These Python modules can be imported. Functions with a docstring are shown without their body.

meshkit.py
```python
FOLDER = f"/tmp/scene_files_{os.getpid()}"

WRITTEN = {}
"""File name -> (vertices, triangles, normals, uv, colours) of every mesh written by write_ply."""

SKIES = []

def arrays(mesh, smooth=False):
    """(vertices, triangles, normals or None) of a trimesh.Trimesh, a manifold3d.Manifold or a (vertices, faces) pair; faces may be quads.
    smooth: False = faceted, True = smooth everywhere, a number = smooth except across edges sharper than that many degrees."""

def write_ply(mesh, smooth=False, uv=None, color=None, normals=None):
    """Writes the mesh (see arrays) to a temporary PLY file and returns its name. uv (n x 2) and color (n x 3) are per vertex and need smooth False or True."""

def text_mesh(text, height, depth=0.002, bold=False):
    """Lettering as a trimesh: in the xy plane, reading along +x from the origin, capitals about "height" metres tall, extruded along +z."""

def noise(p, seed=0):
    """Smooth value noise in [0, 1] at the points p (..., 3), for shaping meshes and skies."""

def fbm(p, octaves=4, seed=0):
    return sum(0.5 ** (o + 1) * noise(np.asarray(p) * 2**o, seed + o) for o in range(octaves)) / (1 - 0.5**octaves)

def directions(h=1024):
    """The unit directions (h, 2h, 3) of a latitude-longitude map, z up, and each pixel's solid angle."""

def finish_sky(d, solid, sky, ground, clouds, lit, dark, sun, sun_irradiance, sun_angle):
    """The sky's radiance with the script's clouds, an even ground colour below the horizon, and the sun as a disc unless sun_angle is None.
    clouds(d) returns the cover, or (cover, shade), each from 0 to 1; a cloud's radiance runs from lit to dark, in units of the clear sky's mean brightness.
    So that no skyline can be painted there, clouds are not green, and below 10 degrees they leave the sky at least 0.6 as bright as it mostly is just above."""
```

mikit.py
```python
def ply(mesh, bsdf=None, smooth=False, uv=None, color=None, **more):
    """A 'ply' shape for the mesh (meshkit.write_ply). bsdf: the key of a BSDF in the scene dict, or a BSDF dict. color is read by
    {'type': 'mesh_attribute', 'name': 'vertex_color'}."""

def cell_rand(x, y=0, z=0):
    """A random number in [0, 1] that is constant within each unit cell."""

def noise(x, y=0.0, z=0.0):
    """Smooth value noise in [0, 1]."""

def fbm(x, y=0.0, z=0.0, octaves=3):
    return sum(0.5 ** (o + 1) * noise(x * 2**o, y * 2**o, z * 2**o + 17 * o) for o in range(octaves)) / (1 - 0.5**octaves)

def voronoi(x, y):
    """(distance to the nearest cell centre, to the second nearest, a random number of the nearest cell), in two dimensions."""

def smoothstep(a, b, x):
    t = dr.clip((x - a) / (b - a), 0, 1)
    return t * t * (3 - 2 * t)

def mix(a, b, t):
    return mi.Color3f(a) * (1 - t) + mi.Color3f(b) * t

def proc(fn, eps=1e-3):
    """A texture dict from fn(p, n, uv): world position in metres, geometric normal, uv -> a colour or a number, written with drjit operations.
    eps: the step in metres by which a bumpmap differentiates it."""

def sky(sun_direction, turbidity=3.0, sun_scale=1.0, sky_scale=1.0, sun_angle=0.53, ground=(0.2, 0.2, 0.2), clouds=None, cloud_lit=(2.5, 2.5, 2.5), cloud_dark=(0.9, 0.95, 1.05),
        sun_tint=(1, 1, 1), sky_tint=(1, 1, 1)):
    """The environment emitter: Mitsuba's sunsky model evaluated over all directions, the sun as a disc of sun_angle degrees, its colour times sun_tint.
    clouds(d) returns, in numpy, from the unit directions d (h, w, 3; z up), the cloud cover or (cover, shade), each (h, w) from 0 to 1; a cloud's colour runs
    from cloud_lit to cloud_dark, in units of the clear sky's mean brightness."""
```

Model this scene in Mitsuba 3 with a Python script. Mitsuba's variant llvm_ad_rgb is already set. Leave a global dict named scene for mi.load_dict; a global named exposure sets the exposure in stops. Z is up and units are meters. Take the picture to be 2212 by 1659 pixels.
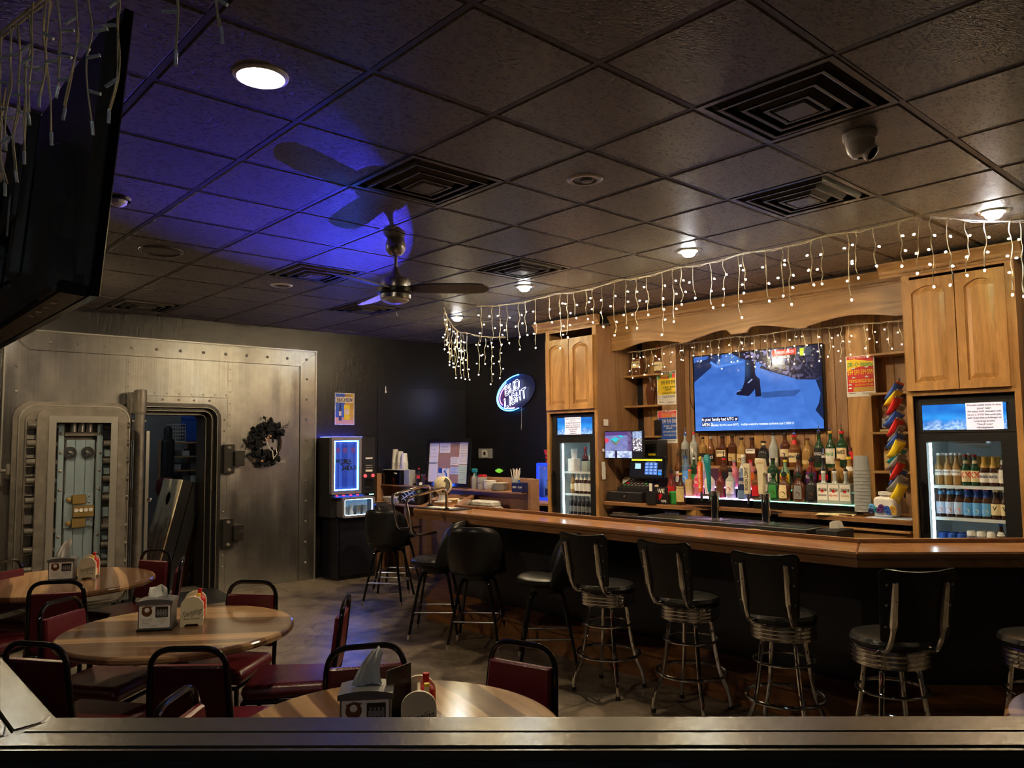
import math, random
import numpy as np, trimesh, shapely, manifold3d as m3
import shapely.geometry as sg
from shapely import affinity
import drjit as dr, mitsuba as mi, mikit, meshkit
from mikit import noise, fbm, voronoi, cell_rand, smoothstep, mix, proc

T = mi.ScalarTransform4f
scene, labels = {}, {}
PI = math.pi
CEIL = 3.048

# ---------------------------------------------------------------- camera, exposure, lamps
exposure = 0.25
EYE = np.array([0.0, 0.0, 1.629])
YAW, PITCH, ROLL, FOC = -0.733479, 0.0750248, -0.0105231, 1679.738
FWD = np.array([-math.sin(YAW) * math.cos(PITCH), math.cos(YAW) * math.cos(PITCH), math.sin(PITCH)])
_r0 = np.array([math.cos(YAW), math.sin(YAW), 0.0]); _u0 = np.cross(_r0, FWD)
RIGHT = math.cos(ROLL) * _r0 + math.sin(ROLL) * _u0
UP = -math.sin(ROLL) * _r0 + math.cos(ROLL) * _u0
scene['camera'] = {'type': 'perspective', 'fov': math.degrees(2 * math.atan(1106 / FOC)), 'fov_axis': 'x', 'near_clip': 0.02, 'far_clip': 60.0,
                   'to_world': T().look_at(origin=EYE.tolist(), target=(EYE + FWD).tolist(), up=UP.tolist())}
WARM = np.array([1.0, 0.75, 0.43])
BULB_L = 1150.0          # radiance of the recessed reflector bulbs over the bar
LED_L = 210.0           # radiance of the flush LED downlights
ADDED_TROFFER_L = 10.0        # added, unseen cool panel light in the room behind us
BLUE_L = 60.0           # blue strip round the game machine's glass
ADDED_BLUE_SPOT = 230.0       # added blue lamp on the shelf partition, tints the ceiling behind the fan

# the measured room: bar back wall at x = 7.05 (seen along +x), vault wall at y = 8.83 (seen along +y)
XW, YW, XC = 7.05, 8.83, 6.35

# ---------------------------------------------------------------- mesh helpers
def cat(*ms):
    ms = [m for m in (ms[0] if len(ms) == 1 and isinstance(ms[0], (list, tuple)) else ms)]
    vs, fs, n = [], [], 0
    for m in ms:
        v, f = np.asarray(m.vertices), np.asarray(m.faces)
        vs.append(v); fs.append(f + n); n += len(v)
    return trimesh.Trimesh(np.vstack(vs), np.vstack(fs), process=False)
def mv(m, loc=(0, 0, 0), rz=0, rx=0, ry=0, s=None):
    v = np.array(m.vertices, float)
    if s is not None: v = v * np.asarray(s)
    for ang, (a, b) in ((rx, (1, 2)), (ry, (2, 0)), (rz, (0, 1))):
        if ang:
            c, q = math.cos(ang), math.sin(ang); x, y = v[:, a].copy(), v[:, b].copy()
            v[:, a], v[:, b] = c * x - q * y, q * x + c * y
    return trimesh.Trimesh(v + np.asarray(loc, float), m.faces, process=False)
def tf(m, M):
    v = np.asarray(m.vertices); M = np.asarray(M)
    return trimesh.Trimesh(v @ M[:3, :3].T + M[:3, 3], m.faces, process=False)
_BOX = np.array([[0, 2, 3], [0, 3, 1], [4, 5, 7], [4, 7, 6], [0, 1, 5], [0, 5, 4], [2, 6, 7], [2, 7, 3], [0, 4, 6], [0, 6, 2], [1, 3, 7], [1, 7, 5]])[:, ::-1]
_hulls = {}
def box(x0, x1, y0, y1, z0, z1, b=0.0):
    lo, hi = np.array([x0, y0, z0], float), np.array([x1, y1, z1], float)
    if b <= 0:
        v = np.array([[x, y, z] for x in (x0, x1) for y in (y0, y1) for z in (z0, z1)], float)
        f = np.array([[0, 1, 3], [0, 3, 2], [4, 6, 7], [4, 7, 5], [0, 4, 5], [0, 5, 1], [2, 3, 7], [2, 7, 6], [0, 2, 6], [0, 6, 4], [1, 5, 7], [1, 7, 3]])
        return trimesh.Trimesh(v, f, process=False)
    d = hi - lo; b = min(b, 0.45 * d.min()); h = d / 2
    key = 'cb'
    if key not in _hulls:
        p = np.array([[sx * (3 if k != 0 else 4), sy * (3 if k != 1 else 4), sz * (3 if k != 2 else 4)] for sx in (-1, 1) for sy in (-1, 1) for sz in (-1, 1) for k in range(3)], float)
        hull = trimesh.convex.convex_hull(p)
        order = [int(np.argmin(((hull.vertices[i] - p) ** 2).sum(1))) for i in range(len(hull.vertices))]
        _hulls[key] = (np.array(order)[hull.faces], p)
    faces, p = _hulls[key]
    sgn = np.sign(p); out = np.abs(p) == 4
    v = sgn * np.where(out, h, h - b)
    return trimesh.Trimesh(v + (lo + hi) / 2, faces, process=False)
def cbox(c, s, b=0.0):
    c, s = np.asarray(c, float), np.asarray(s, float) / 2
    return box(c[0] - s[0], c[0] + s[0], c[1] - s[1], c[1] + s[1], c[2] - s[2], c[2] + s[2], b)
def lathe(prof, n=24, arc=2 * PI):
    prof = np.asarray(prof, float); k = len(prof)
    a = np.arange(n) * arc / n
    v = np.stack([np.outer(np.cos(a), prof[:, 0]), np.outer(np.sin(a), prof[:, 0]), np.tile(prof[:, 1], (n, 1))], -1).reshape(-1, 3)
    f = []
    for i in range(n):
        j = (i + 1) % n
        for q in range(k - 1):
            A, B, C, D = i * k + q, j * k + q, j * k + q + 1, i * k + q + 1
            if prof[q, 0] > 1e-9: f.append((A, B, C) if prof[q + 1, 0] > 1e-9 else (A, B, D))
            if prof[q + 1, 0] > 1e-9 and prof[q, 0] > 1e-9: f.append((A, C, D))
            elif prof[q + 1, 0] > 1e-9: f.append((A, C, D))
    return trimesh.Trimesh(v, np.array(f), process=False)
def cyl(p0, p1, r0, r1=None, n=16, caps=True):
    p0, p1 = np.asarray(p0, float), np.asarray(p1, float); r1 = r0 if r1 is None else r1
    L = np.linalg.norm(p1 - p0); m = lathe(([(0, 0)] if caps else []) + [(r0, 0), (r1, L)] + ([(0, L)] if caps else []), n)
    return tf(m, frame(p0, p1 - p0))
def frame(o, z, up=None):
    z = np.asarray(z, float); z = z / np.linalg.norm(z)
    up = np.array([0, 0, 1.0]) if up is None and abs(z[2]) < 0.95 else (np.array([1.0, 0, 0]) if up is None else np.asarray(up, float))
    x = np.cross(up, z); x /= np.linalg.norm(x); M = np.eye(4); M[:3, 0], M[:3, 1], M[:3, 2], M[:3, 3] = x, np.cross(z, x), z, o
    return M
def tube(pts, r, n=8, closed=False, caps=True):
    p = np.asarray(pts, float); k = len(p); rr = np.broadcast_to(np.asarray(r, float), (k,))
    if closed: t = np.roll(p, -1, 0) - np.roll(p, 1, 0)
    else: t = np.gradient(p, axis=0)
    t /= np.linalg.norm(t, axis=1, keepdims=True) + 1e-12
    a = np.zeros_like(p); a0 = np.cross(t[0], [0, 0, 1.0] if abs(t[0][2]) < 0.9 else [1.0, 0, 0]); a[0] = a0 / np.linalg.norm(a0)
    for i in range(1, k):
        q = a[i - 1] - t[i] * (a[i - 1] @ t[i]); a[i] = q / (np.linalg.norm(q) + 1e-12)
    b = np.cross(t, a); an = np.arange(n) * 2 * PI / n
    v = (p[:, None] + rr[:, None, None] * (np.cos(an)[None, :, None] * a[:, None] + np.sin(an)[None, :, None] * b[:, None])).reshape(-1, 3)
    f = []
    for i in range(k if closed else k - 1):
        i2 = (i + 1) % k
        for j in range(n):
            j2 = (j + 1) % n
            f += [(i * n + j, i * n + j2, i2 * n + j2), (i * n + j, i2 * n + j2, i2 * n + j)]
    if caps and not closed:
        v = np.vstack([v, p[0], p[-1]]); c0, c1 = len(v) - 2, len(v) - 1
        for j in range(n): f += [(c0, (j + 1) % n, j), (c1, (k - 1) * n + j, (k - 1) * n + (j + 1) % n)]
    return trimesh.Trimesh(v, np.array(f), process=False)
def bend(pts, rad, seg=5):
    p = [np.asarray(q, float) for q in pts]; out = [p[0]]
    for a, b, c in zip(p, p[1:], p[2:]):
        u, w = a - b, c - b; lu, lw = np.linalg.norm(u), np.linalg.norm(w); d = min(rad, 0.48 * lu, 0.48 * lw)
        s, e = b + u / lu * d, b + w / lw * d
        for i in range(seg + 1):
            q = i / seg; out.append((1 - q) ** 2 * s + 2 * q * (1 - q) * b + q * q * e)
    out.append(p[-1]); return np.array(out)
def ring(c, r, rt, n=28, m=8, axis=(0, 0, 1)):
    a = np.arange(n) * 2 * PI / n
    return tf(tube(np.stack([r * np.cos(a), r * np.sin(a), 0 * a], 1), rt, m, closed=True), frame(c, axis))
def prism(poly, z0, z1):
    if isinstance(poly, (list, tuple, np.ndarray)): poly = sg.Polygon(poly)
    gs = [g for g in getattr(poly, 'geoms', [poly]) if g.area > 1e-10]
    return mv(cat([trimesh.creation.extrude_polygon(g, z1 - z0, engine='earcut') for g in gs]), (0, 0, z0))
def rrect(x0, x1, y0, y1, r, seg=5):
    return sg.box(x0 + r, y0 + r, x1 - r, y1 - r).buffer(r, quad_segs=seg)
def prism_b(poly, z0, z1, b, seg=1):
    """extruded outline with a chamfered upper edge"""
    return cat(prism(poly, z0, z1 - b), loft(poly, z1 - b, poly.buffer(-b), z1))
def loft(pa, za, pb, zb):
    """side band + cap between an outline and its inset (same vertex order through resampling)"""
    n = 64
    A = np.array([pa.exterior.interpolate(i / n, normalized=True).coords[0] for i in range(n)])
    lb = pb.exterior
    B = np.array([lb.interpolate(lb.project(sg.Point(q))).coords[0] for q in A])
    if not pa.exterior.is_ccw: A, B = A[::-1], B[::-1]
    v = np.vstack([np.c_[A, np.full(n, za)], np.c_[B, np.full(n, zb)], [[*B.mean(0), zb]]]); f = []
    for i in range(n):
        j = (i + 1) % n; f += [(i, j, n + j), (i, n + j, n + i), (n + i, n + j, 2 * n)]
    return trimesh.Trimesh(v, np.array(f), process=False)
def sphere(c, r, sub=2, s=(1, 1, 1)):
    m = trimesh.creation.icosphere(subdivisions=sub, radius=r); return mv(m, c, s=s)
def soft_box(sx, sy, sz, r, seg=4):
    """rounded cushion block, centred in xy, standing on z = 0"""
    out = []
    for cz in (r, sz - r):
        for cx in (-sx / 2 + r, sx / 2 - r):
            for cy in (-sy / 2 + r, sy / 2 - r): out.append(m3.Manifold.sphere(r, 12).translate((cx, cy, cz)))
    m = m3.Manifold.batch_hull(out).to_mesh()
    return trimesh.Trimesh(np.array(m.vert_properties[:, :3]), np.array(m.tri_verts), process=False)
def text(s, h, depth=0.0015, bold=False, align='c', width=None):
    m = meshkit.text_mesh(s, h, depth, bold); b = m.bounds
    sx = width / (b[1][0] - b[0][0]) if width else 1.0
    dx = {'c': -(b[0][0] + b[1][0]) / 2, 'l': -b[0][0], 'r': -b[1][0]}[align]
    return mv(mv(m, (dx, -h / 2, 0)), s=(sx, 1, 1))
def FX(x, y, z):   # frame on a wall seen along +x : u to the viewer's right, v up, w out of the wall
    M = np.eye(4); M[:3, 0], M[:3, 1], M[:3, 2], M[:3, 3] = (0, -1, 0), (0, 0, 1), (-1, 0, 0), (x, y, z); return M
def FY(x, y, z):   # the same on a wall seen along +y
    M = np.eye(4); M[:3, 0], M[:3, 1], M[:3, 2], M[:3, 3] = (1, 0, 0), (0, 0, 1), (0, -1, 0), (x, y, z); return M
def FZ(x, y, z, rz=0.0, s=1.0):
    M = np.eye(4); c, q = math.cos(rz), math.sin(rz); M[:2, :2] = [[c, -q], [q, c]]; M[:3, :3] *= s; M[:3, 3] = (x, y, z); return M
def ry_(a):
    M = np.eye(4); M[0, 0], M[0, 2], M[2, 0], M[2, 2] = math.cos(a), math.sin(a), -math.sin(a), math.cos(a); return M
def rx_(a):
    M = np.eye(4); M[1, 1], M[1, 2], M[2, 1], M[2, 2] = math.cos(a), -math.sin(a), math.sin(a), math.cos(a); return M

# ---------------------------------------------------------------- scene bookkeeping
def uniq(name, taken):
    if name not in taken: return name
    i = 1
    while f'{name}_{i:03d}' in taken: i += 1
    return f'{name}_{i:03d}'
class Kit(dict):
    def add(self, name, mesh, mat, smooth=35, **kw):
        k = uniq(name, self); self[k] = mikit.ply(mesh, mat, smooth=smooth, **kw); return k
_tops = set()
def put(name, kit, label, cat_=None, M=None, group=None, notes=None):
    key = uniq(name, _tops); _tops.add(key)
    for k, d in kit.items():
        scene[f'{key}__{k}'] = d if M is None else {**d, 'to_world': T(np.asarray(M, float).tolist())}
    labels[key] = {'label': label, 'category': cat_}
    if group: labels[key]['group'] = group
    for k, v in (notes or {}).items(): labels[f'{key}__{k}'] = {'label': v}
    return key
def one(name, mesh, mat, label, cat_, M=None, group=None, smooth=35, kind=None, **kw):
    key = uniq(name, _tops); _tops.add(key)
    d = mesh if isinstance(mesh, dict) else mikit.ply(mesh, mat, smooth=smooth, **kw)
    scene[key] = d if M is None else {**d, 'to_world': T(np.asarray(M, float).tolist())}
    labels[key] = {'label': label, 'category': cat_}
    if group: labels[key]['group'] = group
    if kind: labels[key]['kind'] = kind
    return key
def struct(name, mesh, mat, label, smooth=35, **kw):
    _tops.add(name); scene[name] = mikit.ply(mesh, mat, smooth=smooth, **kw); labels[name] = {'label': label, 'kind': 'structure'}
    return name
def part(holder, name, mesh, mat, smooth=35, M=None, **kw):
    key = uniq(f'{holder}__{name}', scene); d = mesh if isinstance(mesh, dict) else mikit.ply(mesh, mat, smooth=smooth, **kw)
    scene[key] = d if M is None else {**d, 'to_world': T(np.asarray(M, float).tolist())}; return key
def emit(rgb, w=1.0):
    return {'emitter': {'type': 'area', 'radiance': {'type': 'rgb', 'value': [float(c) for c in rgb]}, 'sampling_weight': float(w)}}

# ---------------------------------------------------------------- materials
def rgb(*c): return {'type': 'rgb', 'value': [float(q) for q in (c[0] if len(c) == 1 else c)]}
def srgb(r, g, b): return [((c / 255 + 0.055) / 1.055) ** 2.4 if c > 10 else c / 255 / 12.92 for c in (r, g, b)]
def mat(name, color, rough=0.5, metal=0.0, spec=0.5, bump=None, bscale=0.001, coat=0.0, sheen=0.0, eps=1e-3):
    d = {'type': 'principled', 'base_color': rgb(color) if isinstance(color, (list, tuple, np.ndarray)) else color, 'roughness': rough if isinstance(rough, dict) else float(rough), 'metallic': float(metal)}
    if not metal: d['specular'] = float(spec)
    if coat: d['clearcoat'] = float(coat); d['clearcoat_gloss'] = 0.95
    if sheen: d['sheen'] = float(sheen)
    if bump is not None: d = {'type': 'bumpmap', 'arbitrary': proc(bump, eps), 'scale': float(bscale), 'bsdf': d}
    scene[name] = {'type': 'twosided', 'bsdf': d}
    return name
# wood: grain runs along one world axis
def wood(name, light, dark, axis=2, rough=0.4, fine=55.0, spec=0.5, coat=0.0, contrast=1.0, seed=0.0):
    def fn(p, n, uv):
        c = [p.x, p.y, p.z]; a = c[axis]; o = [c[i] for i in range(3) if i != axis]
        b = o[0] + o[1] * 1.0 + seed
        w = noise(b * 7.0, a * 1.3, seed + 3.0) * 1.3 + noise(b * 2.0, a * 0.6, 9.0 + seed) * 2.0
        rings = noise(b * 26.0 + w * 5.0, a * 0.9, seed)
        pores = noise(b * fine * 6.0, a * 14.0, o[0] * 3.0)
        t = dr.clip(0.25 + contrast * (0.75 * rings + 0.35 * (pores - 0.5) - 0.15), 0, 1)
        return mix(dark, light, t)
    return mat(name, proc(fn), rough, spec=spec, coat=coat)
wood('oak', (0.50, 0.28, 0.10), (0.25, 0.12, 0.038), 2, 0.38)
wood('oak_h', (0.46, 0.27, 0.115), (0.23, 0.115, 0.04), 1, 0.38)
wood('oak_x', (0.46, 0.27, 0.115), (0.23, 0.115, 0.04), 0, 0.38)
wood('oak_dull', (0.34, 0.19, 0.095), (0.17, 0.085, 0.038), 2, 0.5, seed=4.0)
wood('oak_bar', (0.30, 0.155, 0.075), (0.17, 0.08, 0.034), 1, 0.16, coat=0.6)
wood('oak_plinth', (0.20, 0.078, 0.024), (0.085, 0.03, 0.01), 1, 0.4, seed=2.0)
wood('plywood', (0.55, 0.36, 0.18), (0.40, 0.24, 0.11), 2, 0.5, contrast=0.6)
def table_fn(p, n, uv):
    b = uv.x * 9.0; board = dr.floor(b); t = noise(b * 2.0, 3.1) ; r = cell_rand(board, 4.0)
    g = noise(uv.x * 60.0 + 4.0 * noise(uv.x * 7.0, uv.y * 2.0), uv.y * 1.2, r * 9.0)
    light, mid, dark = mi.Color3f(0.33, 0.20, 0.10), mi.Color3f(0.115, 0.06, 0.030), mi.Color3f(0.06, 0.031, 0.017)
    s = noise(uv.x * 16.0 + 0.6 * noise(uv.y * 2.0, uv.x * 5.0), uv.y * 0.35)
    c = mix(mid, light, smoothstep(0.56, 0.66, s)); c = mix(c, dark, smoothstep(0.42, 0.25, s) * 0.6)
    return c * (0.72 + 0.5 * g)
mat('table_wood', proc(table_fn), 0.13, coat=0.7)
def black_bump(p, n, uv): return noise(p.x * 55.0, p.y * 55.0, p.z * 6.0) + 0.5 * noise(p.x * 160.0, p.y * 160.0, p.z * 30.0)
mat('black_wall', (0.0055, 0.0055, 0.009), 0.36, bump=black_bump, bscale=0.0012)
mat('black_panel', (0.009, 0.010, 0.017), 0.32)
mat('black_paint', (0.007, 0.007, 0.009), 0.3)
def tile_bump(p, n, uv):
    k = noise(p.x * 75.0, p.y * 150.0) ; return smoothstep(0.24, 0.36, k) * 1.0 + 0.35 * noise(p.x * 210.0, p.y * 210.0)
def tile_col(p, n, uv):
    k = smoothstep(0.24, 0.36, noise(p.x * 75.0, p.y * 150.0)); r = cell_rand((p.x - 2.1416) / 0.6096 + 40.0, (p.y - 3.0889) / 0.6096 + 40.0)
    return mix((0.075, 0.068, 0.060), (0.150, 0.137, 0.122), k) * (0.85 + 0.3 * r)
mat('ceiling_tile', proc(tile_col), 0.36, spec=0.45, bump=tile_bump, bscale=0.0016)
mat('ceiling_grid', (0.03, 0.028, 0.025), 0.4)
def floor_fn(p, n, uv):
    f = fbm(p.x * 1.7, p.y * 1.7, 0.0, 4); g = fbm(p.x * 9.0, p.y * 9.0, 2.0, 3); s = noise(p.x * 60.0, p.y * 60.0)
    c = mix((0.045, 0.034, 0.024), (0.155, 0.125, 0.095), smoothstep(0.25, 0.75, 0.65 * f + 0.35 * g)) * (0.85 + 0.3 * s)
    crack = smoothstep(0.012, 0.0, dr.abs(noise(p.x * 1.1 + 0.2 * noise(p.x * 9.0, p.y * 9.0), p.y * 1.1, 7.0) - 0.5))
    return c * (1.0 - 0.5 * crack)
def floor_r(p, n, uv): return 0.24 + 0.3 * fbm(p.x * 3.0, p.y * 3.0, 5.0, 3)
mat('concrete', proc(floor_fn), proc(floor_r), bump=lambda p, n, uv: fbm(p.x * 14.0, p.y * 14.0, 1.0, 4), bscale=0.004, spec=0.5)
# steel of the vault front: engine-turned sheet, scratched
def steel_fn(p, n, uv):
    w = noise(p.x * 3.0, p.z * 0.8, 4.0); s = noise(p.x * 140.0, p.z * 2.0, 1.0); d = noise(p.x * 22.0, p.z * 22.0, 8.0)
    return mix((0.20, 0.195, 0.185), (0.42, 0.41, 0.39), dr.clip(0.15 + 0.45 * w + 0.3 * s + 0.2 * d, 0, 1))
def steel_r(p, n, uv): return dr.clip(0.15 + 0.16 * noise(p.x * 8.0, p.z * 3.0, 2.0) + 0.06 * noise(p.x * 120.0, p.z * 3.0), 0.1, 0.6)
def steel_b(p, n, uv): return dr.sin((p.x + p.z) * 420.0) * dr.sin((p.x - p.z) * 420.0) + 0.6 * noise(p.x * 60.0, p.z * 4.0)
mat('vault_steel', proc(steel_fn), proc(steel_r), metal=0.92, bump=steel_b, bscale=0.00016)
mat('vault_trim', (0.42, 0.41, 0.39), 0.3, metal=0.7)
mat('vault_dark', proc(lambda p, n, uv: mix((0.13, 0.118, 0.105), (0.27, 0.25, 0.225), fbm(p.x * 18.0, p.z * 18.0, p.y * 18.0, 3))), 0.36, metal=0.45)
mat('vault_black', (0.022, 0.021, 0.020), 0.3, metal=0.2)
mat('vault_blue', (0.30, 0.40, 0.48), 0.3, metal=0.45)
mat('chrome', (0.88, 0.87, 0.85), 0.06, metal=1.0)
mat('nickel', (0.62, 0.60, 0.57), 0.24, metal=1.0)
mat('stainless', (0.55, 0.55, 0.55), 0.25, metal=1.0)
mat('brass', (0.62, 0.45, 0.18), 0.35, metal=1.0)
mat('black_gloss', (0.006, 0.006, 0.007), 0.09)
mat('black_plastic', (0.012, 0.012, 0.014), 0.35)
mat('black_matte', (0.008, 0.008, 0.009), 0.6)
mat('black_vinyl', (0.010, 0.010, 0.011), 0.28, bump=lambda p, n, uv: fbm(p.x * 130.0, p.y * 130.0, p.z * 130.0, 2), bscale=0.0012)
mat('red_vinyl', (0.095, 0.010, 0.016), 0.30, bump=lambda p, n, uv: fbm(p.x * 150.0, p.y * 150.0, p.z * 150.0, 2), bscale=0.0010)
mat('fridge_white', (0.62, 0.68, 0.70), 0.4)
mat('white_plastic', (0.75, 0.75, 0.74), 0.35)
mat('white_paper', (0.78, 0.77, 0.74), 0.7)
mat('cream', (0.70, 0.62, 0.44), 0.45)
mat('grey_plastic', (0.10, 0.10, 0.105), 0.35)
mat('grey_metal', (0.22, 0.23, 0.24), 0.35, metal=0.6)
mat('grey_wall', (0.26, 0.27, 0.28), 0.7)
mat('dark_wood_edge', (0.03, 0.02, 0.012), 0.3)
def flat(name, r, g, b, rough=0.5): return mat(name, srgb(r, g, b), rough)
for nm, c in dict(ink_black=(14, 13, 14), ink_white=(235, 232, 225), ink_red=(190, 25, 30), ink_blue=(35, 75, 165), ink_navy=(20, 28, 80), ink_yellow=(235, 205, 40), ink_orange=(225, 105, 30), ink_green=(45, 135, 60),
                  ink_teal=(25, 125, 135), ink_pink=(225, 60, 100), ink_gold=(190, 150, 60), ink_purple=(90, 40, 110), ink_grey=(120, 120, 122), ink_lime=(160, 215, 80), ink_sky=(95, 165, 225), ink_brown=(90, 50, 25),
                  cork=(165, 125, 75), label_cream=(222, 205, 160), label_tan=(196, 172, 118), soft_blue=(190, 208, 235), soft_green=(190, 215, 190), skin_print=(200, 150, 120), straw_paper=(225, 220, 212)).items():
    flat(nm, *c)
# glass and drinks
scene['clear_glass'] = {'type': 'thindielectric', 'int_ior': 1.5}
def bottle_mat(name, col, rough=0.06): return mat(name, col, rough, spec=0.7, coat=0.8)
bottle_mat('glass_brown', (0.035, 0.012, 0.004)); bottle_mat('glass_green', (0.008, 0.045, 0.016)); bottle_mat('glass_amber', (0.16, 0.055, 0.014)); bottle_mat('glass_whiskey', (0.075, 0.022, 0.008))
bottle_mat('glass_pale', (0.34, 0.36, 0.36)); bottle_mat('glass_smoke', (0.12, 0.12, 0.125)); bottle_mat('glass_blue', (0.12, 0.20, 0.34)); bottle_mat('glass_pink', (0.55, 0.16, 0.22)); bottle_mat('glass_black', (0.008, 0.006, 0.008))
bottle_mat('glass_gold', (0.30, 0.17, 0.05)); bottle_mat('glass_red', (0.14, 0.012, 0.012)); bottle_mat('glass_lightgreen', (0.14, 0.26, 0.17))
scene['clear_plastic'] = {'type': 'principledthin', 'base_color': rgb(0.75, 0.78, 0.80), 'roughness': 0.25, 'diff_trans': 1.0, 'spec_trans': 0.35, 'eta': 1.4}
mat('amber_plastic', (0.55, 0.45, 0.28), 0.4)
# ---------------------------------------------------------------- the room
struct('floor', box(-3.2, 8.2, -3.2, 12.2, -0.12, 0), 'concrete', 'worn brown-grey sealed concrete floor')
struct('wall_right', cat(box(XW, XW + 0.15, -3.15, YW + 0.15, 0, 3.3)), 'black_wall', 'black painted wall behind the bar')
struct('wall_left', box(-3.15, -3.0, -3.15, YW + 0.15, 0, 3.3), 'black_wall', 'black painted wall on the far left')
struct('wall_front', box(-3.15, XW + 0.15, -3.15, -3.0, 0, 3.3), 'black_wall', 'black painted wall behind the viewer')
# back wall with the vault opening cut through it
OPX0, OPX1, OPZ0, OPZ1 = 2.36, 3.46, 0.03, 2.095
_wall = sg.box(-3.15, -0.0, XW + 0.15, 3.3).difference(rrect(OPX0 - 0.004, OPX1 + 0.004, OPZ0 - 0.3, OPZ1 + 0.004, 0.17))
struct('wall_back', tf(prism(_wall, -0.15, 0), FY(0, YW, 0)), 'black_wall', 'black brush-textured wall beyond the tables')
# ceiling: backing plate, grid bars, one slab per tile
GX0, GY0, G = 2.1416, 3.0889, 0.6096
gx = [GX0 + G * i for i in range(-9, 10) if -3.0 < GX0 + G * i < XW]; gy = [GY0 - G * j for j in range(-10, 11) if -3.0 < GY0 - G * j < YW]
bars = [box(x - 0.012, x + 0.012, -3.1, YW + 0.1, CEIL, CEIL + 0.012) for x in gx] + [box(-3.1, XW + 0.1, y - 0.012, y + 0.012, CEIL + 0.0005, CEIL + 0.0115) for y in gy]
struct('ceiling', box(-3.15, XW + 0.15, -3.15, YW + 0.15, CEIL + 0.09, CEIL + 0.2), 'black_matte', 'dark painted suspended tile ceiling')
part('ceiling', 'grid', cat(bars), 'ceiling_grid', smooth=False)
def cell(i, j): return (GX0 + G * (i + 0.5), GY0 - G * (j + 0.5) + 0.0)   # tile between bars i,i+1 and j,j+1
VENTS = [(0, 0), (3, -2), (3, 2), (1, 3), (1, -4), (3, -6), (0, -8)]
tile_mesh = mv(tf(prism_b(sg.box(-0.290, -0.290, 0.290, 0.290), 0, 0.012, 0.006), np.diag([1, 1, -1, 1.0])), (0, 0, 0.008))
tile_mesh = cat(box(-0.2985, 0.2985, -0.2985, 0.2985, 0.008, 0.02), tile_mesh)
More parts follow.
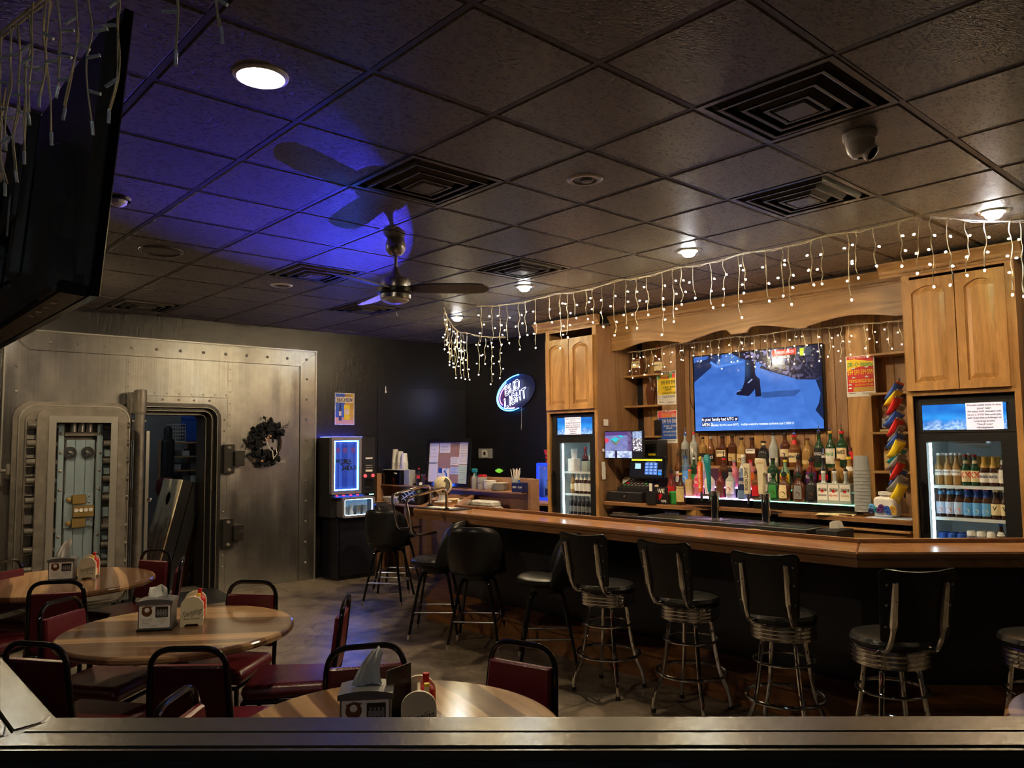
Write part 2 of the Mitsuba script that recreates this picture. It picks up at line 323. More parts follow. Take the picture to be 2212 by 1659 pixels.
tile_ply = mikit.ply(trimesh.Trimesh(tile_mesh.vertices, tile_mesh.faces, process=False), 'ceiling_tile', smooth=False)
rest = []
random.seed(5)
for i in range(-9, 9):
    for j in range(-10, 11):
        x, y = GX0 + G * (i + 0.5), GY0 - G * (j + 0.5)
        if not (-3.0 + 0.1 < x < XW + 0.2 and -3.0 + 0.1 < y < YW + 0.2): continue
        if any(abs(x - cell(a, b)[0]) < 0.1 and abs(y - (GY0 - G * (b - 0.5))) < 0.1 for a, b in VENTS): continue
        d = np.array([x, y, CEIL]) - EYE; depth = d @ FWD
        seen = depth > 0.15 and abs(d @ RIGHT / depth) < 0.95 and -0.2 < d @ UP / depth < 0.80
        M = T().translate([x, y, CEIL + random.uniform(-0.0015, 0.0015)])
        if seen: part('ceiling', 'tile', tile_ply, None, M=np.array(M.matrix))
        else: rest.append(mv(box(-0.2985, 0.2985, -0.2985, 0.2985, -0.004, 0.012), (x, y, CEIL)))
key = part('ceiling', 'outer_tiles', cat(rest), 'ceiling_tile', smooth=False); labels[key] = {'kind': 'stuff'}
mat('vent_metal', (0.060, 0.054, 0.047), 0.32)
def vent(a, b, label):
    x, y = GX0 + G * (a + 0.5), GY0 - G * (b - 0.5); k = Kit()
    k.add('frame', cat(*[prism(sg.box(-0.302, -0.302, 0.302, 0.302).difference(sg.box(-0.275, -0.275, 0.275, 0.275)), -0.004, 0.01)]), 'vent_metal', False)
    k.add('plenum', cat(box(-0.28, 0.28, -0.28, 0.28, 0.075, 0.08), mv(lathe([(0.11, 0.0), (0.115, 0.07)], 24), (0, 0, 0.006))), 'black_matte', False)
    for s0, s1, z0, z1 in ((0.225, 0.275, -0.016, 0.055), (0.155, 0.215, -0.022, 0.045), (0.09, 0.148, -0.028, 0.03)):
        A = np.array([[-1, -1], [1, -1], [1, 1], [-1, 1]], float)
        v = np.vstack([np.c_[A * s0, [z0] * 4], np.c_[A * s1, [z1] * 4], np.c_[A * (s0 - 0.006), [z0 + 0.002] * 4], np.c_[A * (s1 - 0.002), [z1 + 0.004] * 4], np.c_[A * (s0 + 0.012), [z0] * 4]]); f = []
        for q in range(4):
            w = (q + 1) % 4
            f += [(q, w, 4 + w), (q, 4 + w, 4 + q), (8 + q, 12 + w, 8 + w), (8 + q, 12 + q, 12 + w), (q, 8 + q, 8 + w), (q, 8 + w, w), (16 + q, q, w), (16 + q, w, 16 + w)]
        k.add('louvre', trimesh.Trimesh(v, np.array(f), process=False), 'vent_metal', False)
    k.add('centre_plate', tf(prism_b(sg.box(-0.075, -0.075, 0.075, 0.075), 0, 0.02, 0.008), np.array([[1, 0, 0, 0], [0, 1, 0, 0], [0, 0, -1, -0.012], [0, 0, 0, 1.0]])), 'vent_metal', False)
    put('air_vent', k, label, 'air vent', FZ(x, y, CEIL), 'square ceiling air vents')
for (a, b), lab in zip(VENTS, ['square louvred ceiling vent left of the unlit eyeball downlight', 'square ceiling vent just left of the bulb second from the right over the bar', 'square ceiling vent beside the white dome camera',
                               'largest square ceiling vent, at the top right of the picture', 'blue-lit square ceiling vent left of the ceiling fan', 'square ceiling vent right behind the ceiling fan light', 'square ceiling vent far left above the vault front']):
    vent(a, b, lab)
# recessed bulbs over the bar
def can(x, y, lab, on=True, w=3.0):
    k = Kit()
    k.add('trim_ring', lathe([(0.066, 0.004), (0.068, -0.008), (0.085, -0.010), (0.098, -0.002), (0.098, 0.006)], 28), 'white_plastic' if not on else 'nickel')
    if on: k.add('bulb', mv(lathe([(0, -0.050), (0.028, -0.047), (0.046, -0.034), (0.054, -0.012), (0.050, 0.012), (0.035, 0.03)], 24), (0, 0, 0)), 'white_plastic', True, **emit(WARM * BULB_L, w))
    else: k.add('dark_can', lathe([(0, 0.008), (0.066, 0.006)], 24), 'black_matte'); k.add('lamp', mv(lathe([(0, -0.012), (0.03, -0.010), (0.042, 0.004)], 20), (0.012, 0, 0)), 'grey_plastic')
    put('recessed_light' if on else 'dark_downlight', k, lab, 'ceiling light', FZ(x, y, CEIL - 0.004), 'recessed bulbs over the bar' if on else None)
can(5.36, 6.86, 'lit recessed bulb at the far left end of the bar, above the hanging lights')
can(4.77, 5.11, 'lit recessed bulb second from the left over the bar')
can(4.82, 3.36, 'lit recessed bulb second from the right over the bar')
can(5.47, 1.53, 'lit recessed bulb at the far right over the bar')
can(1.227, 7.05, 'lit recessed bulb near the vault front, hidden behind the hanging TV')
can(3.056, 2.784, 'unlit eyeball downlight in the middle of the ceiling', False)
can(3.056, 6.44, 'small unlit downlight far off left of the fan', False)
def led(x, y, lab):
    k = Kit()
    k.add('trim_ring', lathe([(0.083, -0.004), (0.09, -0.012), (0.103, -0.006), (0.106, 0.004)], 36), 'white_plastic')
    k.add('diffuser', lathe([(0, -0.006), (0.083, -0.005), (0.083, 0.004)], 36), 'white_plastic', True, **emit(np.array([1.0, 0.80, 0.50]) * LED_L, 3.0))
    return put('round_downlight', k, lab, 'ceiling light', FZ(x, y, CEIL - 0.004))
led(1.227, 2.784, 'glowing flush round downlight at the upper left of the ceiling')
# ceiling speaker, smoke detector, dome camera, hook
k = Kit(); k.add('rim', lathe([(0.125, -0.004), (0.13, -0.014), (0.15, -0.008), (0.155, 0.004)], 32), 'vent_metal'); k.add('grille', lathe([(0, -0.010), (0.126, -0.008)], 32), 'vent_metal')
put('ceiling_speaker', k, 'round flush dark speaker in the ceiling right of the hanging TV', 'speaker', FZ(1.837, 5.83, CEIL - 0.002))
k = Kit(); k.add('base', lathe([(0.062, -0.022), (0.068, -0.004), (0.068, 0.004)], 28), 'black_plastic'); k.add('dome', lathe([(0, -0.058), (0.022, -0.054), (0.04, -0.04), (0.046, -0.02)], 24), 'white_plastic')
put('smoke_detector', k, 'small white smoke detector on the ceiling beside the hanging TV edge', 'smoke detector', FZ(1.25, 4.72, CEIL))
k = Kit(); k.add('base', lathe([(0, -0.038), (0.072, -0.036), (0.077, -0.026), (0.077, 0.002)], 32), 'white_plastic')
k.add('eyeball', lathe([(0.015, -0.118), (0.04, -0.110), (0.058, -0.085), (0.066, -0.055), (0.066, -0.034)], 32), 'white_plastic')
_d = np.array([0.02, -0.74, -0.60]); _d /= np.linalg.norm(_d); _c = np.array([0, 0, -0.065])
k.add('lens', cat(cyl(_c + _d * 0.030, _c + _d * 0.066, 0.032, 0.030, 24)), 'black_gloss'); k.add('lens_hood', tf(lathe([(0.032, 0.05), (0.040, 0.052), (0.040, 0.068), (0.031, 0.070)], 24), frame(_c, _d)), 'white_plastic')
put('dome_camera', k, 'white dome security camera under the ceiling', 'security camera', FZ(3.57, 1.525, CEIL - 0.003))
one('ceiling_hook', cat(tube([(0, 0, 0), (0, 0, -0.03), (0.012, 0, -0.045), (0.022, 0, -0.034)], 0.004), box(-0.02, 0.02, -0.01, 0.01, -0.004, 0)), 'white_plastic', 'tiny white wire hook on the far ceiling left of the end bulb', 'hook', FZ(4.62, 6.97, CEIL))
# baseboard strip and the taller panel of the back wall right of the machine
struct('trim_1', box(4.66, XW, YW - 0.018, YW, 0, 0.10, 0.004), 'black_paint', 'black baseboard along the back wall')
struct('trim_2', box(5.56, XW - 0.004, YW - 0.014, YW, 0, 2.385, 0.002), 'black_panel', 'smooth dark panel on the back wall above the shelves')
# ---------------------------------------------------------------- the bar counter (front edge x = 4.22, both ends turned by 45 degrees)
FRONT = [(5.95, 0.19), (4.22, 1.92), (4.22, 6.09), (5.40, 7.27)]
def band(d0, d1, pts=FRONT):
    L = sg.LineString(pts)
    a = list(L.coords) if abs(d0) < 1e-9 else list(L.offset_curve(-d0, join_style='mitre').coords)
    b = list(L.offset_curve(-d1, join_style='mitre').coords)
    return sg.Polygon(a + b[::-1])
def cutband(d0, d1, i):
    """the i-th straight run of a band, mitred at its ends"""
    L = sg.LineString(FRONT)
    a = list(L.coords) if abs(d0) < 1e-9 else list(L.offset_curve(-d0, join_style='mitre').coords)
    b = list(L.offset_curve(-d1, join_style='mitre').coords)
    return sg.Polygon([a[i], a[i + 1], b[i + 1], b[i]])
k = Kit()
wood('oak_bar_d', (0.30, 0.155, 0.075), (0.17, 0.08, 0.034), 1, 0.16, coat=0.6, seed=5.0)
for i in range(3):
    p_ = cutband(0.0, 0.42, i).buffer(-0.0012, join_style='mitre')
    k.add('top_board', cat(prism(p_, 0.985, 1.008), loft(p_, 1.008, p_.buffer(-0.006, join_style='mitre'), 1.018)), 'oak_bar' if i == 1 else 'oak_bar_d', 20)
    k.add('apron', prism(cutband(0.012, 0.06, i), 0.935, 0.985), 'oak_bar', False)
    k.add('inner_lip', cat(prism(cutband(0.375, 0.425, i), 1.012, 1.036), prism(cutband(0.383, 0.417, i), 1.036, 1.042)), 'oak_bar', False)
    k.add('front_panel', prism(cutband(0.36, 0.40, i), 0.16, 0.986), 'black_panel', False)
    k.add('foot_step', cat(prism(cutband(0.11, 0.37, i), 0.165, 0.19), prism(cutband(0.125, 0.36, i), 0.0, 0.165), prism(cutband(0.112, 0.128, i), 0.0, 0.03)), 'oak_plinth', False)
    k.add('panel_moulding', prism(cutband(0.335, 0.362, i), 0.188, 0.215), 'oak_plinth', False)
k.add('end_cap', mv(box(-0.02, 0.02, -0.21, 0.21, 0.94, 1.036, 0.004), (5.42 + 0.148, 7.29 - 0.148, 0), PI / 4), 'oak_bar')
put('bar_counter', k, 'long glossy oak bar counter with black front and wooden foot step', 'bar counter', notes={'front_panel': 'black front panel', 'front_panel_001': 'black front panel', 'front_panel_002': 'black front panel'})

# ---------------------------------------------------------------- oak cabinets over the two fridges
def arch_poly(w, h, rise, r=0.0):
    pts = [(0, 0), (w, 0), (w, h - rise)]
    n = 14
    for i in range(1, n): 
        t = i / n; pts.append((w - w * t, h - rise + rise * math.sin(PI * t) ** 0.8))
    return sg.Polygon(pts + [(0, h - rise)])
def cab_door(k, y_left, y_right, z0, z1):
    w, h = y_left - y_right, z1 - z0; M = FX(XC - 0.004, y_left, z0)
    slab = sg.box(0.002, 0.002, w - 0.002, h - 0.002); m = 0.062
    hole = affinity.translate(arch_poly(w - 2 * m, h - 2 * m, 0.05), m, m)
    d = k.add('door', tf(cat(prism(slab.difference(hole), 0.004, 0.024), prism(slab, 0, 0.006)), M), 'oak', False)
    in1, in2 = hole.buffer(-0.012), hole.buffer(-0.045)
    k.add(f'{d}__raised_panel', tf(cat(prism(hole.buffer(-0.002), 0.005, 0.010), loft(in1, 0.010, in2, 0.024), prism(in2.buffer(-0.0), 0.010, 0.0242)), M), 'oak', 20)
    return d
def crown_run(k, name, p0, p1, z, depth, mat_='oak_h', ends=(0, 0)):
    """crown moulding with a rope bead, along y"""
    prof = sg.Polygon([(0, 0), (0.010, 0), (0.014, 0.022), (0.026, 0.030), (0.03, 0.05), (0.062, 0.092), (0.070, 0.096), (0.070, 0.112), (0, 0.112)])
    L = abs(p1 - p0); M = np.eye(4); M[:3, 0], M[:3, 1], M[:3, 2], M[:3, 3] = (-1, 0, 0), (0, 0, 1), (0, 1, 0), (depth, min(p0, p1), z)
    k.add(name, tf(prism(prof, -ends[0], L + ends[1]), M), mat_, 20)
    n = int(L / 0.016); beads = [box(-0.0042, 0.0042, -0.0055, 0.0055, -0.006, 0.006) for _ in range(n)]
    k.add('rope_bead', cat([mv(b_, (depth - 0.026, min(p0, p1) + (i + 0.5) * L / n, z + 0.024), rx=0.6) for i, b_ in enumerate(beads)]), mat_, False)
def tower(yL, yR, flip, label):
    """cabinet above a fridge bay: yL is the left side as seen"""
    k = Kit(); Z0, Z1, ZT = 1.955, 2.905, 2.915
    k.add('side_panel', box(XC + 0.012, XW - 0.002, yL - 0.022, yL, 0, ZT), 'oak_dull', False)
    k.add('side_panel', box(XC + 0.012, XW - 0.002, yR, yR + 0.022, 0, ZT), 'oak_dull', False)
    face = sg.box(yR, 0, yL, ZT).difference(sg.box(yR + 0.042, -1, yL - 0.042, Z0)).difference(sg.box(yR + 0.06, Z0 + 0.05, yL - 0.06, Z1 - 0.02))
    M = np.eye(4); M[:3, 0], M[:3, 1], M[:3, 2], M[:3, 3] = (0, 1, 0), (0, 0, 1), (1, 0, 0), (XC, 0, 0)
    k.add('face_frame', tf(prism(face, 0.0, 0.02), M), 'oak', False)
    k.add('bottom', box(XC + 0.02, XW - 0.01, yR + 0.02, yL - 0.02, Z0 - 0.004, Z0 + 0.016), 'oak_dull', False)
    ym = (yL + yR) / 2
    cab_door(k, yL - 0.018, ym + 0.0015, 1.99, 2.80 if flip else 2.86); cab_door(k, ym - 0.0015, yR + 0.055 if not flip else yR + 0.03, 1.99, 2.80 if flip else 2.86)
    crown_run(k, 'crown', yR - 0.0, yL + 0.0, ZT - 0.01, XC, 'oak_h', (0.06, 0.16 if flip else 0.16))
    k.add('top', box(XC + 0.0, XW - 0.01, yR, yL, ZT - 0.012, ZT), 'oak_dull', False)
    return put('wall_cabinet', k, label, 'cabinet')
tower(6.45, 5.665, True, 'oak cabinet with two arched doors above the smaller left fridge')
tower(2.445, 1.668, False, 'oak cabinet with two arched doors above the big right fridge')
# scalloped valance between them
k = Kit()
half = [(0.0, 2.652), (0.085, 2.652), (0.10, 2.675), (0.13, 2.70), (0.18, 2.705)]
for i in range(1, 9):
    t = i / 8; half.append((0.18 + 0.42 * t, 2.705 - 0.075 * (1 - math.cos(PI / 2 * t)) ** 0.8 - 0.0 * t))
half += [(0.63, 2.628), (0.68, 2.628), (0.70, 2.645)]
for i in range(0, 11):
    t = i / 10; half.append((0.72 + 0.70 * t, 2.645 + 0.045 * math.sin(PI * t)))
half += [(1.45, 2.635), (1.6, 2.632)]
YM = 4.06
low = [(-d, z) for d, z in half[::-1]] + half[1:]
val = sg.Polygon([(YM + d, z) for d, z in low] + [(YM + 1.6, 2.915), (YM - 1.6, 2.915)])
M = np.eye(4); M[:3, 0], M[:3, 1], M[:3, 2], M[:3, 3] = (0, 1, 0), (0, 0, 1), (1, 0, 0), (6.60, 0, 0)
k.add('board', tf(prism(val, 0.0, 0.022), M), 'oak_h', False)
crown_run(k, 'crown', YM - 1.6, YM + 1.6, 2.905, 6.60)
put('valance', k, 'long scalloped oak valance board with rope crown above the back bar', 'valance')
# panelled back of the bar: oak boards, posts, niches with shelves
k = Kit(); ys = np.arange(2.47, 5.66, 0.1065); random.seed(3)
for i, y in enumerate(ys[:-1]):
    k.add('board', box(7.008 + random.uniform(0, 0.0012), XW - 0.002, y + 0.0015, ys[i + 1] - 0.0015, 0.02, 2.99, 0.003), 'oak_dull' if i % 3 else 'oak', False)
for y0, y1 in ((4.985, 5.185), (2.935, 3.135)):
    k.add('post', box(6.86, 7.004, y0, y1, 0.99, 2.96, 0.003), 'oak_dull' if y0 > 4 else 'oak', False)
for side, (y0, y1) in enumerate(((5.187, 5.662), (2.448, 2.933))):
    for z in (2.363, 2.023, 1.685, 1.352):
        k.add('shelf', box(6.80, 7.004, y0 + 0.001, y1 - 0.001, z - 0.02, z, 0.002), 'oak_h', False)
k.add('bottle_shelf', box(6.82, 7.004, 3.142, 4.978, 1.345, 1.372, 0.002), 'oak_h', False)
for y in (3.30, 3.75, 4.25, 4.8): k.add('bracket', tf(prism(sg.Polygon([(0, 0), (0.13, 0), (0.13, -0.02), (0.02, -0.12), (0, -0.12)]), -0.01, 0.01), np.array([[-1, 0, 0, 7.004], [0, 0, 1, y], [0, 1, 0, 1.344], [0, 0, 0, 1.0]])), 'oak_dull', False)
put('back_bar_panelling', k, 'oak board panelling with posts and side niches of shelves behind the bar', 'panelling')
# back counter
k = Kit()
k.add('worktop', prism_b(sg.Polygon([(6.40, 5.642), (6.40, 4.60), (6.58, 4.40), (6.58, 3.62), (6.40, 3.60), (6.40, 2.470), (7.0, 2.470), (7.0, 5.642)]), 0.950, 0.988, 0.006), 'oak_bar', 20)
k.add('cabinet', box(6.46, 6.98, 4.50, 4.62, 0, 0.948), 'oak', False)
k.add('base', box(6.72, 6.98, 2.49, 5.62, 0, 0.945), 'black_matte', False)
b_ = k.add('drawer_unit', box(6.43, 6.98, 2.49, 3.10, 0, 0.88), 'oak_dull', False)
k.add('drawer_front', box(6.404, 6.428, 2.51, 3.08, 0.72, 0.865, 0.006), 'oak_h', False); k.add('drawer_front', box(6.404, 6.428, 2.51, 3.08, 0.40, 0.70, 0.006), 'oak_h', False)
k.add('drawer_ledge', box(6.385, 6.5, 2.48, 3.11, 0.882, 0.900, 0.004), 'oak_h', False)
put('back_counter', k, 'oak counter against the panelled wall under the bottles', 'counter')
# draught cooler with two tap towers
k = Kit()
k.add('body', box(6.0, 6.38, 3.13, 4.84, 0.0, 0.868), 'black_matte', False)
k.add('steel_edge', box(5.985, 6.375, 3.125, 4.845, 0.868, 0.905, 0.004), 'stainless', False)
k.add('top_mat', box(6.02, 6.36, 3.16, 4.80, 0.9052, 0.909, 0.001), 'black_plastic', False)
put('draught_cooler', k, 'low black beer cooler with steel edge carrying the two tap towers', 'beer cooler', notes={'steel_edge': 'stainless steel edge'})
def tower_tap(y, label, handles):
    k = Kit(); x, z0 = 6.17, 0.910
    k.add('column', mv(lathe([(0, 0), (0.068, 0), (0.068, 0.006), (0.041, 0.012), (0.038, 0.02), (0.038, 0.205), (0.041, 0.21), (0.041, 0.235), (0.036, 0.255), (0.0, 0.262)], 28), (x, y, z0)), 'chrome')
    k.add('drip_plate', box(x - 0.11, x + 0.05, y - 0.13, y + 0.13, z0 - 0.0005, z0 + 0.004, 0.001), 'stainless', False)
    for a in np.arange(6) * PI / 3: k.add('bolt', mv(lathe([(0.006, 0), (0.006, 0.008), (0, 0.010)], 8), (x + 0.056 * math.cos(a), y + 0.056 * math.sin(a), z0 + 0.005)), 'chrome')
    for dy, kind in handles:
        yy, zz = y + dy, z0 + 0.222
        f = k.add('faucet', cat(tube(bend([(x - 0.02, y, zz), (x - 0.055, y + dy * 0.55, zz), (x - 0.085, yy, zz), (x - 0.09, yy, zz - 0.055)], 0.02), [0.011] * 14, 10), cyl((x - 0.085, yy, zz - 0.012), (x - 0.085, yy, zz + 0.03), 0.013, 0.009, 12), sphere((x - 0.085, yy, zz), 0.016, 1)), 'chrome')
        kind(k, f, x - 0.085, yy, zz + 0.028)
    return put('beer_tap', k, label, 'beer tap')
def paddle(color, w0, w1, h, th, word=None, ink='ink_black', bold=True, tip=None):
    def make(k, f, x, y, z):
        poly = sg.Polygon([(-w0 / 2, 0), (w0 / 2, 0), (w1 / 2, h * 0.93), (w1 * 0.3, h), (-w1 * 0.3, h), (-w1 / 2, h * 0.93)])
        M = FX(x - th / 2, y, z); n = k.add(f'{f}__handle', tf(cat(prism(poly, -th / 2, th / 2), mv(prism(poly.buffer(-0.004), th / 2, th / 2 + 0.003))), M), color, 20)
        if word:
            t = mv(text(word, w0 * 0.62, 0.0012, bold, width=h * 0.74), (0, 0, 0), rz=PI / 2)
            k.add(f'{f}__lettering', tf(mv(t, (0, h * 0.5, th / 2 + 0.003)), M), ink, False)
        if tip: k.add(f'{f}__tip', cat(cyl((x - th / 2, y, z + h - 0.005), (x - th / 2, y, z + h + 0.02), 0.006, 0.006, 8), sphere((x - th / 2, y, z + h + 0.03), 0.013, 1, (1, 1, 1.4))), tip)
    return make
def curved(color, h, lean, pts_r, knob=None):
    def make(k, f, x, y, z):
        p = [(x - 0.01, y + lean * s * s, z + h * s) for s in np.linspace(0, 1, 9)]
        k.add(f'{f}__handle', tube(p, pts_r, 12), color, 30)
        if knob:
            k.add(f'{f}__badge', cat(tf(lathe([(0, 0), (0.024, 0), (0.024, 0.006), (0, 0.007)], 18), frame((x - 0.028, y + lean * 0.8, z + h * 0.80), (-1, 0, 0)))), knob)
            k.add(f'{f}__badge_print', cat(tf(lathe([(0.008, 0.007), (0.018, 0.0075), (0.018, 0.009), (0.008, 0.009)], 18), frame((x - 0.028, y + lean * 0.8, z + h * 0.80), (-1, 0, 0)))), 'ink_black')
    return make
tower_tap(4.09, 'left chrome beer tap tower with orange and teal handles', [(0.085, paddle('ink_orange', 0.030, 0.040, 0.275, 0.026, 'BLUE MOON', 'ink_white', tip='ink_yellow')), (-0.005, curved('ink_teal', 0.34, 0.02, [0.012, 0.017, 0.02, 0.021, 0.022, 0.025, 0.03, 0.034, 0.018], 'ink_white'))])
def claw(k, f, x, y, z):
    poly = sg.Polygon([(-0.022, 0), (0.022, 0), (0.030, 0.10), (0.028, 0.2), (0.052, 0.18), (0.044, 0.25), (0.036, 0.305), (-0.045, 0.312), (-0.052, 0.28), (-0.03, 0.2)])
    k.add(f'{f}__handle', tf(prism_b(poly, -0.018, 0.02, 0.006), FX(x - 0.01, y, z)), 'cream', 20)
    k.add(f'{f}__lettering', tf(mv(text('ULTRA', 0.014, 0.001, True), (0.0, 0.27, 0.0205)), FX(x - 0.01, y, z)), 'ink_gold', False)
tower_tap(3.58, 'right chrome beer tap tower with two cream handles', [(0.115, paddle('cream', 0.048, 0.062, 0.265, 0.026, 'BUSCH LIGHT', 'ink_black')), (-0.02, claw)])
# ---------------------------------------------------------------- icicle light strings
mat('light_cord', (0.88, 0.82, 0.62), 0.45)
BULB_RGB = np.array([1.0, 0.80, 0.48]) * 13.0
bulb_mesh = lathe([(0, -0.006), (0.0045, -0.005), (0.0072, 0.0), (0.0062, 0.006), (0.0035, 0.010), (0.0, 0.011)], 7)
def strings(key_kit, name_prefix, anchors, drops, sag=0.06, lit=True, seed=0, cord_r=0.0035, step=0.105, scale=1.0):
    """anchors: hooks of the main cord; drops: (position along it 0..1, length). Adds cord, drops and their bulbs."""
    rnd = random.Random(seed); A = [np.array(a, float) for a in anchors]; line = []
    for a, b in zip(A, A[1:]):
        L = np.linalg.norm(b - a)
        for t in np.linspace(0, 1, 9)[:-1]: line.append(a + (b - a) * t - np.array([0, 0, sag * L * 4 * t * (1 - t)]))
    line.append(A[-1]); line = np.array(line)
    twin = line + np.array([[0.004 * math.sin(i * 1.7), 0.004 * math.cos(i * 1.7), 0.006 * math.sin(i * 2.3) - 0.007] for i in range(len(line))])
    key_kit.add(name_prefix + 'main_cord', cat(tube(line, cord_r * scale, 5), tube(twin, cord_r * scale, 5)), 'light_cord', True)
    seg = np.r_[0, np.cumsum(np.linalg.norm(np.diff(line, axis=0), axis=1))]; tot = seg[-1]
    bulbs = []
    for pos, length in drops:
        o = np.array([np.interp(pos * tot, seg, line[:, c]) for c in range(3)]); n = max(2, int(round(length / step)))
        amp = 0.013 * scale; pts = [o]
        for i in range(1, n * 2 + 1): pts.append(o + np.array([rnd.uniform(-amp, amp), rnd.uniform(-amp, amp), -length * i / (n * 2)]))
        second = [q + np.array([rnd.uniform(-0.006, 0.006), rnd.uniform(-0.006, 0.006), 0]) for q in pts]
        d = key_kit.add(name_prefix + 'drop', cat(tube(bend(pts, 0.02, 2), cord_r * 0.8 * scale, 4), tube(bend(second, 0.02, 2), cord_r * 0.6 * scale, 4)), 'light_cord', True)
        for i in range(1, n + 1):
            q = pts[min(2 * i, len(pts) - 1)] if i < n else pts[-1]
            ang = rnd.uniform(0, 2 * PI) if rnd.random() < 0.4 else YAW + (PI if rnd.random() < 0.5 else 0) + rnd.uniform(-0.5, 0.5)
            dirn = np.array([math.cos(ang), math.sin(ang), rnd.uniform(-0.9, 0.3)]) if i < n else np.array([rnd.uniform(-0.5, 0.5), rnd.uniform(-0.5, 0.5), -1.0])
            dirn /= np.linalg.norm(dirn); L = rnd.uniform(0.018, 0.030) * scale
            bulbs.append((d, q, dirn, L))
    return bulbs
def glow(key_kit, bulbs, s=1.2):
    for d, q, dirn, L in bulbs:
        key_kit.add(f'{d}__bulb', cat(tf(mv(bulb_mesh, (0, 0, L), s=(s, s, s)), frame(q, dirn)), ), 'white_plastic', True, **emit(BULB_RGB, 0.02))
rnd = random.Random(11)
HK = [(4.90, 6.55, 3.035), (5.10, 6.10, 3.035), (5.16, 5.30, 3.035), (5.18, 4.36, 3.035), (5.18, 3.12, 3.035), (5.17, 1.86, 3.035), (5.98, 1.02, 3.035)]
HK = [(5.04, 6.12, 3.035), (5.20, 5.15, 3.035), (5.18, 4.36, 3.035), (5.17, 3.74, 3.035), (5.16, 3.10, 3.035), (5.15, 2.45, 3.035), (5.14, 1.845, 3.035), (5.90, 1.30, 3.035), (6.5, 0.8, 3.035)]
def spread(n, a, b, lo, hi, r):
    out = []
    for i in range(n): out.append((a + (b - a) * (i + r.uniform(0.2, 0.8)) / n, r.uniform(lo, hi)))
    return out
k = Kit()
bl = strings(k, '', HK, spread(46, 0.0, 0.92, 0.22, 0.50, rnd), 0.035, True, 4)
glow(k, bl)
put('icicle_lights', k, 'long garland of lit icicle lights hung from the ceiling along the bar', 'string lights')
k = Kit()
HK2 = [(4.83, 6.40, 3.035), (5.06, 6.62, 2.955), (5.75, 7.22, 2.95), (6.30, 7.10, 2.93)]
bl = strings(k, '', HK2, spread(16, 0.0, 1.0, 0.28, 0.56, rnd), 0.05, True, 8)
glow(k, bl)
put('icicle_lights', k, 'shorter lit icicle lights bunched under the end bulb, running to the wall', 'string lights')
k = Kit()
HK3 = [(6.80, 5.58, 2.63), (6.80, 4.95, 2.66), (6.80, 4.3, 2.66), (6.80, 3.6, 2.66), (6.80, 3.0, 2.64), (6.80, 2.50, 2.63)]
bl = strings(k, '', HK3, spread(30, 0.0, 1.0, 0.10, 0.30, rnd), 0.02, True, 15, 0.0025, 0.075)
glow(k, bl, 0.95)
put('icicle_lights', k, 'icicle lights hanging behind the oak valance over the bar TV', 'string lights')
# ---------------------------------------------------------------- point on the plane x = X seen through a pixel of the 2212 x 1659 photograph (how the measurements were taken)
def at_x(px, py, X):
    d = FWD + RIGHT * (px - 1106) / FOC - UP * (py - 829.5) / FOC; return EYE + d * ((X - EYE[0]) / d[0])
def at_y(px, py, Y):
    d = FWD + RIGHT * (px - 1106) / FOC - UP * (py - 829.5) / FOC; return EYE + d * ((Y - EYE[1]) / d[1])
def at_z(px, py, Z):
    d = FWD + RIGHT * (px - 1106) / FOC - UP * (py - 829.5) / FOC; return EYE + d * ((Z - EYE[2]) / d[2])
def screen(w, h, fn, gain=1.0, wgt=0.15):
    m = trimesh.Trimesh([[-w / 2, -h / 2, 0], [w / 2, -h / 2, 0], [w / 2, h / 2, 0], [-w / 2, h / 2, 0]], [[0, 1, 2], [0, 2, 3]], process=False)
    return mikit.ply(m, 'black_gloss', uv=np.array([[0, 0], [1, 0], [1, 1], [0, 1.0]]), emitter={'type': 'area', 'radiance': proc(fn), 'sampling_weight': wgt})
def inside(u, v, poly):
    c = mi.Bool(False)
    for (x0, y0), (x1, y1) in zip(poly, poly[1:] + poly[:1]):
        if y0 == y1: continue
        c ^= ((v < y0) ^ (v < y1)) & (u < x0 + (x1 - x0) * (v - y0) / (y1 - y0))
    return c
def sel(m, a, b): return mi.Color3f(dr.select(m, mi.Color3f(a), mi.Color3f(b)))
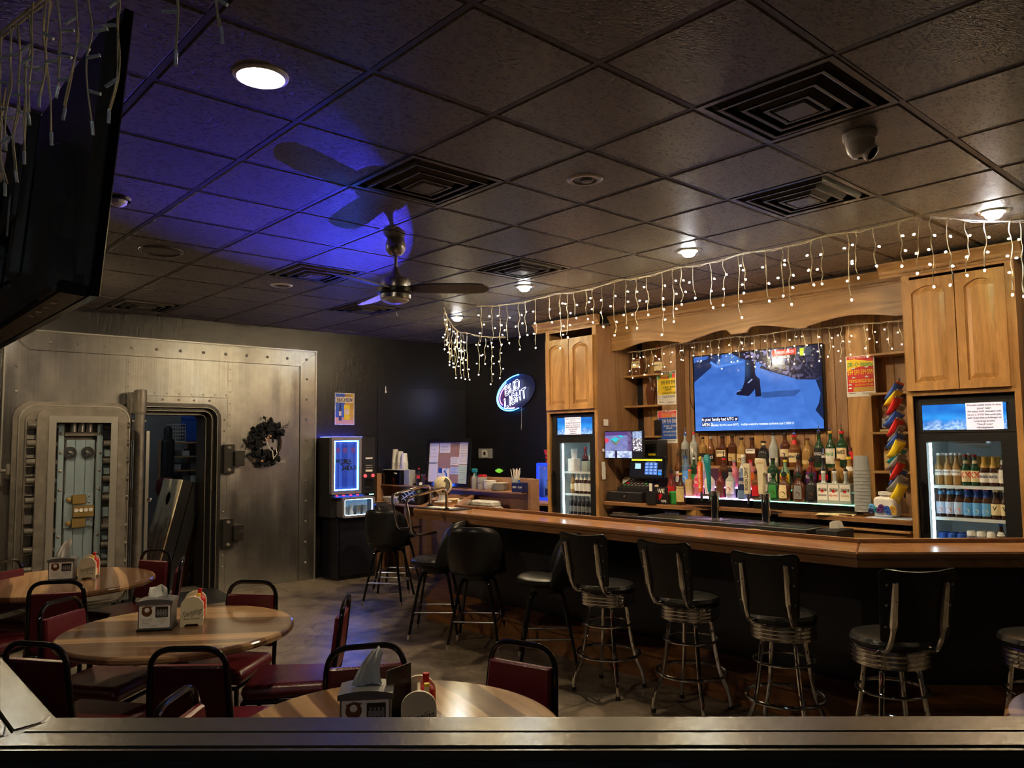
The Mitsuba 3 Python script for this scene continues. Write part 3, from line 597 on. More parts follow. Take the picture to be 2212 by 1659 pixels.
# ---- the TV over the bar
def tv_fn(p, n, uv):
    u, v = uv.x, uv.y; a = u * 1.78
    g = fbm(a * 9.0, v * 14.0, 1.0, 4); h = noise(a * 2.0, v * 2.5, 6.0)
    c = mix((0.022, 0.095, 0.44), (0.10, 0.30, 0.92), dr.clip(0.5 * g + 0.45 * h + 0.25 * (1 - v) - 0.05, 0, 1))
    c = sel(inside(u, v, [(0.0, 0.66), (0.0, 1.0), (0.17, 1.0), (0.15, 0.84)]), (0.010, 0.022, 0.085), c)
    c = sel(inside(u, v, [(0.0, 0.92), (0.0, 1.0), (0.13, 1.0), (0.12, 0.96)]), (0.05, 0.15, 0.55), c)
    c = sel(inside(u, v, [(0.15, 0.88), (0.17, 1.0), (0.40, 1.0), (0.42, 0.88), (0.36, 0.86)]), mix((0.012, 0.04, 0.16), (0.06, 0.2, 0.6), smoothstep(0.45, 0.6, noise(a * 7, v * 6, 3.0))), c)
    c = sel((dr.abs(u - 0.255) < 0.012) & (v > 0.84), (0.06, 0.2, 0.68), c)
    c = sel(inside(u, v, [(0.14, 0.90), (0.20, 0.83), (0.42, 0.87), (0.42, 0.895), (0.21, 0.86), (0.15, 0.93)]), (0.10, 0.30, 0.88), c)
    c = sel(inside(u, v, [(0.55, 0.47), (0.86, 0.48), (0.80, 0.40), (0.56, 0.40)]), c * 0.55, c)
    c = sel(inside(u, v, [(0.80, 0.60), (0.86, 0.40), (0.88, 0.22), (0.95, 0.05), (1.0, 0.0), (1.0, 0.14), (0.945, 0.22), (0.97, 0.30), (0.985, 0.42), (0.955, 0.58)]), mix(c, mi.Color3f(0.05, 0.17, 0.6), 0.7), c)
    c = sel(inside(u, v, [(0.955, 0.58), (0.985, 0.42), (0.97, 0.30), (0.945, 0.22), (1.0, 0.10), (1.0, 0.62)]), (0.006, 0.016, 0.06), c)
    leg = inside(u, v, [(0.435, 0.90), (0.52, 0.90), (0.51, 0.74), (0.515, 0.69), (0.545, 0.64), (0.553, 0.42), (0.508, 0.42), (0.505, 0.52), (0.48, 0.47), (0.455, 0.435), (0.36, 0.455), (0.355, 0.475), (0.375, 0.51), (0.405, 0.535), (0.425, 0.62), (0.43, 0.70)])
    c = sel(leg, mix((0.004, 0.006, 0.03), (0.02, 0.06, 0.16), smoothstep(0.49, 0.44, u) * smoothstep(0.6, 0.75, v)), c)
    c = sel(inside(u, v, [(0.36, 0.495), (0.40, 0.505), (0.385, 0.515)]) | inside(u, v, [(0.445, 0.60), (0.485, 0.655), (0.49, 0.64), (0.46, 0.60)]), (0.35, 0.45, 0.75), c)
    dress = inside(u, v, [(0.33, 1.0), (0.385, 0.94), (0.43, 0.905), (0.53, 0.86), (0.585, 0.80), (0.66, 0.73), (0.74, 0.66), (0.83, 0.60), (0.955, 0.585), (1.0, 0.62), (1.0, 1.0)])
    s = smoothstep(0.56, 0.66, noise(a * 40.0 + 2.0 * noise(a * 20, v * 20), v * 34.0, 2.0)) * smoothstep(1.02, 0.55, u)
    c = sel(dress, mix((0.010, 0.010, 0.035), (0.30, 0.27, 0.52), s), c)
    c = sel(inside(u, v, [(0.56, 0.815), (0.74, 0.66), (0.70, 0.68), (0.55, 0.78)]), (0.008, 0.01, 0.03), c)
    c = sel((u > 0.648) & (u < 0.825) & (v > 0.915) & (v < 0.985), (0.95, 0.03, 0.02), c)
    c = sel((u > 0.648) & (u < 0.825) & (v > 0.875) & (v < 0.915), (0.004, 0.004, 0.01), c)
    c = sel((u > 0.828) & (u < 0.93) & (v > 0.885) & (v < 0.985), mix((0.03, 0.04, 0.07), (0.10, 0.12, 0.16), noise(a * 20, v * 30)), c)
    c = sel(inside(u, v, [(0.85, 0.89), (0.875, 0.885), (0.88, 0.98), (0.85, 0.98)]), (0.75, 0.85, 0.05), c)
    c = sel((u > 0.057) & (u < 0.365) & (v > 0.122) & (v < 0.178), (0.004, 0.006, 0.05), c)
    c = sel((u > 0.057) & (u < 0.130) & (v > 0.055) & (v < 0.112), (0.004, 0.006, 0.05), c)
    return c * 0.85
k = Kit(); W_, H_ = 1.432, 0.812; M = FX(6.955, 4.12, 2.116)
k.add('casing', tf(box(-W_ / 2, W_ / 2, -H_ / 2, H_ / 2, -0.045, -0.001, 0.006), M), 'black_plastic', False)
k.add('bezel', tf(prism(sg.box(-W_ / 2, -H_ / 2, W_ / 2, H_ / 2).difference(sg.box(-W_ / 2 + 0.012, -H_ / 2 + 0.018, W_ / 2 - 0.012, H_ / 2 - 0.012)), -0.002, 0.004), M), 'black_gloss', False)
sw, sh = W_ - 0.024, H_ - 0.03
pic = k.add('screen', trimesh.Trimesh(np.eye(3), [[0, 1, 2]]), 'black_gloss'); k[pic] = {**screen(sw, sh, tv_fn), 'to_world': T((M @ FZ(0, 0.003, 0.0005)).tolist())}
def scr(s, h, u, v, width=None, align='l', bold=False):
    return tf(mv(text(s, h, 0.0008, bold, align, width), ((u - 0.5) * sw, (v - 0.5) * sh + 0.003, 0.001)), M)
k.add('captions', cat(scr('in your family had MTC or', 0.030, 0.06, 0.150, 0.42 * sw / 1.4, bold=True), scr('MEN 2.', 0.030, 0.062, 0.083, bold=True), scr('TORNADO WATCH', 0.026, 0.737, 0.95, 0.20, 'c'), scr('DOUGLAS', 0.022, 0.735, 0.893, 0.12, 'c', True),
      scr('medullary thyroid cancer (MTC) - multiple endocrine neoplasia syndrome type 2 (MEN 2)', 0.021, 0.135, 0.075, 0.655 * sw)), 'ink_white', False, **emit((0.75, 0.8, 0.95), 0.05))
k['bolt_plate'] = mikit.ply(tf(box(-0.3, 0.3, -0.2, 0.2, -0.05, -0.044), M), 'grey_metal')
put('wall_tv', k, 'large wall TV over the bar showing a black high-heeled boot on blue pavement', 'television')
del scene['wall_tv__bolt_plate']; scene['wall_tv__wall_mount'] = mikit.ply(tf(box(-0.3, 0.3, -0.2, 0.2, -0.052, -0.044), M), 'grey_metal')
one('tv_cable', tube(bend([(6.99, 4.86, 1.95), (6.98, 4.90, 2.05), (6.985, 4.905, 2.35), (6.985, 4.89, 2.62)], 0.05), 0.004, 6), 'black_matte', 'thin black cable running down the panelling left of the big wall TV', 'cable')
# ---- fridges
def fridge(yl, yr, zs0, zs1, gy0, gy1, gz0, gz1, shelf_z, note, label, sd):
    """yl/yr: outer sides as seen left/right; sign between zs0..zs1; glass gy0..gy1 x gz0..gz1"""
    k = Kit(); xf, xb = 6.385, 6.98
    k.add('side_wall', box(xf + 0.05, xb, yl - 0.03, yl, 0.02, 1.93), 'black_plastic', False); k.add('side_wall', box(xf + 0.05, xb, yr, yr + 0.03, 0.02, 1.93), 'black_plastic', False)
    k.add('back_wall', box(xb - 0.03, xb, yr + 0.03, yl - 0.03, 0.02, 1.93), 'black_plastic', False)
    k.add('base', box(xf + 0.05, xb - 0.03, yr + 0.03, yl - 0.03, 0.02, 0.36), 'black_plastic', False)
    k.add('lid', box(xf + 0.02, xb - 0.03, yr + 0.0, yl - 0.0, 1.655, 1.935), 'black_plastic', False)
    k.add('liner', cat(box(xf + 0.055, xb - 0.032, yl - 0.036, yl - 0.031, 0.362, 1.65), box(xf + 0.055, xb - 0.032, yr + 0.031, yr + 0.036, 0.362, 1.65), box(xb - 0.038, xb - 0.032, yr + 0.036, yl - 0.036, 0.362, 1.65), box(xf + 0.06, xb - 0.038, yr + 0.036, yl - 0.036, 1.642, 1.65), box(xf + 0.06, xb - 0.038, yr + 0.036, yl - 0.036, 0.362, 0.37)), 'fridge_white', False)
    def sign_fn(p, n, uv):
        w = fbm(uv.x * 6.0, uv.y * 3.0, sd, 3); ice = smoothstep(0.45, 0.05, uv.y + 0.25 * (noise(uv.x * 14.0, sd) - 0.5)) * noise(uv.x * 40.0, uv.y * 16.0, sd + 2.0)
        c = mix((0.006, 0.10, 0.50), (0.03, 0.32, 0.85), dr.clip(w * 0.7 + smoothstep(0.75, 0.45, uv.y) * smoothstep(0.2, 0.5, uv.y) * 0.6, 0, 1))
        return mix(c, (0.50, 0.72, 0.95), dr.clip(ice * 1.1, 0, 1))
    ys0, ys1 = gy0 + 0.042, gy1 - 0.042; M = FX(xf + 0.012, (ys0 + ys1) / 2, (zs0 + zs1) / 2)
    s = k.add('sign', trimesh.Trimesh(np.eye(3), [[0, 1, 2]]), 'black_gloss'); k[s] = {**screen(ys0 - ys1, zs1 - zs0, sign_fn, 1.0, 0.08), 'to_world': T(M.tolist())}
    n0, n1 = note; Mn = FX(xf + 0.008, (n0 + n1) / 2, (zs0 + zs1) / 2); h = zs1 - zs0
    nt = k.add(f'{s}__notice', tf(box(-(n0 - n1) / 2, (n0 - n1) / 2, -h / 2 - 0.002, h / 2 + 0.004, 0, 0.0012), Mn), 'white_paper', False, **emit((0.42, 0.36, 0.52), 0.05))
    lines = ['Please make sure to pay', 'your tab!', 'All tabs left unpaid will', 'incur a 25% fee and you', 'will lose the privilege of', 'running a tab.', 'Thank you!', '-Management']
    k.add(f'{s}__lettering', tf(cat([mv(text(t, h * 0.066, 0.0006, True, width=min(n0 - n1 - 0.02, 0.0175 * h / 0.19 * 0.58 * len(t))), (0, h * (0.43 - 0.123 * i), 0.0013)) for i, t in enumerate(lines)]), Mn), 'ink_black', False)
    k.add('header_trim', tf(prism(sg.box(-(yl - yr) / 2, zs0 - 0.02 - (zs0 + zs1) / 2, (yl - yr) / 2, 1.93 - (zs0 + zs1) / 2).difference(sg.box(-(ys0 - ys1) / 2, -(zs1 - zs0) / 2, (ys0 - ys1) / 2, (zs1 - zs0) / 2)), -0.02, 0.004), FX(xf + 0.012, (yl + yr) / 2, (zs0 + zs1) / 2)), 'black_plastic', False)
    d = k.add('door', tf(prism(sg.box(-(yl - yr) / 2, 0.05, (yl - yr) / 2, zs0 - 0.025).difference(sg.box(-(gy0 - (yl + yr) / 2), 0.42, (yl + yr) / 2 - gy1, gz1)), -0.045, 0.0), FX(xf, (yl + yr) / 2, 0)), 'black_plastic', False)
    k.add(f'{d}__pane', tf(sg_sheet(gy0 - gy1 + 0.01, gz1 - 0.415), FX(xf + 0.02, (gy0 + gy1) / 2, (gz1 + 0.42) / 2)), 'clear_glass', False)
    k.add(f'{d}__handle', cat(box(xf - 0.035, xf - 0.02, yl - 0.05, yl - 0.02, 0.90, 1.30, 0.006), box(xf - 0.022, xf, yl - 0.045, yl - 0.025, 0.92, 0.95), box(xf - 0.022, xf, yl - 0.045, yl - 0.025, 1.25, 1.28)), 'black_gloss', False)
    k.add('lamp', box(xf + 0.035, xf + 0.05, gy0 - 0.022, gy0 - 0.004, 0.45, gz1 - 0.01), 'white_plastic', False, **emit(np.array([0.70, 0.95, 1.0]) * 3.6, 0.6))
    k.add('lamp', box(xf + 0.10, xf + 0.16, gy1 + 0.08, gy0 - 0.08, 1.628, 1.640), 'white_plastic', False, **emit(np.array([0.78, 0.93, 1.0]) * 4.2, 0.6))
    for z in shelf_z:
        rods = [box(xf + 0.10, xb - 0.06, y - 0.002, y + 0.002, z - 0.005, z) for y in np.arange(gy1 - 0.02, gy0 + 0.02, 0.022)]
        k.add('shelf', cat(rods + [box(xf + 0.095, xf + 0.105, yr + 0.037, yl - 0.037, z - 0.018, z + 0.006), box(xb - 0.07, xb - 0.06, yr + 0.037, yl - 0.037, z - 0.008, z)]), 'fridge_white', False)
    return k, label
def sg_sheet(w, h): return trimesh.Trimesh([[-w / 2, -h / 2, 0], [w / 2, -h / 2, 0], [w / 2, h / 2, 0], [-w / 2, h / 2, 0]], [[0, 1, 2], [0, 2, 3]], process=False)
k, lab = fridge(2.400, 1.713, 1.690, 1.882, 2.330, 1.822, 0.70, 1.602, (0.775, 1.02, 1.262), (2.045, 1.80), 'big black glass-door drinks fridge at the right with lit blue sign and notice', 1.0)
k.add('fan_grille', cat([box(6.46 + 0.012 * i, 6.466 + 0.012 * i, 1.95, 2.14, 1.575 - 0.002 * i, 1.582 - 0.002 * i) for i in range(14)] + [box(6.45, 6.64, 1.94, 2.15, 1.585, 1.640)]), 'fridge_white', False)
put('drinks_fridge', k, lab, 'fridge')
k, lab = fridge(6.400, 5.712, 1.712, 1.902, 6.282, 5.815, 0.70, 1.620, (0.80, 1.038, 1.288), (6.20, 5.95), 'smaller-looking glass-door drinks fridge at the far left end of the back bar', 5.0)
put('drinks_fridge', k, lab, 'fridge')
# ---------------------------------------------------------------- bottles
def wrap(m, r, lift=0.0):
    v = np.array(m.vertices); a = v[:, 0] / r; rr = r + lift + v[:, 2]
    return trimesh.Trimesh(np.c_[rr * np.sin(a), v[:, 1], rr * np.cos(a)], m.faces, process=False)
PROF = {'bourbon': [(0, 0), (.92, 0), (1, .02), (1, .60), (.93, .66), (.60, .72), (.40, .76), (.36, .82), (.36, .93), (.40, .935), (.40, .95), (0, .95)],
        'wine': [(0, 0), (.92, 0), (1, .02), (1, .52), (.92, .58), (.62, .68), (.42, .75), (.36, .82), (.34, .94), (.38, .945), (.38, .96), (0, .96)],
        'tall': [(0, 0), (.92, 0), (1, .02), (1, .62), (.90, .68), (.50, .74), (.36, .78), (.32, .95), (0, .95)],
        'beer': [(0, 0), (.9, 0), (1, .02), (1, .52), (.94, .58), (.65, .68), (.47, .78), (.40, .92), (.44, .93), (.44, .95), (0, .95)],
        'squat': [(0, 0), (.85, 0), (.95, .03), (1, .20), (.97, .42), (.80, .58), (.45, .68), (.30, .72), (.28, .86), (.34, .87), (.34, .9), (0, .9)],
        'urn': [(0, 0), (.62, 0), (.70, .02), (.86, .25), (1, .48), (.95, .60), (.55, .71), (.34, .76), (.26, .82), (.25, .95), (0, .95)],
        'cone': [(0, 0), (1.0, 0), (1.05, .02), (.85, .45), (.74, .62), (.50, .68), (.42, .72), (.40, .92), (0, .92)],
        'can': [(0, 0), (.8, 0), (1, .06), (1, .90), (.84, .98), (.80, 1.0), (.72, .985), (0, .985)]}
_bot = {}
def bottle(h, r, prof, glass, cap=None, label=None, lz=(.14, .48), word=None, ink='ink_black', neck=None, nz=(.74, .86), pourer=False, arc=1.25, square=False, wsize=0.30, badge=None, flat_=1.0, wh=None):
    key = (h, r, prof, glass, cap, label, lz, word, ink, neck, nz, pourer, arc, square, wsize, badge, flat_, wh)
    if key in _bot: return _bot[key]
    k = Kit(); P = np.array(PROF[prof]) * [r, h]; n = 20
    Rz = PI / 2 + PI      # label faces -x after this turn (built facing -y)
    if square:
        bh = P[np.argmax(P[:, 1] > h * 0.5), 1]; body_h = h * 0.62
        b_ = soft_box(2 * r, 2 * r * 0.62, body_h, r * 0.16); nk = lathe([(r * .55, body_h - 0.004), (r * .40, body_h + h * .05), (r * .33, body_h + h * .09), (r * .33, h * .95), (0, h * .95)], 14)
        g = cat(mv(b_, (0, 0, 0), rz=PI / 2), nk)
    else: g = mv(lathe(P, n), s=(flat_, 1, 1)) if flat_ != 1.0 else lathe(P, n)
    k.add('glass', g, glass, 40)
    top = P[-1, 1]
    nr = max(P[-2, 0], 0.008) if not square else r * .33
    if cap: k.add('cap', mv(lathe([(nr * 1.12, 0), (nr * 1.16, h * .06), (nr * 1.05, h * .07), (0, h * .07)], 12), (0, 0, top - h * 0.028)), cap)
    if pourer:
        k.add('pourer', cat(mv(lathe([(nr * 1.0, 0), (nr * .9, .012), (.004, .022), (.0035, .062), (0, .062)], 8), (0, 0, top + (h * .04 if cap else -0.002)))), 'black_plastic' if pourer == 1 else 'chrome')
    FM = np.array([[0, 0, -1, 0], [-1, 0, 0, 0], [0, 1, 0, 0], [0, 0, 0, 1.0]])   # wrapped sheet (x right, y up, z out) to facing -x
    if label:
        z0, z1 = lz[0] * h, lz[1] * h
        if square:
            w = 2 * r * 0.84; x = -r * 0.62; k.add('label', tf(box(-w / 2, w / 2, z0, z1, 0.0, 0.0012), np.array([[0, 0, -1, x], [-1, 0, 0, 0], [0, 1, 0, 0], [0, 0, 0, 1.0]])), label, False)
            if word: k.add('lettering', tf(mv(text(word, wh or (z1 - z0) * wsize, 0.0008, True, width=w * 0.86 if len(word) > 3 else None), (0, z0 + (z1 - z0) * .66, 0.0014)), np.array([[0, 0, -1, x], [-1, 0, 0, 0], [0, 1, 0, 0], [0, 0, 0, 1.0]])), ink, False)
        else:
            zs = np.linspace(z0, z1, 5); prr = P[P[:, 1].argsort(kind='stable')]; rr = np.interp(zs, prr[:, 1], prr[:, 0]) + 0.0012
            a = np.linspace(-arc, arc, 11); v = np.array([[-q * math.cos(t) * flat_ - 0.0004, -q * math.sin(t), z] for q, z in zip(rr, zs) for t in a]); f = []
            for i in range(4):
                for j in range(10): f += [(i * 11 + j, i * 11 + j + 1, (i + 1) * 11 + j + 1), (i * 11 + j, (i + 1) * 11 + j + 1, (i + 1) * 11 + j)]
            k.add('label', trimesh.Trimesh(v, np.array(f), process=False), label, True)
            if word:
                rw = float(np.interp((z0 + z1) / 2, prr[:, 1], prr[:, 0])); t = wrap(text(word, wh or (z1 - z0) * wsize, 0.0008, True, width=rw * min(1.7, arc * 1.5) if len(word) > 2 else None), rw, 0.0014)
                k.add('lettering', tf(mv(t, (0, z0 + (z1 - z0) * .62, 0)), np.array([[0, 0, -flat_, 0], [-1, 0, 0, 0], [0, 1, 0, 0], [0, 0, 0, 1.0]])), ink, False)
            if badge:
                rw = float(np.interp(z0 + (z1 - z0) * .35, prr[:, 1], prr[:, 0])); t = wrap(prism(sg.Point(0, 0).buffer((z1 - z0) * .2, quad_segs=4), 0, 0.0008), rw, 0.0014)
                k.add('emblem', tf(mv(t, (0, z0 + (z1 - z0) * .32, 0)), np.array([[0, 0, -flat_, 0], [-1, 0, 0, 0], [0, 1, 0, 0], [0, 0, 0, 1.0]])), badge, False)
    if neck:
        prr = P[P[:, 1].argsort(kind='stable')]; zs = np.array([nz[0] * h, (nz[0] + nz[1]) / 2 * h, nz[1] * h]); rr = (np.interp(zs, prr[:, 1], prr[:, 0]) if not square else np.array([r * .36] * 3)) + 0.001
        k.add('neck_label', lathe(list(zip(rr, zs)), 14), neck)
    _bot[key] = k; return k
def stand(px, X, z, kit, label, group=None, name='liquor_bottle', c='bottle', py=1000, dx=0.0, y=None):
    yy = at_x(px, py, X)[1] if y is None else y
    return put(name, kit, label, c, FZ(X + dx, yy, z + 0.0008), group)
# fridge bottles
GR = 'beer bottles in the right fridge'
z3, z2, z1 = 1.2685, 1.0265, 0.7815
Bcor = bottle(.245, .031, 'beer', 'glass_gold', 'ink_white', 'ink_white', (.30, .48), 'Corona', 'ink_navy', None)
Bxx = bottle(.235, .031, 'beer', 'glass_green', 'ink_red', 'label_cream', (.12, .48), 'XX', 'ink_red', 'label_cream', (.70, .80), wsize=.5)
Bmod = bottle(.220, .034, 'beer', 'glass_brown', 'ink_gold', 'ink_white', (.12, .45), 'Modelo', 'ink_navy', 'ink_gold', (.62, .94))
Bwht = bottle(.235, .033, 'beer', 'glass_brown', 'ink_green', 'ink_white', (.10, .52), None, 'ink_black', 'ink_white', (.68, .82), badge='label_tan')
Bmoon = bottle(.228, .031, 'beer', 'glass_brown', 'soft_blue', 'soft_blue', (.10, .50), None, 'ink_black', 'ink_sky', (.74, .86), badge='ink_orange')
Bblue = bottle(.228, .031, 'beer', 'glass_brown', 'ink_pink', 'ink_sky', (.08, .50), None, 'ink_black', 'ink_blue', (.68, .92), badge='ink_white')
Byue = bottle(.215, .032, 'beer', 'glass_brown', 'label_cream', 'label_cream', (.14, .52), 'V', 'ink_black', None, wsize=.34)
Bdark = bottle(.215, .031, 'beer', 'glass_brown', 'ink_blue', 'ink_white', (.58, .72), None, badge='ink_sky')
ordn = ['first', 'second', 'third', 'fourth', 'fifth', 'sixth', 'seventh', 'eighth']
def row(kits, X, z, y0, dy, text_, group, name='beer_bottle', c='bottle'):
    for i, (kt, what) in enumerate(kits): put(name, kt, text_.format(what=what, o=ordn[i]), c, FZ(X, y0 - dy * i, z), group)
row([(Bcor, 'pale gold beer bottle with white and navy label')] * 3 + [(Bxx, 'green beer bottle with red double cross')] * 2 + [(Bmod, 'stubby beer bottle with gold foil neck')] * 2 + [(Bwht, 'beer bottle with oval white label')], 6.53, z3, 2.298, .063, '{what}, {o} from left on top shelf at right', GR)
row([(Bmoon, 'beer bottle with sun-orange label')] * 3 + [(Bblue, 'beer bottle with bright blue label')] * 3 + [(Byue, 'beer bottle with cream label')] * 2, 6.53, z2, 2.298, .063, '{what}, {o} from left on middle shelf at right', GR)
can_y = bottle(.122, .031, 'can', 'ink_blue', None, 'ink_lime', (.08, .66)); can_w = bottle(.150, .031, 'can', 'ink_white', None, 'ink_grey', (.55, .75)); can_o = bottle(.150, .031, 'can', 'ink_white', None, 'ink_orange', (.3, .62))
row([(can_y, 'lime and blue drink can')] * 3 + [(can_w, 'white drink can')] * 2 + [(can_o, 'white and orange drink can')], 6.53, z1, 2.296, .067, '{what}, {o} from left on bottom shelf at right', 'cans in the right fridge', 'drink_can', 'can')
row([(Bdark, 'dark beer bottle with small blue roundel')] * 2, 6.53, z1, 1.896, .066, '{what}, {o} of two beside the cans, right fridge', GR)
for zz, kits in ((z3, [Bcor] * 4 + [Bmod] * 4), (z2, [Bmoon] * 3 + [Bblue] * 3 + [Byue] * 2), (z1, [can_y] * 4 + [can_w] * 2)):
    for i, kt in enumerate(kits):
        put('beer_bottle' if kt not in (can_y, can_w) else 'drink_can', kt, f'{ordn[i]} from left in the second row on the {dict({z3: "top", z2: "middle", z1: "bottom"})[zz]} shelf at right', 'bottle' if kt not in (can_y, can_w) else 'can', FZ(6.605, 2.294 - .0635 * i, zz), 'second rows in the right fridge')
GL = 'beer bottles in the left fridge'
Bsil = bottle(.232, .031, 'beer', 'glass_brown', 'ink_white', 'ink_white', (.12, .50), None, 'ink_blue', 'ink_white', (.66, .93), badge='soft_blue')
Blg = bottle(.232, .031, 'beer', 'glass_gold', 'ink_white', 'label_cream', (.2, .46))
Bblk = bottle(.225, .030, 'beer', 'glass_black', 'ink_grey', 'ink_grey', (.14, .42), None, 'ink_white', 'ink_grey', (.70, .93))
row([(Blg, 'pale green-gold beer bottle')] + [(Bsil, 'white-labelled brown beer bottle')] * 5, 6.53, 1.0445, 6.215, .064, '{what}, {o} from left on middle shelf of left fridge', GL)
row([(Bblk, 'dark silver-labelled beer bottle')] * 7, 6.53, 0.8065, 6.243, .063, '{what}, {o} from left on bottom shelf of left fridge', GL)
zt = 1.2945
for y, wd, hh, m_, lb in ((6.20, .11, .13, 'white_plastic', 'white plastic tub at left of the top shelf of left fridge'), (6.00, .10, .115, 'clear_plastic', 'clear square jug with lemon juice in left fridge')):
    kk = Kit(); kk.add('tub', mv(cat(prism(rrect(-wd / 2, wd / 2, -wd / 2, wd / 2, .015).difference(rrect(-wd / 2 + .004, wd / 2 - .004, -wd / 2 + .004, wd / 2 - .004, .012)), 0, hh), prism(rrect(-wd / 2, wd / 2, -wd / 2, wd / 2, .015), 0, .004)), (0, 0, 0)), m_, 20)
    if m_ == 'clear_plastic': kk.add('juice', prism(rrect(-wd / 2 + .005, wd / 2 - .005, -wd / 2 + .005, wd / 2 - .005, .012), .005, .05), 'ink_lime')
    else: kk.add('lid', prism(rrect(-wd / 2 - .003, wd / 2 + .003, -wd / 2 - .003, wd / 2 + .003, .017), hh, hh + .012), 'white_plastic')
    put('food_tub', kk, lb, 'container', FZ(6.54, y, zt))
kk = Kit(); kk.add('cup', lathe([(0, 0), (.03, 0), (.04, .11), (.037, .11), (.028, .004), (0, .004)], 20), 'white_plastic'); put('foam_cup', kk, 'white foam cup on the lidded tub in left fridge', 'cup', FZ(6.54, 6.20, zt + .1425))
stand(0, 6.62, zt, bottle(.27, .035, 'wine', 'glass_red', 'ink_red', 'ink_black', (.2, .5)), 'dark red sauce bottle at the back of left fridge top shelf', y=6.10)
stand(0, 6.64, zt, bottle(.285, .036, 'tall', 'glass_lightgreen', 'ink_green', 'ink_white', (.45, .62)), 'tall pale green bottle at the back of left fridge top shelf', y=6.02)
stand(0, 6.56, zt, bottle(.20, .034, 'tall', 'glass_pale', 'ink_white', 'ink_white', (.1, .5)), 'white bottle at right of left fridge top shelf', y=5.885)
# ---------------------------------------------------------------- stepped LED bottle shelves
def led_shelf(y0, y1, col, edge, label):
    k = Kit(); L = y1 - y0; yc = (y0 + y1) / 2
    for i, (xa, xb, zz) in enumerate(((6.60, 6.715, 1.068), (6.715, 6.815, 1.168))):
        k.add('riser', box(xa + 0.004, 6.83, y0 + 0.004, y1 - 0.004, 0.9885 if i == 0 else 1.066, zz - 0.012), 'black_gloss', False)
        k.add('lit_top', box(xa, xb, y0, y1, zz - 0.011, zz, 0.002), 'white_plastic', False, **emit(np.array(col), 0.25))
        k.add('lit_edge', box(xa - 0.003, xa - 0.0005, y0 + .004, y1 - .004, zz - 0.010, zz - 0.001), 'white_plastic', False, **emit(np.array(edge), 0.1))
    return put('lit_bottle_riser', k, label, 'bottle display')
led_shelf(4.00, 4.80, (3.0, 1.7, 4.4), (3.4, 2.4, 4.6), 'stepped black bottle riser glowing purple at its left half')
led_shelf(2.985, 3.97, (0.012, 0.16, 0.09), (0.12, 1.5, 0.85), 'stepped black bottle riser glowing green along its edges')
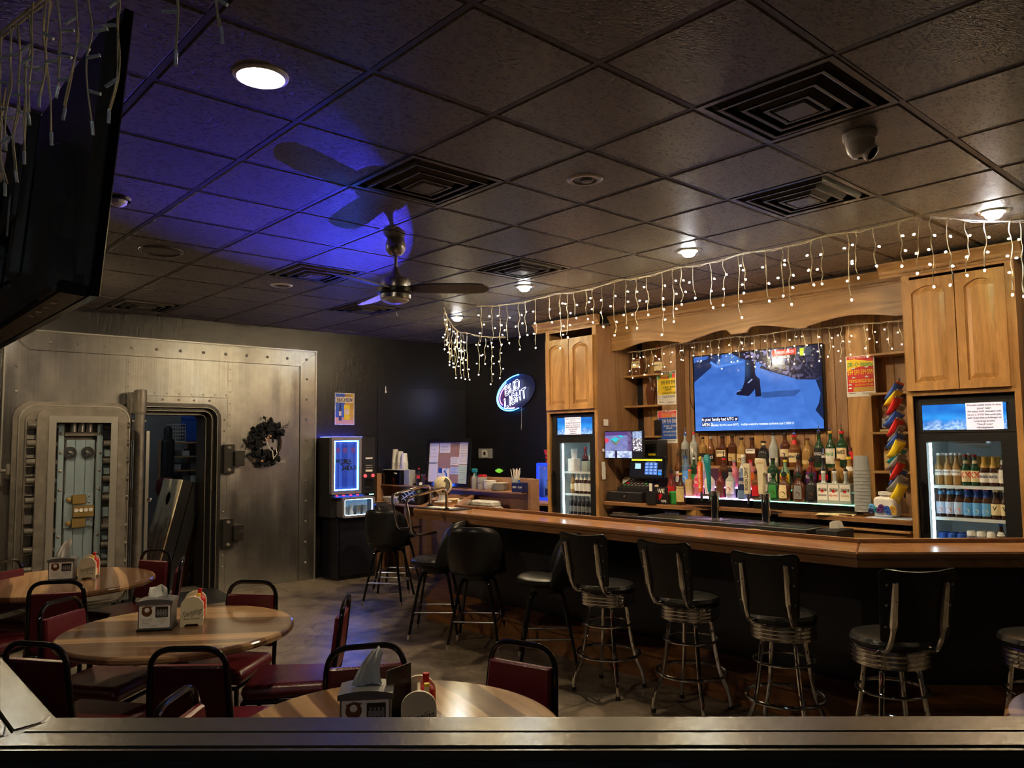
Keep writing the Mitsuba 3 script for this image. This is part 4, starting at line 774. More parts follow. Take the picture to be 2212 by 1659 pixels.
# ---------------------------------------------------------------- liquor: (pixel of the centre line, kit, label)
LT, LM, LF = 'bottles on the wooden shelf under the TV', 'bottles on the upper step of the lit risers', 'bottles on the front step of the lit risers'
def lb(*a, **kw): return bottle(*a, **kw)
ZS, ZM, ZF = 1.372, 1.168, 1.068
S = [
 (1481, lb(.335, .042, 'tall', 'glass_pale', 'ink_blue', 'glass_smoke', (.18, .5), None, pourer=2, badge='ink_sky'), 'tall frosted vodka bottle with pourer, leftmost on the shelf under TV'),
 (1500, lb(.345, .040, 'tall', 'glass_pale', 'ink_red', 'glass_pale', (.2, .6), 'X', 'ink_white', wsize=.7), 'tall clear bottle marked X with red cap'),
 (1519.5, lb(.295, .040, 'tall', 'glass_gold', 'ink_black', 'ink_black', (.22, .42), None, badge='ink_white'), 'clear amber bottle with round black label, right of the X bottle'),
 (1537, lb(.295, .039, 'wine', 'glass_amber', 'glass_pale', 'ink_black', (.12, .40), 'red', 'ink_white', wsize=.4), 'amber bottle whose black label reads red'),
 (1562, lb(.300, .062, 'bourbon', 'glass_whiskey', 'ink_black', 'label_cream', (.30, .52), 'KNOB', 'ink_black', square=True, wsize=.34), 'square whiskey bottle with cream KNOB label under the TV'),
 (1583, lb(.305, .043, 'bourbon', 'glass_whiskey', 'ink_black', 'label_tan', (.16, .40), None, badge='ink_brown'), 'whiskey bottle with tan label and tall black cap, right of the KNOB bottle'),
 (1603, lb(.298, .052, 'squat', 'glass_gold', 'ink_black', 'label_tan', (.12, .40), None, badge='ink_black'), 'round-shouldered amber bottle with dark round emblem under the TV'),
 (1625.5, lb(.282, .060, 'bourbon', 'glass_whiskey', 'ink_black', 'ink_white', (.44, .60), 'WHISKEY', 'ink_black', square=True, wsize=.3), 'wide dark whiskey bottle with white arched label under the TV'),
 (1650, lb(.260, .062, 'squat', 'glass_black', 'ink_black', 'ink_black', (.12, .45), None, badge='ink_white', neck='label_cream', nz=(.78, .87)), 'short dark bottle with black stopper, middle of the shelf under TV'),
 (1672, lb(.320, .046, 'wine', 'glass_pale', 'ink_black', 'ink_white', (.12, .26), None), 'clear empty-looking bottle with small white label, right of the dark stopper bottle'),
 (1697, lb(.320, .048, 'bourbon', 'glass_whiskey', 'ink_black', 'label_cream', (.30, .52), None, badge='ink_purple'), 'whiskey bottle with cream oval label, left of the red wax bottle'),
 (1717, lb(.300, .054, 'wine', 'glass_amber', 'ink_red', 'label_cream', (.14, .44), "Maker's", 'ink_black', neck='ink_red', nz=(.70, .96), pourer=2, wsize=.26), 'bourbon bottle with red wax neck and cream label'),
 (1745, lb(.285, .052, 'squat', 'glass_gold', 'ink_brown', 'label_tan', (.10, .22), None), 'clear amber bottle with cork cap and low label, left of the green whiskey bottles'),
 (1770.5, lb(.320, .046, 'wine', 'glass_green', 'ink_black', 'ink_black', (.12, .54), 'PEPPER', 'ink_white', pourer=2, wsize=.2), 'dark green whiskey bottle with black PEPPER label'),
 (1795.6, lb(.330, .045, 'wine', 'glass_green', 'ink_gold', 'ink_white', (.10, .52), 'PROPER', 'ink_green', pourer=2, wsize=.2), 'green whiskey bottle with white label, between two dark green ones'),
 (1820, lb(.330, .048, 'bourbon', 'glass_green', 'ink_red', 'label_cream', (.22, .54), 'JAMES', 'ink_black', pourer=2, wsize=.3), 'green whiskey bottle with cream JAMES label'),
 (1843.4, lb(.290, .042, 'bourbon', 'glass_whiskey', 'label_tan', 'ink_red', (.26, .50), None), 'square-looking whiskey bottle with slanted red label, rightmost under the TV'),
]
for px, kt, lab in S: stand(px, 6.90, ZS, kt, lab, LT, py=990)
Mrow = [
 (1466, lb(.315, .034, 'wine', 'glass_amber', 'ink_brown', 'ink_white', (.10, .46), 'HORSE', 'ink_red', pourer=1, wsize=.2), 'slim amber bottle with white label and pourer at far left of the riser'),
 (1482.5, lb(.300, .044, 'tall', 'glass_blue', 'ink_blue', 'ink_sky', (.1, .5), None, badge='ink_white', pourer=1), 'pale blue vodka bottle with blue cap on the upper riser step'),
 (1500.5, lb(.290, .036, 'tall', 'glass_green', 'ink_white', 'ink_green', (.1, .4), None, pourer=1), 'dark green bottle with white cap on the upper riser step'),
 (1520, lb(.290, .044, 'wine', 'glass_pale', 'ink_grey', None, pourer=1), 'clear purple-lit bottle with pourer on the upper riser step'),
 (1564.5, lb(.285, .050, 'bourbon', 'glass_whiskey', 'ink_red', 'ink_black', (.15, .55), None, pourer=1), 'dark bottle with wide black label and red cap, right of the teal tap handle'),
 (1587, lb(.280, .050, 'squat', 'glass_pink', 'ink_grey', None), 'round clear bottle with pink light put into its colour, between the tap towers'),  # pink riser light on clear glass is put into the material colour
 (1607.5, lb(.315, .050, 'wine', 'glass_pale', 'ink_white', 'glass_smoke', (.35, .48), None), 'tall clear bottle with long white cap between the tap towers'),
 (1623, lb(.270, .040, 'bourbon', 'glass_pink', 'ink_red', 'ink_orange', (.10, .55), None, badge='ink_red'), 'pink flavoured vodka bottle just left of the BUSCH LIGHT handle'),
 (1671, lb(.290, .050, 'bourbon', 'glass_green', 'ink_black', 'ink_white', (.22, .5), None, badge='ink_black'), 'dark green bottle with white label right of the cream tap handles'),
 (1697, lb(.290, .050, 'squat', 'glass_lightgreen', 'ink_yellow', 'ink_yellow', (.12, .50), 'RUM', 'ink_red', pourer=1, wsize=.3), 'pale green bottle with yellow label and yellow cap on the riser'),
 (1726, lb(.300, .046, 'wine', 'glass_whiskey', 'ink_black', 'ink_black', (.14, .46), None, badge='ink_red', pourer=1), 'dark whiskey bottle with black capsule behind the second crown bottle'),
 (1754, lb(.280, .050, 'bourbon', 'glass_red', 'ink_black', 'ink_purple', (.2, .58), 'RED STAG', 'ink_white', pourer=1, wsize=.24), 'dark red bottle with plum label behind the third crown bottle'),
 (1781, lb(.315, .042, 'wine', 'glass_black', 'ink_white', 'ink_red', (.3, .46), None, pourer=2), 'black bottle with white cap behind the left of the three white-label bourbons'),
 (1810.5, lb(.290, .056, 'bourbon', 'glass_gold', 'ink_brown', None), 'big clear jug-like bottle with brown cap behind the middle white-label bourbon'),
 (1835.5, lb(.305, .044, 'wine', 'glass_gold', 'ink_yellow', None, neck='ink_white', nz=(.60, .72), pourer=1), 'amber bottle with yellow capsule at right end of the riser'),
]
for px, kt, lab in Mrow: stand(px, 6.765, ZM, kt, lab, LM, py=1040)
crown = lambda gl, lbm: lb(.262, .066, 'squat', gl, 'glass_green', lbm, (.10, .56), None, arc=.62, badge='ink_brown', pourer=1, flat_=.62)
beam = lambda bdg, ink, word: lb(.285, .053, 'bourbon', 'glass_pale', 'ink_white', 'ink_white', (.10, .58), 'JIM BEAM', 'ink_black', square=True, badge=None, pourer=1, wsize=.2)
Frow = [
 (1491, lb(.270, .046, 'bourbon', 'glass_gold', 'ink_orange', 'label_tan', (.05, .62), None, badge='ink_brown', square=True), 'squarish bottle with big tan label, leftmost on the purple riser'),
 (1510.5, lb(.300, .046, 'bourbon', 'glass_pink', 'ink_pink', 'ink_pink', (.32, .60), 'No.3', 'ink_white', neck='ink_pink', nz=(.76, .93), pourer=2, wsize=.4), 'pink bottle with hot pink label and neck on the purple riser'),
 (1533, lb(.270, .056, 'urn', 'ink_white', 'glass_pale', None), 'white ceramic-looking rum bottle behind the orange tap handle'),
 (1556.5, lb(.270, .040, 'wine', 'glass_red', 'ink_brown', 'ink_brown', (.1, .5), None), 'dark red liqueur bottle right of the teal tap handle'),
 (1578.5, lb(.275, .046, 'bourbon', 'glass_pale', 'ink_black', 'ink_white', (.16, .60), None, badge='ink_red', pourer=1), 'clear bottle with red, white and black label between the tap towers'),
 (1607, lb(.325, .060, 'cone', 'glass_blue', 'ink_white', 'ink_navy', (.26, .62), '1800', 'ink_white', arc=.8, wsize=.24), 'tapered tequila bottle reading 1800, blue light put into its colour'),  # blue light on the glass is put into the material colour
 (1634, lb(.265, .042, 'bourbon', 'glass_amber', 'ink_black', 'ink_red', (.1, .5), None), 'amber bottle with red label standing right below the BUSCH LIGHT handle'),
 (1652, lb(.270, .046, 'wine', 'glass_smoke', 'ink_grey', 'ink_white', (.30, .55), None), 'smoky clear bottle just behind the cream claw tap handle'),
 (1672, crown('glass_green', 'ink_green'), 'dark squat bottle with green arched label, first in the green-lit row'),
 (1694.5, crown('glass_whiskey', 'label_cream'), 'squat crown whisky bottle with cream arched label'),
 (1726.6, crown('glass_whiskey', 'ink_grey'), 'squat crown whisky bottle with grey arched label'),
 (1754, crown('glass_black', 'ink_black'), 'squat crown whisky bottle with black arched label'),
 (1780, beam(None, None, None), 'white-label square bourbon bottle, left of three alike at the riser end'),
 (1804, beam(None, None, None), 'white-label square bourbon bottle, middle of three alike at the riser end'),
 (1828.5, beam(None, None, None), 'white-label square bourbon bottle, right of three alike at the riser end'),
]
for px, kt, lab in Frow:
    key = stand(px, 6.655, ZF, kt, lab, LF, py=1060)
    if 'white-label' in lab:
        d = scene[key + '__label']; M = np.array(d['to_world'].matrix) @ np.array([[0, 0, -1, -.053 * .62], [-1, 0, 0, 0], [0, 1, 0, 0], [0, 0, 0, 1.0]])
        n = {'left': ('BOURBON', 'ink_black'), 'middle': ('RED STAG', 'ink_red'), 'right': ('PINEAPPLE', 'ink_gold')}[[w for w in ('left', 'middle', 'right') if w + ' of' in lab][0]]
        scene[key + '__flavour'] = mikit.ply(mv(text(n[0], .014, .0008, True, width=.072), (0, .070, .0014)), n[1], smooth=False, to_world=T(M.tolist()))
        scene[key + '__seal'] = mikit.ply(mv(prism(sg.Point(0, 0).buffer(.014, quad_segs=5), 0, .0008), (0, .108, .0014)), 'ink_red', smooth=False, to_world=T(M.tolist()))
# two bottles left of the riser, standing on the worktop
stand(1451, 6.56, .988, lb(.330, .046, 'wine', 'glass_red', 'ink_black', 'ink_red', (.30, .55), None, pourer=1), 'dark bottle with red arched label standing left of the purple riser', py=1070)
stand(1471, 6.50, .988, lb(.320, .046, 'wine', 'glass_brown', 'ink_gold', 'label_tan', (.10, .58), None, badge='ink_yellow', pourer=1), 'brown and yellow liqueur bottle on the worktop beside the purple riser', py=1070)
# niche bottles
stand(1377, 6.88, 2.363, lb(.300, .062, 'bourbon', 'glass_whiskey', 'ink_black', 'label_cream', (.28, .52), 'KNOB', 'ink_black', square=True, wsize=.34), 'square KNOB whiskey bottle high on the left niche top shelf', py=790)
stand(1424, 6.88, 2.363, lb(.300, .056, 'wine', 'glass_whiskey', 'ink_red', 'label_cream', (.10, .42), "Maker's", 'ink_black', wsize=.22), 'dark bourbon bottle with cream label on the left niche top shelf', py=790)
stand(1405.5, 6.88, 2.023, lb(.320, .062, 'urn', 'glass_whiskey', 'glass_pale', None, flat_=.6), 'urn-shaped whiskey bottle alone on the left niche second shelf', py=840)
stand(1424, 6.88, 1.685, lb(.275, .050, 'bourbon', 'glass_black', 'ink_black', 'glass_black', (.2, .5), None, neck='label_cream', nz=(.72, .84), square=True), 'dark square bottle on the left niche third shelf beside the blue poster', py=910)
stand(1921, 6.88, 1.685, lb(.265, .060, 'squat', 'glass_whiskey', 'ink_black', 'ink_grey', (.14, .44), None, badge='ink_black'), 'dark round bottle with grey seal in the right niche', py=900)
stand(1925, 6.88, 1.352, lb(.270, .050, 'bourbon', 'glass_gold', 'ink_black', 'label_tan', (.10, .55), None, square=True), 'square amber bottle with tan label low in the right niche', py=990)
kk = Kit(); kk.add('mug', mv(cat(lathe([(0, 0), (.036, 0), (.038, .004), (.038, .09), (.034, .09), (.034, .006), (0, .006)], 20), tube([(0, -.036, .075), (0, -.062, .07), (0, -.066, .045), (0, -.06, .022), (0, -.036, .018)], .005, 6))), 'glass_pale')
put('glass_mug', kk, 'small glass mug beside the square amber bottle in right niche', 'mug', FZ(6.87, 2.60, 1.353))
kk = Kit(); kk.add('figure_base', box(-.03, .03, -.05, .05, 0, .02, .003), 'label_tan'); put('wooden_plaque', kk, 'small tan block under the dark round bottle in right niche', 'plaque', FZ(6.83, 2.80, 1.687))
# ---------------------------------------------------------------- pull-tab posters
def poster(px0, py0, w, h, y, z, kind, label):
    """kind: yellow / blue / red sheet; y,z: centre"""
    k = Kit(); M = FX(6.857, y, z); r_ = random.Random(3)
    k.add('sheet', tf(box(-w / 2, w / 2, -h / 2, h / 2, -0.0012, 0), M), 'white_paper', False)
    body, band_, ink = {'yellow': ('ink_yellow', 'ink_black', 'ink_black'), 'blue': ('ink_blue', 'ink_red', 'ink_white'), 'red': ('ink_red', 'ink_red', 'ink_yellow')}[kind]
    rect = lambda u0, u1, v0, v1, d=0.0005: tf(box((u0 - .5) * w, (u1 - .5) * w, (v0 - .5) * h, (v1 - .5) * h, 0, d), M)
    k.add('panel', rect(.04, .96, .12 if kind != 'yellow' else .30, .80), body, False)
    k.add('top_band', rect(.04, .96, .93, .985), band_, False)
    tx = lambda s, hh, u, v, wd=None, bold=True: tf(mv(text(s, hh, 0.0006, bold, 'c', wd), ((u - .5) * w, (v - .5) * h, 0.0008)), M)
    k.add('lettering', tx('LAST SALE $599', .012, .5, .957, w * .74), 'ink_white', False)
    if kind == 'red':
        wave = sg.Polygon([(-.46 * w, .42 * h), (-.2 * w, .425 * h), (.1 * w, .39 * h), (.3 * w, .36 * h), (.46 * w, .35 * h), (.46 * w, .24 * h), (0, .235 * h), (-.25 * w, .2 * h), (-.46 * w, .12 * h)])
        k.add('panel', tf(prism(wave, 0.0004, 0.0009), M), 'ink_yellow', False); k.add('panel', rect(.04, .96, .80, .93, .0003), 'ink_red', False)
        k.add('lettering', tx('DR-O-Money', .034, .51, .79, w * .88), 'ink_green', False)
        k.add('lettering', cat(tx('599 599 599 599', .042, .5, .60, w * .88), tx('$100 $100 $100 $100', .026, .52, .385, w * .84), tx('50 50 50 50 50', .015, .62, .285, w * .62)), 'ink_yellow', False)
        k.add('panel', rect(.24, .95, .125, .235, .0008), 'ink_gold', False)
        k.add('oval', cat([tf(mv(prism(affinity.scale(sg.Point(0, 0).buffer(.016), 1, .45), .0004, .001), ((u - .5) * w, (v - .5) * h, 0)), M) for u, v in ((.26, .70), (.72, .72), (.26, .475), (.72, .48), (.13, .30), (.13, .215))]), 'white_paper', False)
        k.add('small_print', cat(tx('TICKETS  $1', .007, .2, .085, w * .25), tx('see reverse for rules of play', .005, .72, .085, w * .4), tx('all winners paid in full', .005, .72, .06, w * .34)), 'ink_black', False)
    else:
        if kind == 'yellow':
            k.add('panel', rect(.04, .14, .76, .92), 'ink_green', False); k.add('panel', rect(.14, .66, .77, .92), 'ink_brown', False); k.add('panel', rect(.66, .80, .76, .92), 'ink_green', False); k.add('panel', rect(.80, .96, .74, .92), 'ink_red', False)
            k.add('lettering', tx('TOUGH', .020, .40, .875, w * .44), 'ink_yellow', False); k.add('lettering', tx('FOOTBALL', .018, .40, .81, w * .46), 'ink_orange', False)
        else:
            k.add('panel', rect(.04, .96, .77, .93), 'ink_pink', False)
            k.add('lettering', cat(tx('INTOXI', .019, .42, .885, w * .5), tx('CATION', .024, .44, .815, w * .5)), 'ink_yellow', False); k.add('panel', rect(.72, .93, .785, .90, .0008), 'skin_print', False)
        k.add('lettering', cat(tx('599 599 599', .040, .60, .665, w * .72), tx('200 200', .018, .64, .525, w * .66), tx('200', .018, .60, .455, w * .32), tx('100 100 100 100', .017, .62, .35, w * .70), tx('25 25 25 25 25', .009, .62, .262, w * .64), tx('25 25 25 25 25', .009, .62, .228, w * .64)), ink, False)
        k.add('oval', cat([tf(mv(prism(affinity.scale(sg.Point(0, 0).buffer(.013), 1, .5), .0004, .001), ((.12 - .5) * w, (v - .5) * h, 0)), M) for v in (.69, .52, .35, .245, .165)]), 'label_cream', False)
        k.add('small_print', cat(tx('TICKETS $1', .006, .2, .085, w * .25), tx('see reverse for rules of play', .005, .72, .085, w * .4), tx('all winners paid', .005, .72, .06, w * .34)), 'ink_black', False)
    for key in list(k):
        if key.startswith(('lettering', 'small_print', 'oval')): pass
    return put('ticket_poster', k, label, 'poster')
poster(0, 0, .252, .362, 5.115, 2.198, 'yellow', 'yellow ticket poster pinned on the left post, above the blue one')
poster(0, 0, .252, .352, 5.115, 1.780, 'blue', 'blue ticket poster pinned on the left post, below the yellow one')
poster(0, 0, .252, .360, 3.020, 2.180, 'red', 'red and yellow ticket poster on the post right of the TV')
# ---------------------------------------------------------------- till corner
k = Kit()
def cam_fn(p, n, uv):
    u, v = uv.x, uv.y; g = noise(u * 9, v * 7, 2.0); f = noise(u * 40, v * 30, 5.0)
    c = mix((0.10, 0.11, 0.32), (0.30, 0.32, 0.62), dr.clip(0.5 * g + 0.4 * f, 0, 1))
    c = sel(v > 0.86, (0.10, 0.05, 0.22), c)
    c = sel(inside(u, v, [(0.0, 0.55), (0.10, 0.62), (0.11, 0.72), (0.0, 0.78)]), (0.75, 0.06, 0.12), c)
    c = sel(inside(u, v, [(0.17, 0.70), (0.24, 0.79), (0.40, 0.74), (0.30, 0.59)]), (0.03, 0.55, 0.62), c); c = sel(inside(u, v, [(0.17, 0.70), (0.30, 0.59), (0.30, 0.46), (0.18, 0.62)]), (0.16, 0.17, 0.17), c)
    c = sel(inside(u, v, [(0.36, 0.84), (0.42, 0.88), (0.52, 0.82), (0.46, 0.77)]), (0.03, 0.55, 0.62), c); c = sel(inside(u, v, [(0.30, 0.59), (0.40, 0.74), (0.40, 0.66), (0.30, 0.46)]), (0.22, 0.21, 0.14), c)
    c = sel((u > 0.62) & (u < 0.75), mix((0.05, 0.03, 0.09), (0.22, 0.15, 0.35), f), c)
    c = sel(u > 0.755, mix((0.12, 0.10, 0.15), (0.85, 0.80, 0.78), smoothstep(0.35, 0.75, noise(u * 40, v * 22, 4.0))), c); c = sel((u > 0.755) & (v > 0.74), mix((0.10, 0.14, 0.3), (0.55, 0.7, 0.95), f), c)
    c = sel((v < 0.27) & (u < 0.73), mix((0.10, 0.14, 0.4), (0.75, 0.85, 1.0), noise(u * 16, v * 14, 8.0)), c); c = sel((v < 0.27) & (u > 0.27) & (u < 0.33), (0.03, 0.02, 0.06), c); c = sel((v < 0.25) & (u > 0.755), (0.01, 0.01, 0.012), c)
    return sel((dr.abs(u - 0.745) < 0.012) | (dr.abs(v - 0.275) < 0.006), (0.02, 0.02, 0.05), c)
M = FX(6.43, 5.378, 1.592)
k.add('casing', tf(cat(box(-.262, .262, -.150, .150, -.04, 0, .006)), M), 'black_plastic', False)
s = k.add('screen', trimesh.Trimesh(np.eye(3), [[0, 1, 2]]), 'black_gloss'); k[s] = {**screen(.506, .278, cam_fn), 'to_world': T((M @ np.array([[1, 0, 0, 0], [0, 1, 0, 0], [0, 0, 1, .001], [0, 0, 0, 1.0]])).tolist())}
k.add('wall_arm', cat(box(6.472, 6.50, 5.36, 5.641, 1.58, 1.62)), 'black_plastic', False)
put('security_monitor', k, 'wall monitor showing security camera views above the till', 'monitor')
k = Kit(); X0 = 6.50
k.add('cash_drawer', box(6.42, 6.84, 5.14, 5.62, .9885, 1.095, .008), 'black_plastic', False)
k.add('drawer_lock', cyl((6.418, 5.36, 1.05), (6.405, 5.36, 1.05), .010, n=12), 'chrome')
k.add('body', tf(prism(sg.Polygon([(6.46, 1.096), (6.82, 1.096), (6.82, 1.24), (6.74, 1.24), (6.50, 1.145), (6.46, 1.135)]), 5.10, 5.50), np.array([[1, 0, 0, 0], [0, 0, 1, 0], [0, 1, 0, 0], [0, 0, 0, 1.0]])), 'black_plastic', False)
sl = math.atan2(.095, .24)
for r in range(4):
    for c_ in range(7):
        m_ = mv(box(-.014, .014, -.014, .014, 0, .008, .002), (0, 0, 0), ry=-sl)
        k.add('key', mv(m_, (6.535 + .047 * r, 5.45 - .05 * c_, 1.158 + .0187 * r)), 'ink_green' if (r, c_) in ((0, 0), (1, 5)) else 'ink_red' if (r, c_) == (1, 0) else 'grey_plastic', False)
Mp = FX(6.56, 5.175, 1.352) @ rx_(-.12)
k.add('screen_case', tf(prism_b(rrect(-.232, .232, -.118, .118, .018), -.03, .004, .004), Mp), 'black_gloss', 20)
def pos_fn(p, n, uv):
    u, v = uv.x, uv.y
    c = mi.Color3f(0.004, 0.005, 0.009); c = sel((v > 0.83) & (v < 0.93) & (u > 0.03) & (u < 0.97), (0.75, 0.72, 0.03), c)
    c = sel((u > 0.15) & (u < 0.33) & (v > 0.42) & (v < 0.70), (0.45, 0.75, 0.85), c)
    gx_, gy_ = (u - 0.45) / 0.128, (v - 0.12) / 0.155
    m = (gx_ > 0) & (gx_ < 3) & (gy_ > 0) & (gy_ < 4) & ((gx_ - dr.floor(gx_)) > 0.08) & ((gy_ - dr.floor(gy_)) > 0.12)
    c = sel(m, (0.12, 0.26, 0.72), c); c = sel(m & (dr.abs(gx_ - dr.floor(gx_) - .54) < .12) & (dr.abs(gy_ - dr.floor(gy_) - .56) < .16), (0.6, 0.7, 0.95), c)
    c = sel((u > 0.86) & (u < 0.97) & (v > 0.12) & (v < 0.26), (0.04, 0.30, 0.85), c); c = sel((u > 0.86) & (u < 0.97) & (v > 0.29) & (v < 0.40), (0.15, 0.28, 0.72), c)
    return sel((u > 0.50) & (u < 0.78) & (v > 0.77) & (v < 0.795), (0.4, 0.4, 0.45), c)
s = k.add('screen', trimesh.Trimesh(np.eye(3), [[0, 1, 2]]), 'black_gloss'); k[s] = {**screen(.43, .205, pos_fn, 1.0, .05), 'to_world': T((Mp @ np.array([[1, 0, 0, 0], [0, 1, 0, 0], [0, 0, 1, .0048], [0, 0, 0, 1.0]])).tolist())}
k.add('screen_neck', box(6.60, 6.66, 5.13, 5.22, 1.20, 1.30), 'black_plastic', False)
put('cash_register', k, 'black till with lit touch screen, keypad and cash drawer', 'cash register')
k = Kit(); k.add('body', box(6.62, 6.80, 5.07, 5.25, 1.41, 1.64, .008), 'black_plastic', False); k.add('panel', box(6.612, 6.62, 5.09, 5.23, 1.52, 1.60, .002), 'black_gloss', False); k.add('yellow_tag', box(6.613, 6.62, 5.10, 5.19, 1.475, 1.497), 'ink_yellow', False)
k.add('bracket', box(6.80, 7.005, 5.20, 5.25, 1.5, 1.56), 'black_plastic', False)
put('wall_amplifier', k, 'black boxy device with yellow tag beside the security monitor', 'device')
one('paper_slip', cat(box(6.375, 6.43, 5.638, 5.6395, 1.25, 1.41), box(6.38, 6.435, 5.6365, 5.6378, 1.22, 1.36)), 'white_paper', 'narrow white paper slip hanging left of the till', 'paper', M=None)
k = Kit(); k.add('card', mv(box(-.001, .001, -.13, .13, 0, .14), (6.70, 5.48, 1.0958), ry=.12), 'label_cream', False); k.add('card', mv(box(-.001, .001, -.11, .11, 0, .12), (6.675, 5.50, 1.0958), ry=.12), 'white_paper', False)
put('note_cards', k, 'cream note cards standing behind the cash drawer', 'paper')
one('price_card', box(6.42, 6.50, 5.6405, 5.642, 1.80, 1.87), 'white_paper', 'small white photo card on the cabinet side above the security monitor', 'card')
one('switch_plate', box(6.39, 6.425, 5.636, 5.642, 1.52, 1.55, .002), 'white_plastic', 'tiny pale switch plate on the cabinet side left of the security monitor', 'switch')
k = Kit(); k.add('box', prism(rrect(-.075, .075, -.06, .06, .006).difference(rrect(-.07, .07, -.055, .055, .004)), 0, .13), 'black_plastic', False); k.add('floor', box(-.07, .07, -.055, .055, 0, .004), 'black_plastic', False)
put('black_caddy', k, 'small black bar caddy right of the till', 'caddy', FZ(6.46, 4.995, .9885))
for i, (dx, dy, m_, hh) in enumerate(((-.03, .03, 'white_paper', .20), (.02, .0, 'ink_white', .18), (-.01, -.035, 'label_cream', .19))):
    one('order_pad', mv(box(-.004, .004, -.018, .018, 0, hh, .001), (6.46 + dx, 4.995 + dy, .9935)), m_, 'pale slip sticking out of the black bar caddy', 'paper', group='slips in the black bar caddy')
k = Kit(); M = FX(6.44, 4.905, 1.075)
k.add('board', tf(box(-.085, .085, -.087, .087, -.008, 0, .002), M), 'black_plastic', False)
k.add('lettering', tf(cat(mv(text('WE', .042, .001, True), (.0, .048, .0002)), mv(text('TIPS', .022, .001, True), (.03, -.055, .0002))), M), 'ink_white', False)
hp = sg.Polygon([(0, -.036), (.034, .002), (.03, .024), (.014, .026), (0, .010), (-.014, .026), (-.03, .024), (-.034, .002)]).buffer(.004)
k.add('heart', tf(mv(prism(hp, 0, .001), (-.022, -.008, .0002)), M), 'ink_red', False)
put('tip_sign', k, 'small black sign reading WE heart TIPS on the back counter', 'sign')
k = Kit(); k.add('body', mv(lathe([(0, 0), (.045, 0), (.055, .01), (.058, .12), (.05, .13), (0, .132)], 6), (6.53, 4.80, .9885)), 'ink_green'); put('green_napkin_box', k, 'green box between the tip sign and the brown bottle', 'box')
k = Kit(); k.add('tub', prism(rrect(-.06, .06, -.1, .1, .01).difference(rrect(-.055, .055, -.095, .095, .008)), 0, .075), 'ink_navy', False)
for i in range(8): k.add('slot', box(-.061, -.0602, -.085 + i * .022, -.073 + i * .022, .02, .058), 'soft_blue', False)
k.add('bottom', box(-.06, .06, -.1, .1, 0, .004), 'ink_navy', False)
k2 = Kit(); k2.add('top', box(6.42, 6.70, 4.64, 5.58, .832, .850, .003), 'stainless', False); k2.add('body', box(6.44, 6.70, 4.65, 5.57, 0, .831), 'black_matte', False); k2.add('door_seam', box(6.436, 6.4395, 5.10, 5.12, .05, .8), 'grey_metal', False)
put('underbar_cooler', k2, 'steel-topped under-counter cooler below the till', 'cooler')
put('blue_basket', k, 'small blue slotted basket under the counter below the till', 'basket', FZ(6.50, 4.78, .851))
k = Kit(); k.add('frame', box(6.43, 6.62, 5.20, 5.55, .851, .874, .003), 'stainless', False); put('steel_tray', k, 'small steel tray under the counter at the left', 'tray')
for y, m_, hh, lb_ in ((4.985, 'label_cream', .09, 'cream cup on the left niche lowest shelf'), (4.94, 'ink_lime', .08, 'small hourglass shaped timer with lime lid beside the cream cup')): pass
kk = Kit(); kk.add('cup', lathe([(0, 0), (.022, 0), (.03, .085), (.027, .085), (.02, .004), (0, .004)], 18), 'label_cream'); put('paper_cup', kk, 'small cream cup on the lowest left niche shelf', 'cup', FZ(6.85, 5.245, 1.353))
kk = Kit(); kk.add('lid', lathe([(0, .072), (.026, .072), (.026, .09), (0, .091)], 18), 'ink_lime'); kk.add('glass', lathe([(0, 0), (.022, 0), (.024, .01), (.006, .036), (.024, .062), (.024, .072), (0, .072)], 18), 'glass_gold'); put('sand_timer', kk, 'sand timer with lime lid on the lowest left niche shelf', 'timer', FZ(6.84, 5.205, 1.3532))
# cup stack, jar, menu stand, chip bags
k = Kit()
cupm = lathe([(0, .001), (.036, 0), (.044, .118), (.0465, .12), (.0425, .118), (.034, .004), (0, .004)], 24); cp = mikit.ply(cupm, 'clear_plastic', smooth=40)
for i in range(13):
    key = put('plastic_cup', {'cup': cp}, 'clear plastic cup in the tall stack beside the bottles', 'cup', FZ(6.56, 2.915, 1.0245 + .0285 * i) @ np.diag([1.5, 1.5, -1.0, 1]) @ FZ(0, 0, -.12), 'tall stack of clear cups')
    scene[key] = scene.pop(key + '__cup')
k = Kit(); k.add('jar', cat(mv(soft_box(.165, .165, .165, .025), (0, 0, 0)), lathe([(.055, .160), (.055, .185)], 24)), 'white_plastic', 40); k.add('lid', lathe([(.064, .178), (.066, .18), (.066, .205), (0, .207)], 28), 'white_plastic')
put('white_jar', k, 'square white jar with lid at the right end of the counter', 'jar', FZ(6.56, 2.715, .9905))
ys_ = [('ink_sky', -.085, .09, .085), ('ink_teal', -.09, .05, .06), ('ink_purple', -.10, .01, .085), ('ink_purple', -.10, .025, .06), ('ink_blue', -.10, -.035, .075), ('ink_blue', -.098, -.045, .05), ('ink_gold', -.095, -.08, .08), ('ink_gold', -.09, -.085, .05), ('ink_navy', -.088, .095, .05)]
for m_, dx, dy, dz in ys_:
    one('hair_scrunchie', mv(cat(ring((0, 0, 0), .016, .009, 14, 7, (1, .2, .1)), ring((0.004, 0.003, 0), .012, .009, 12, 7, (1, -.3, .3))), (6.56 + dx, 2.715 + dy, .99 + dz)), m_, f'{m_[4:]} hair tie hung on the white jar, {"upper" if dz > .07 else "lower"} row', 'hair tie', group='hair ties round the white jar')
one('blue_cloth', mv(box(-.11, .10, -.20, .16, 0, .003, .001), (6.52, 2.68, .9885)), 'soft_blue', 'pale blue cloth under the white jar', 'cloth')
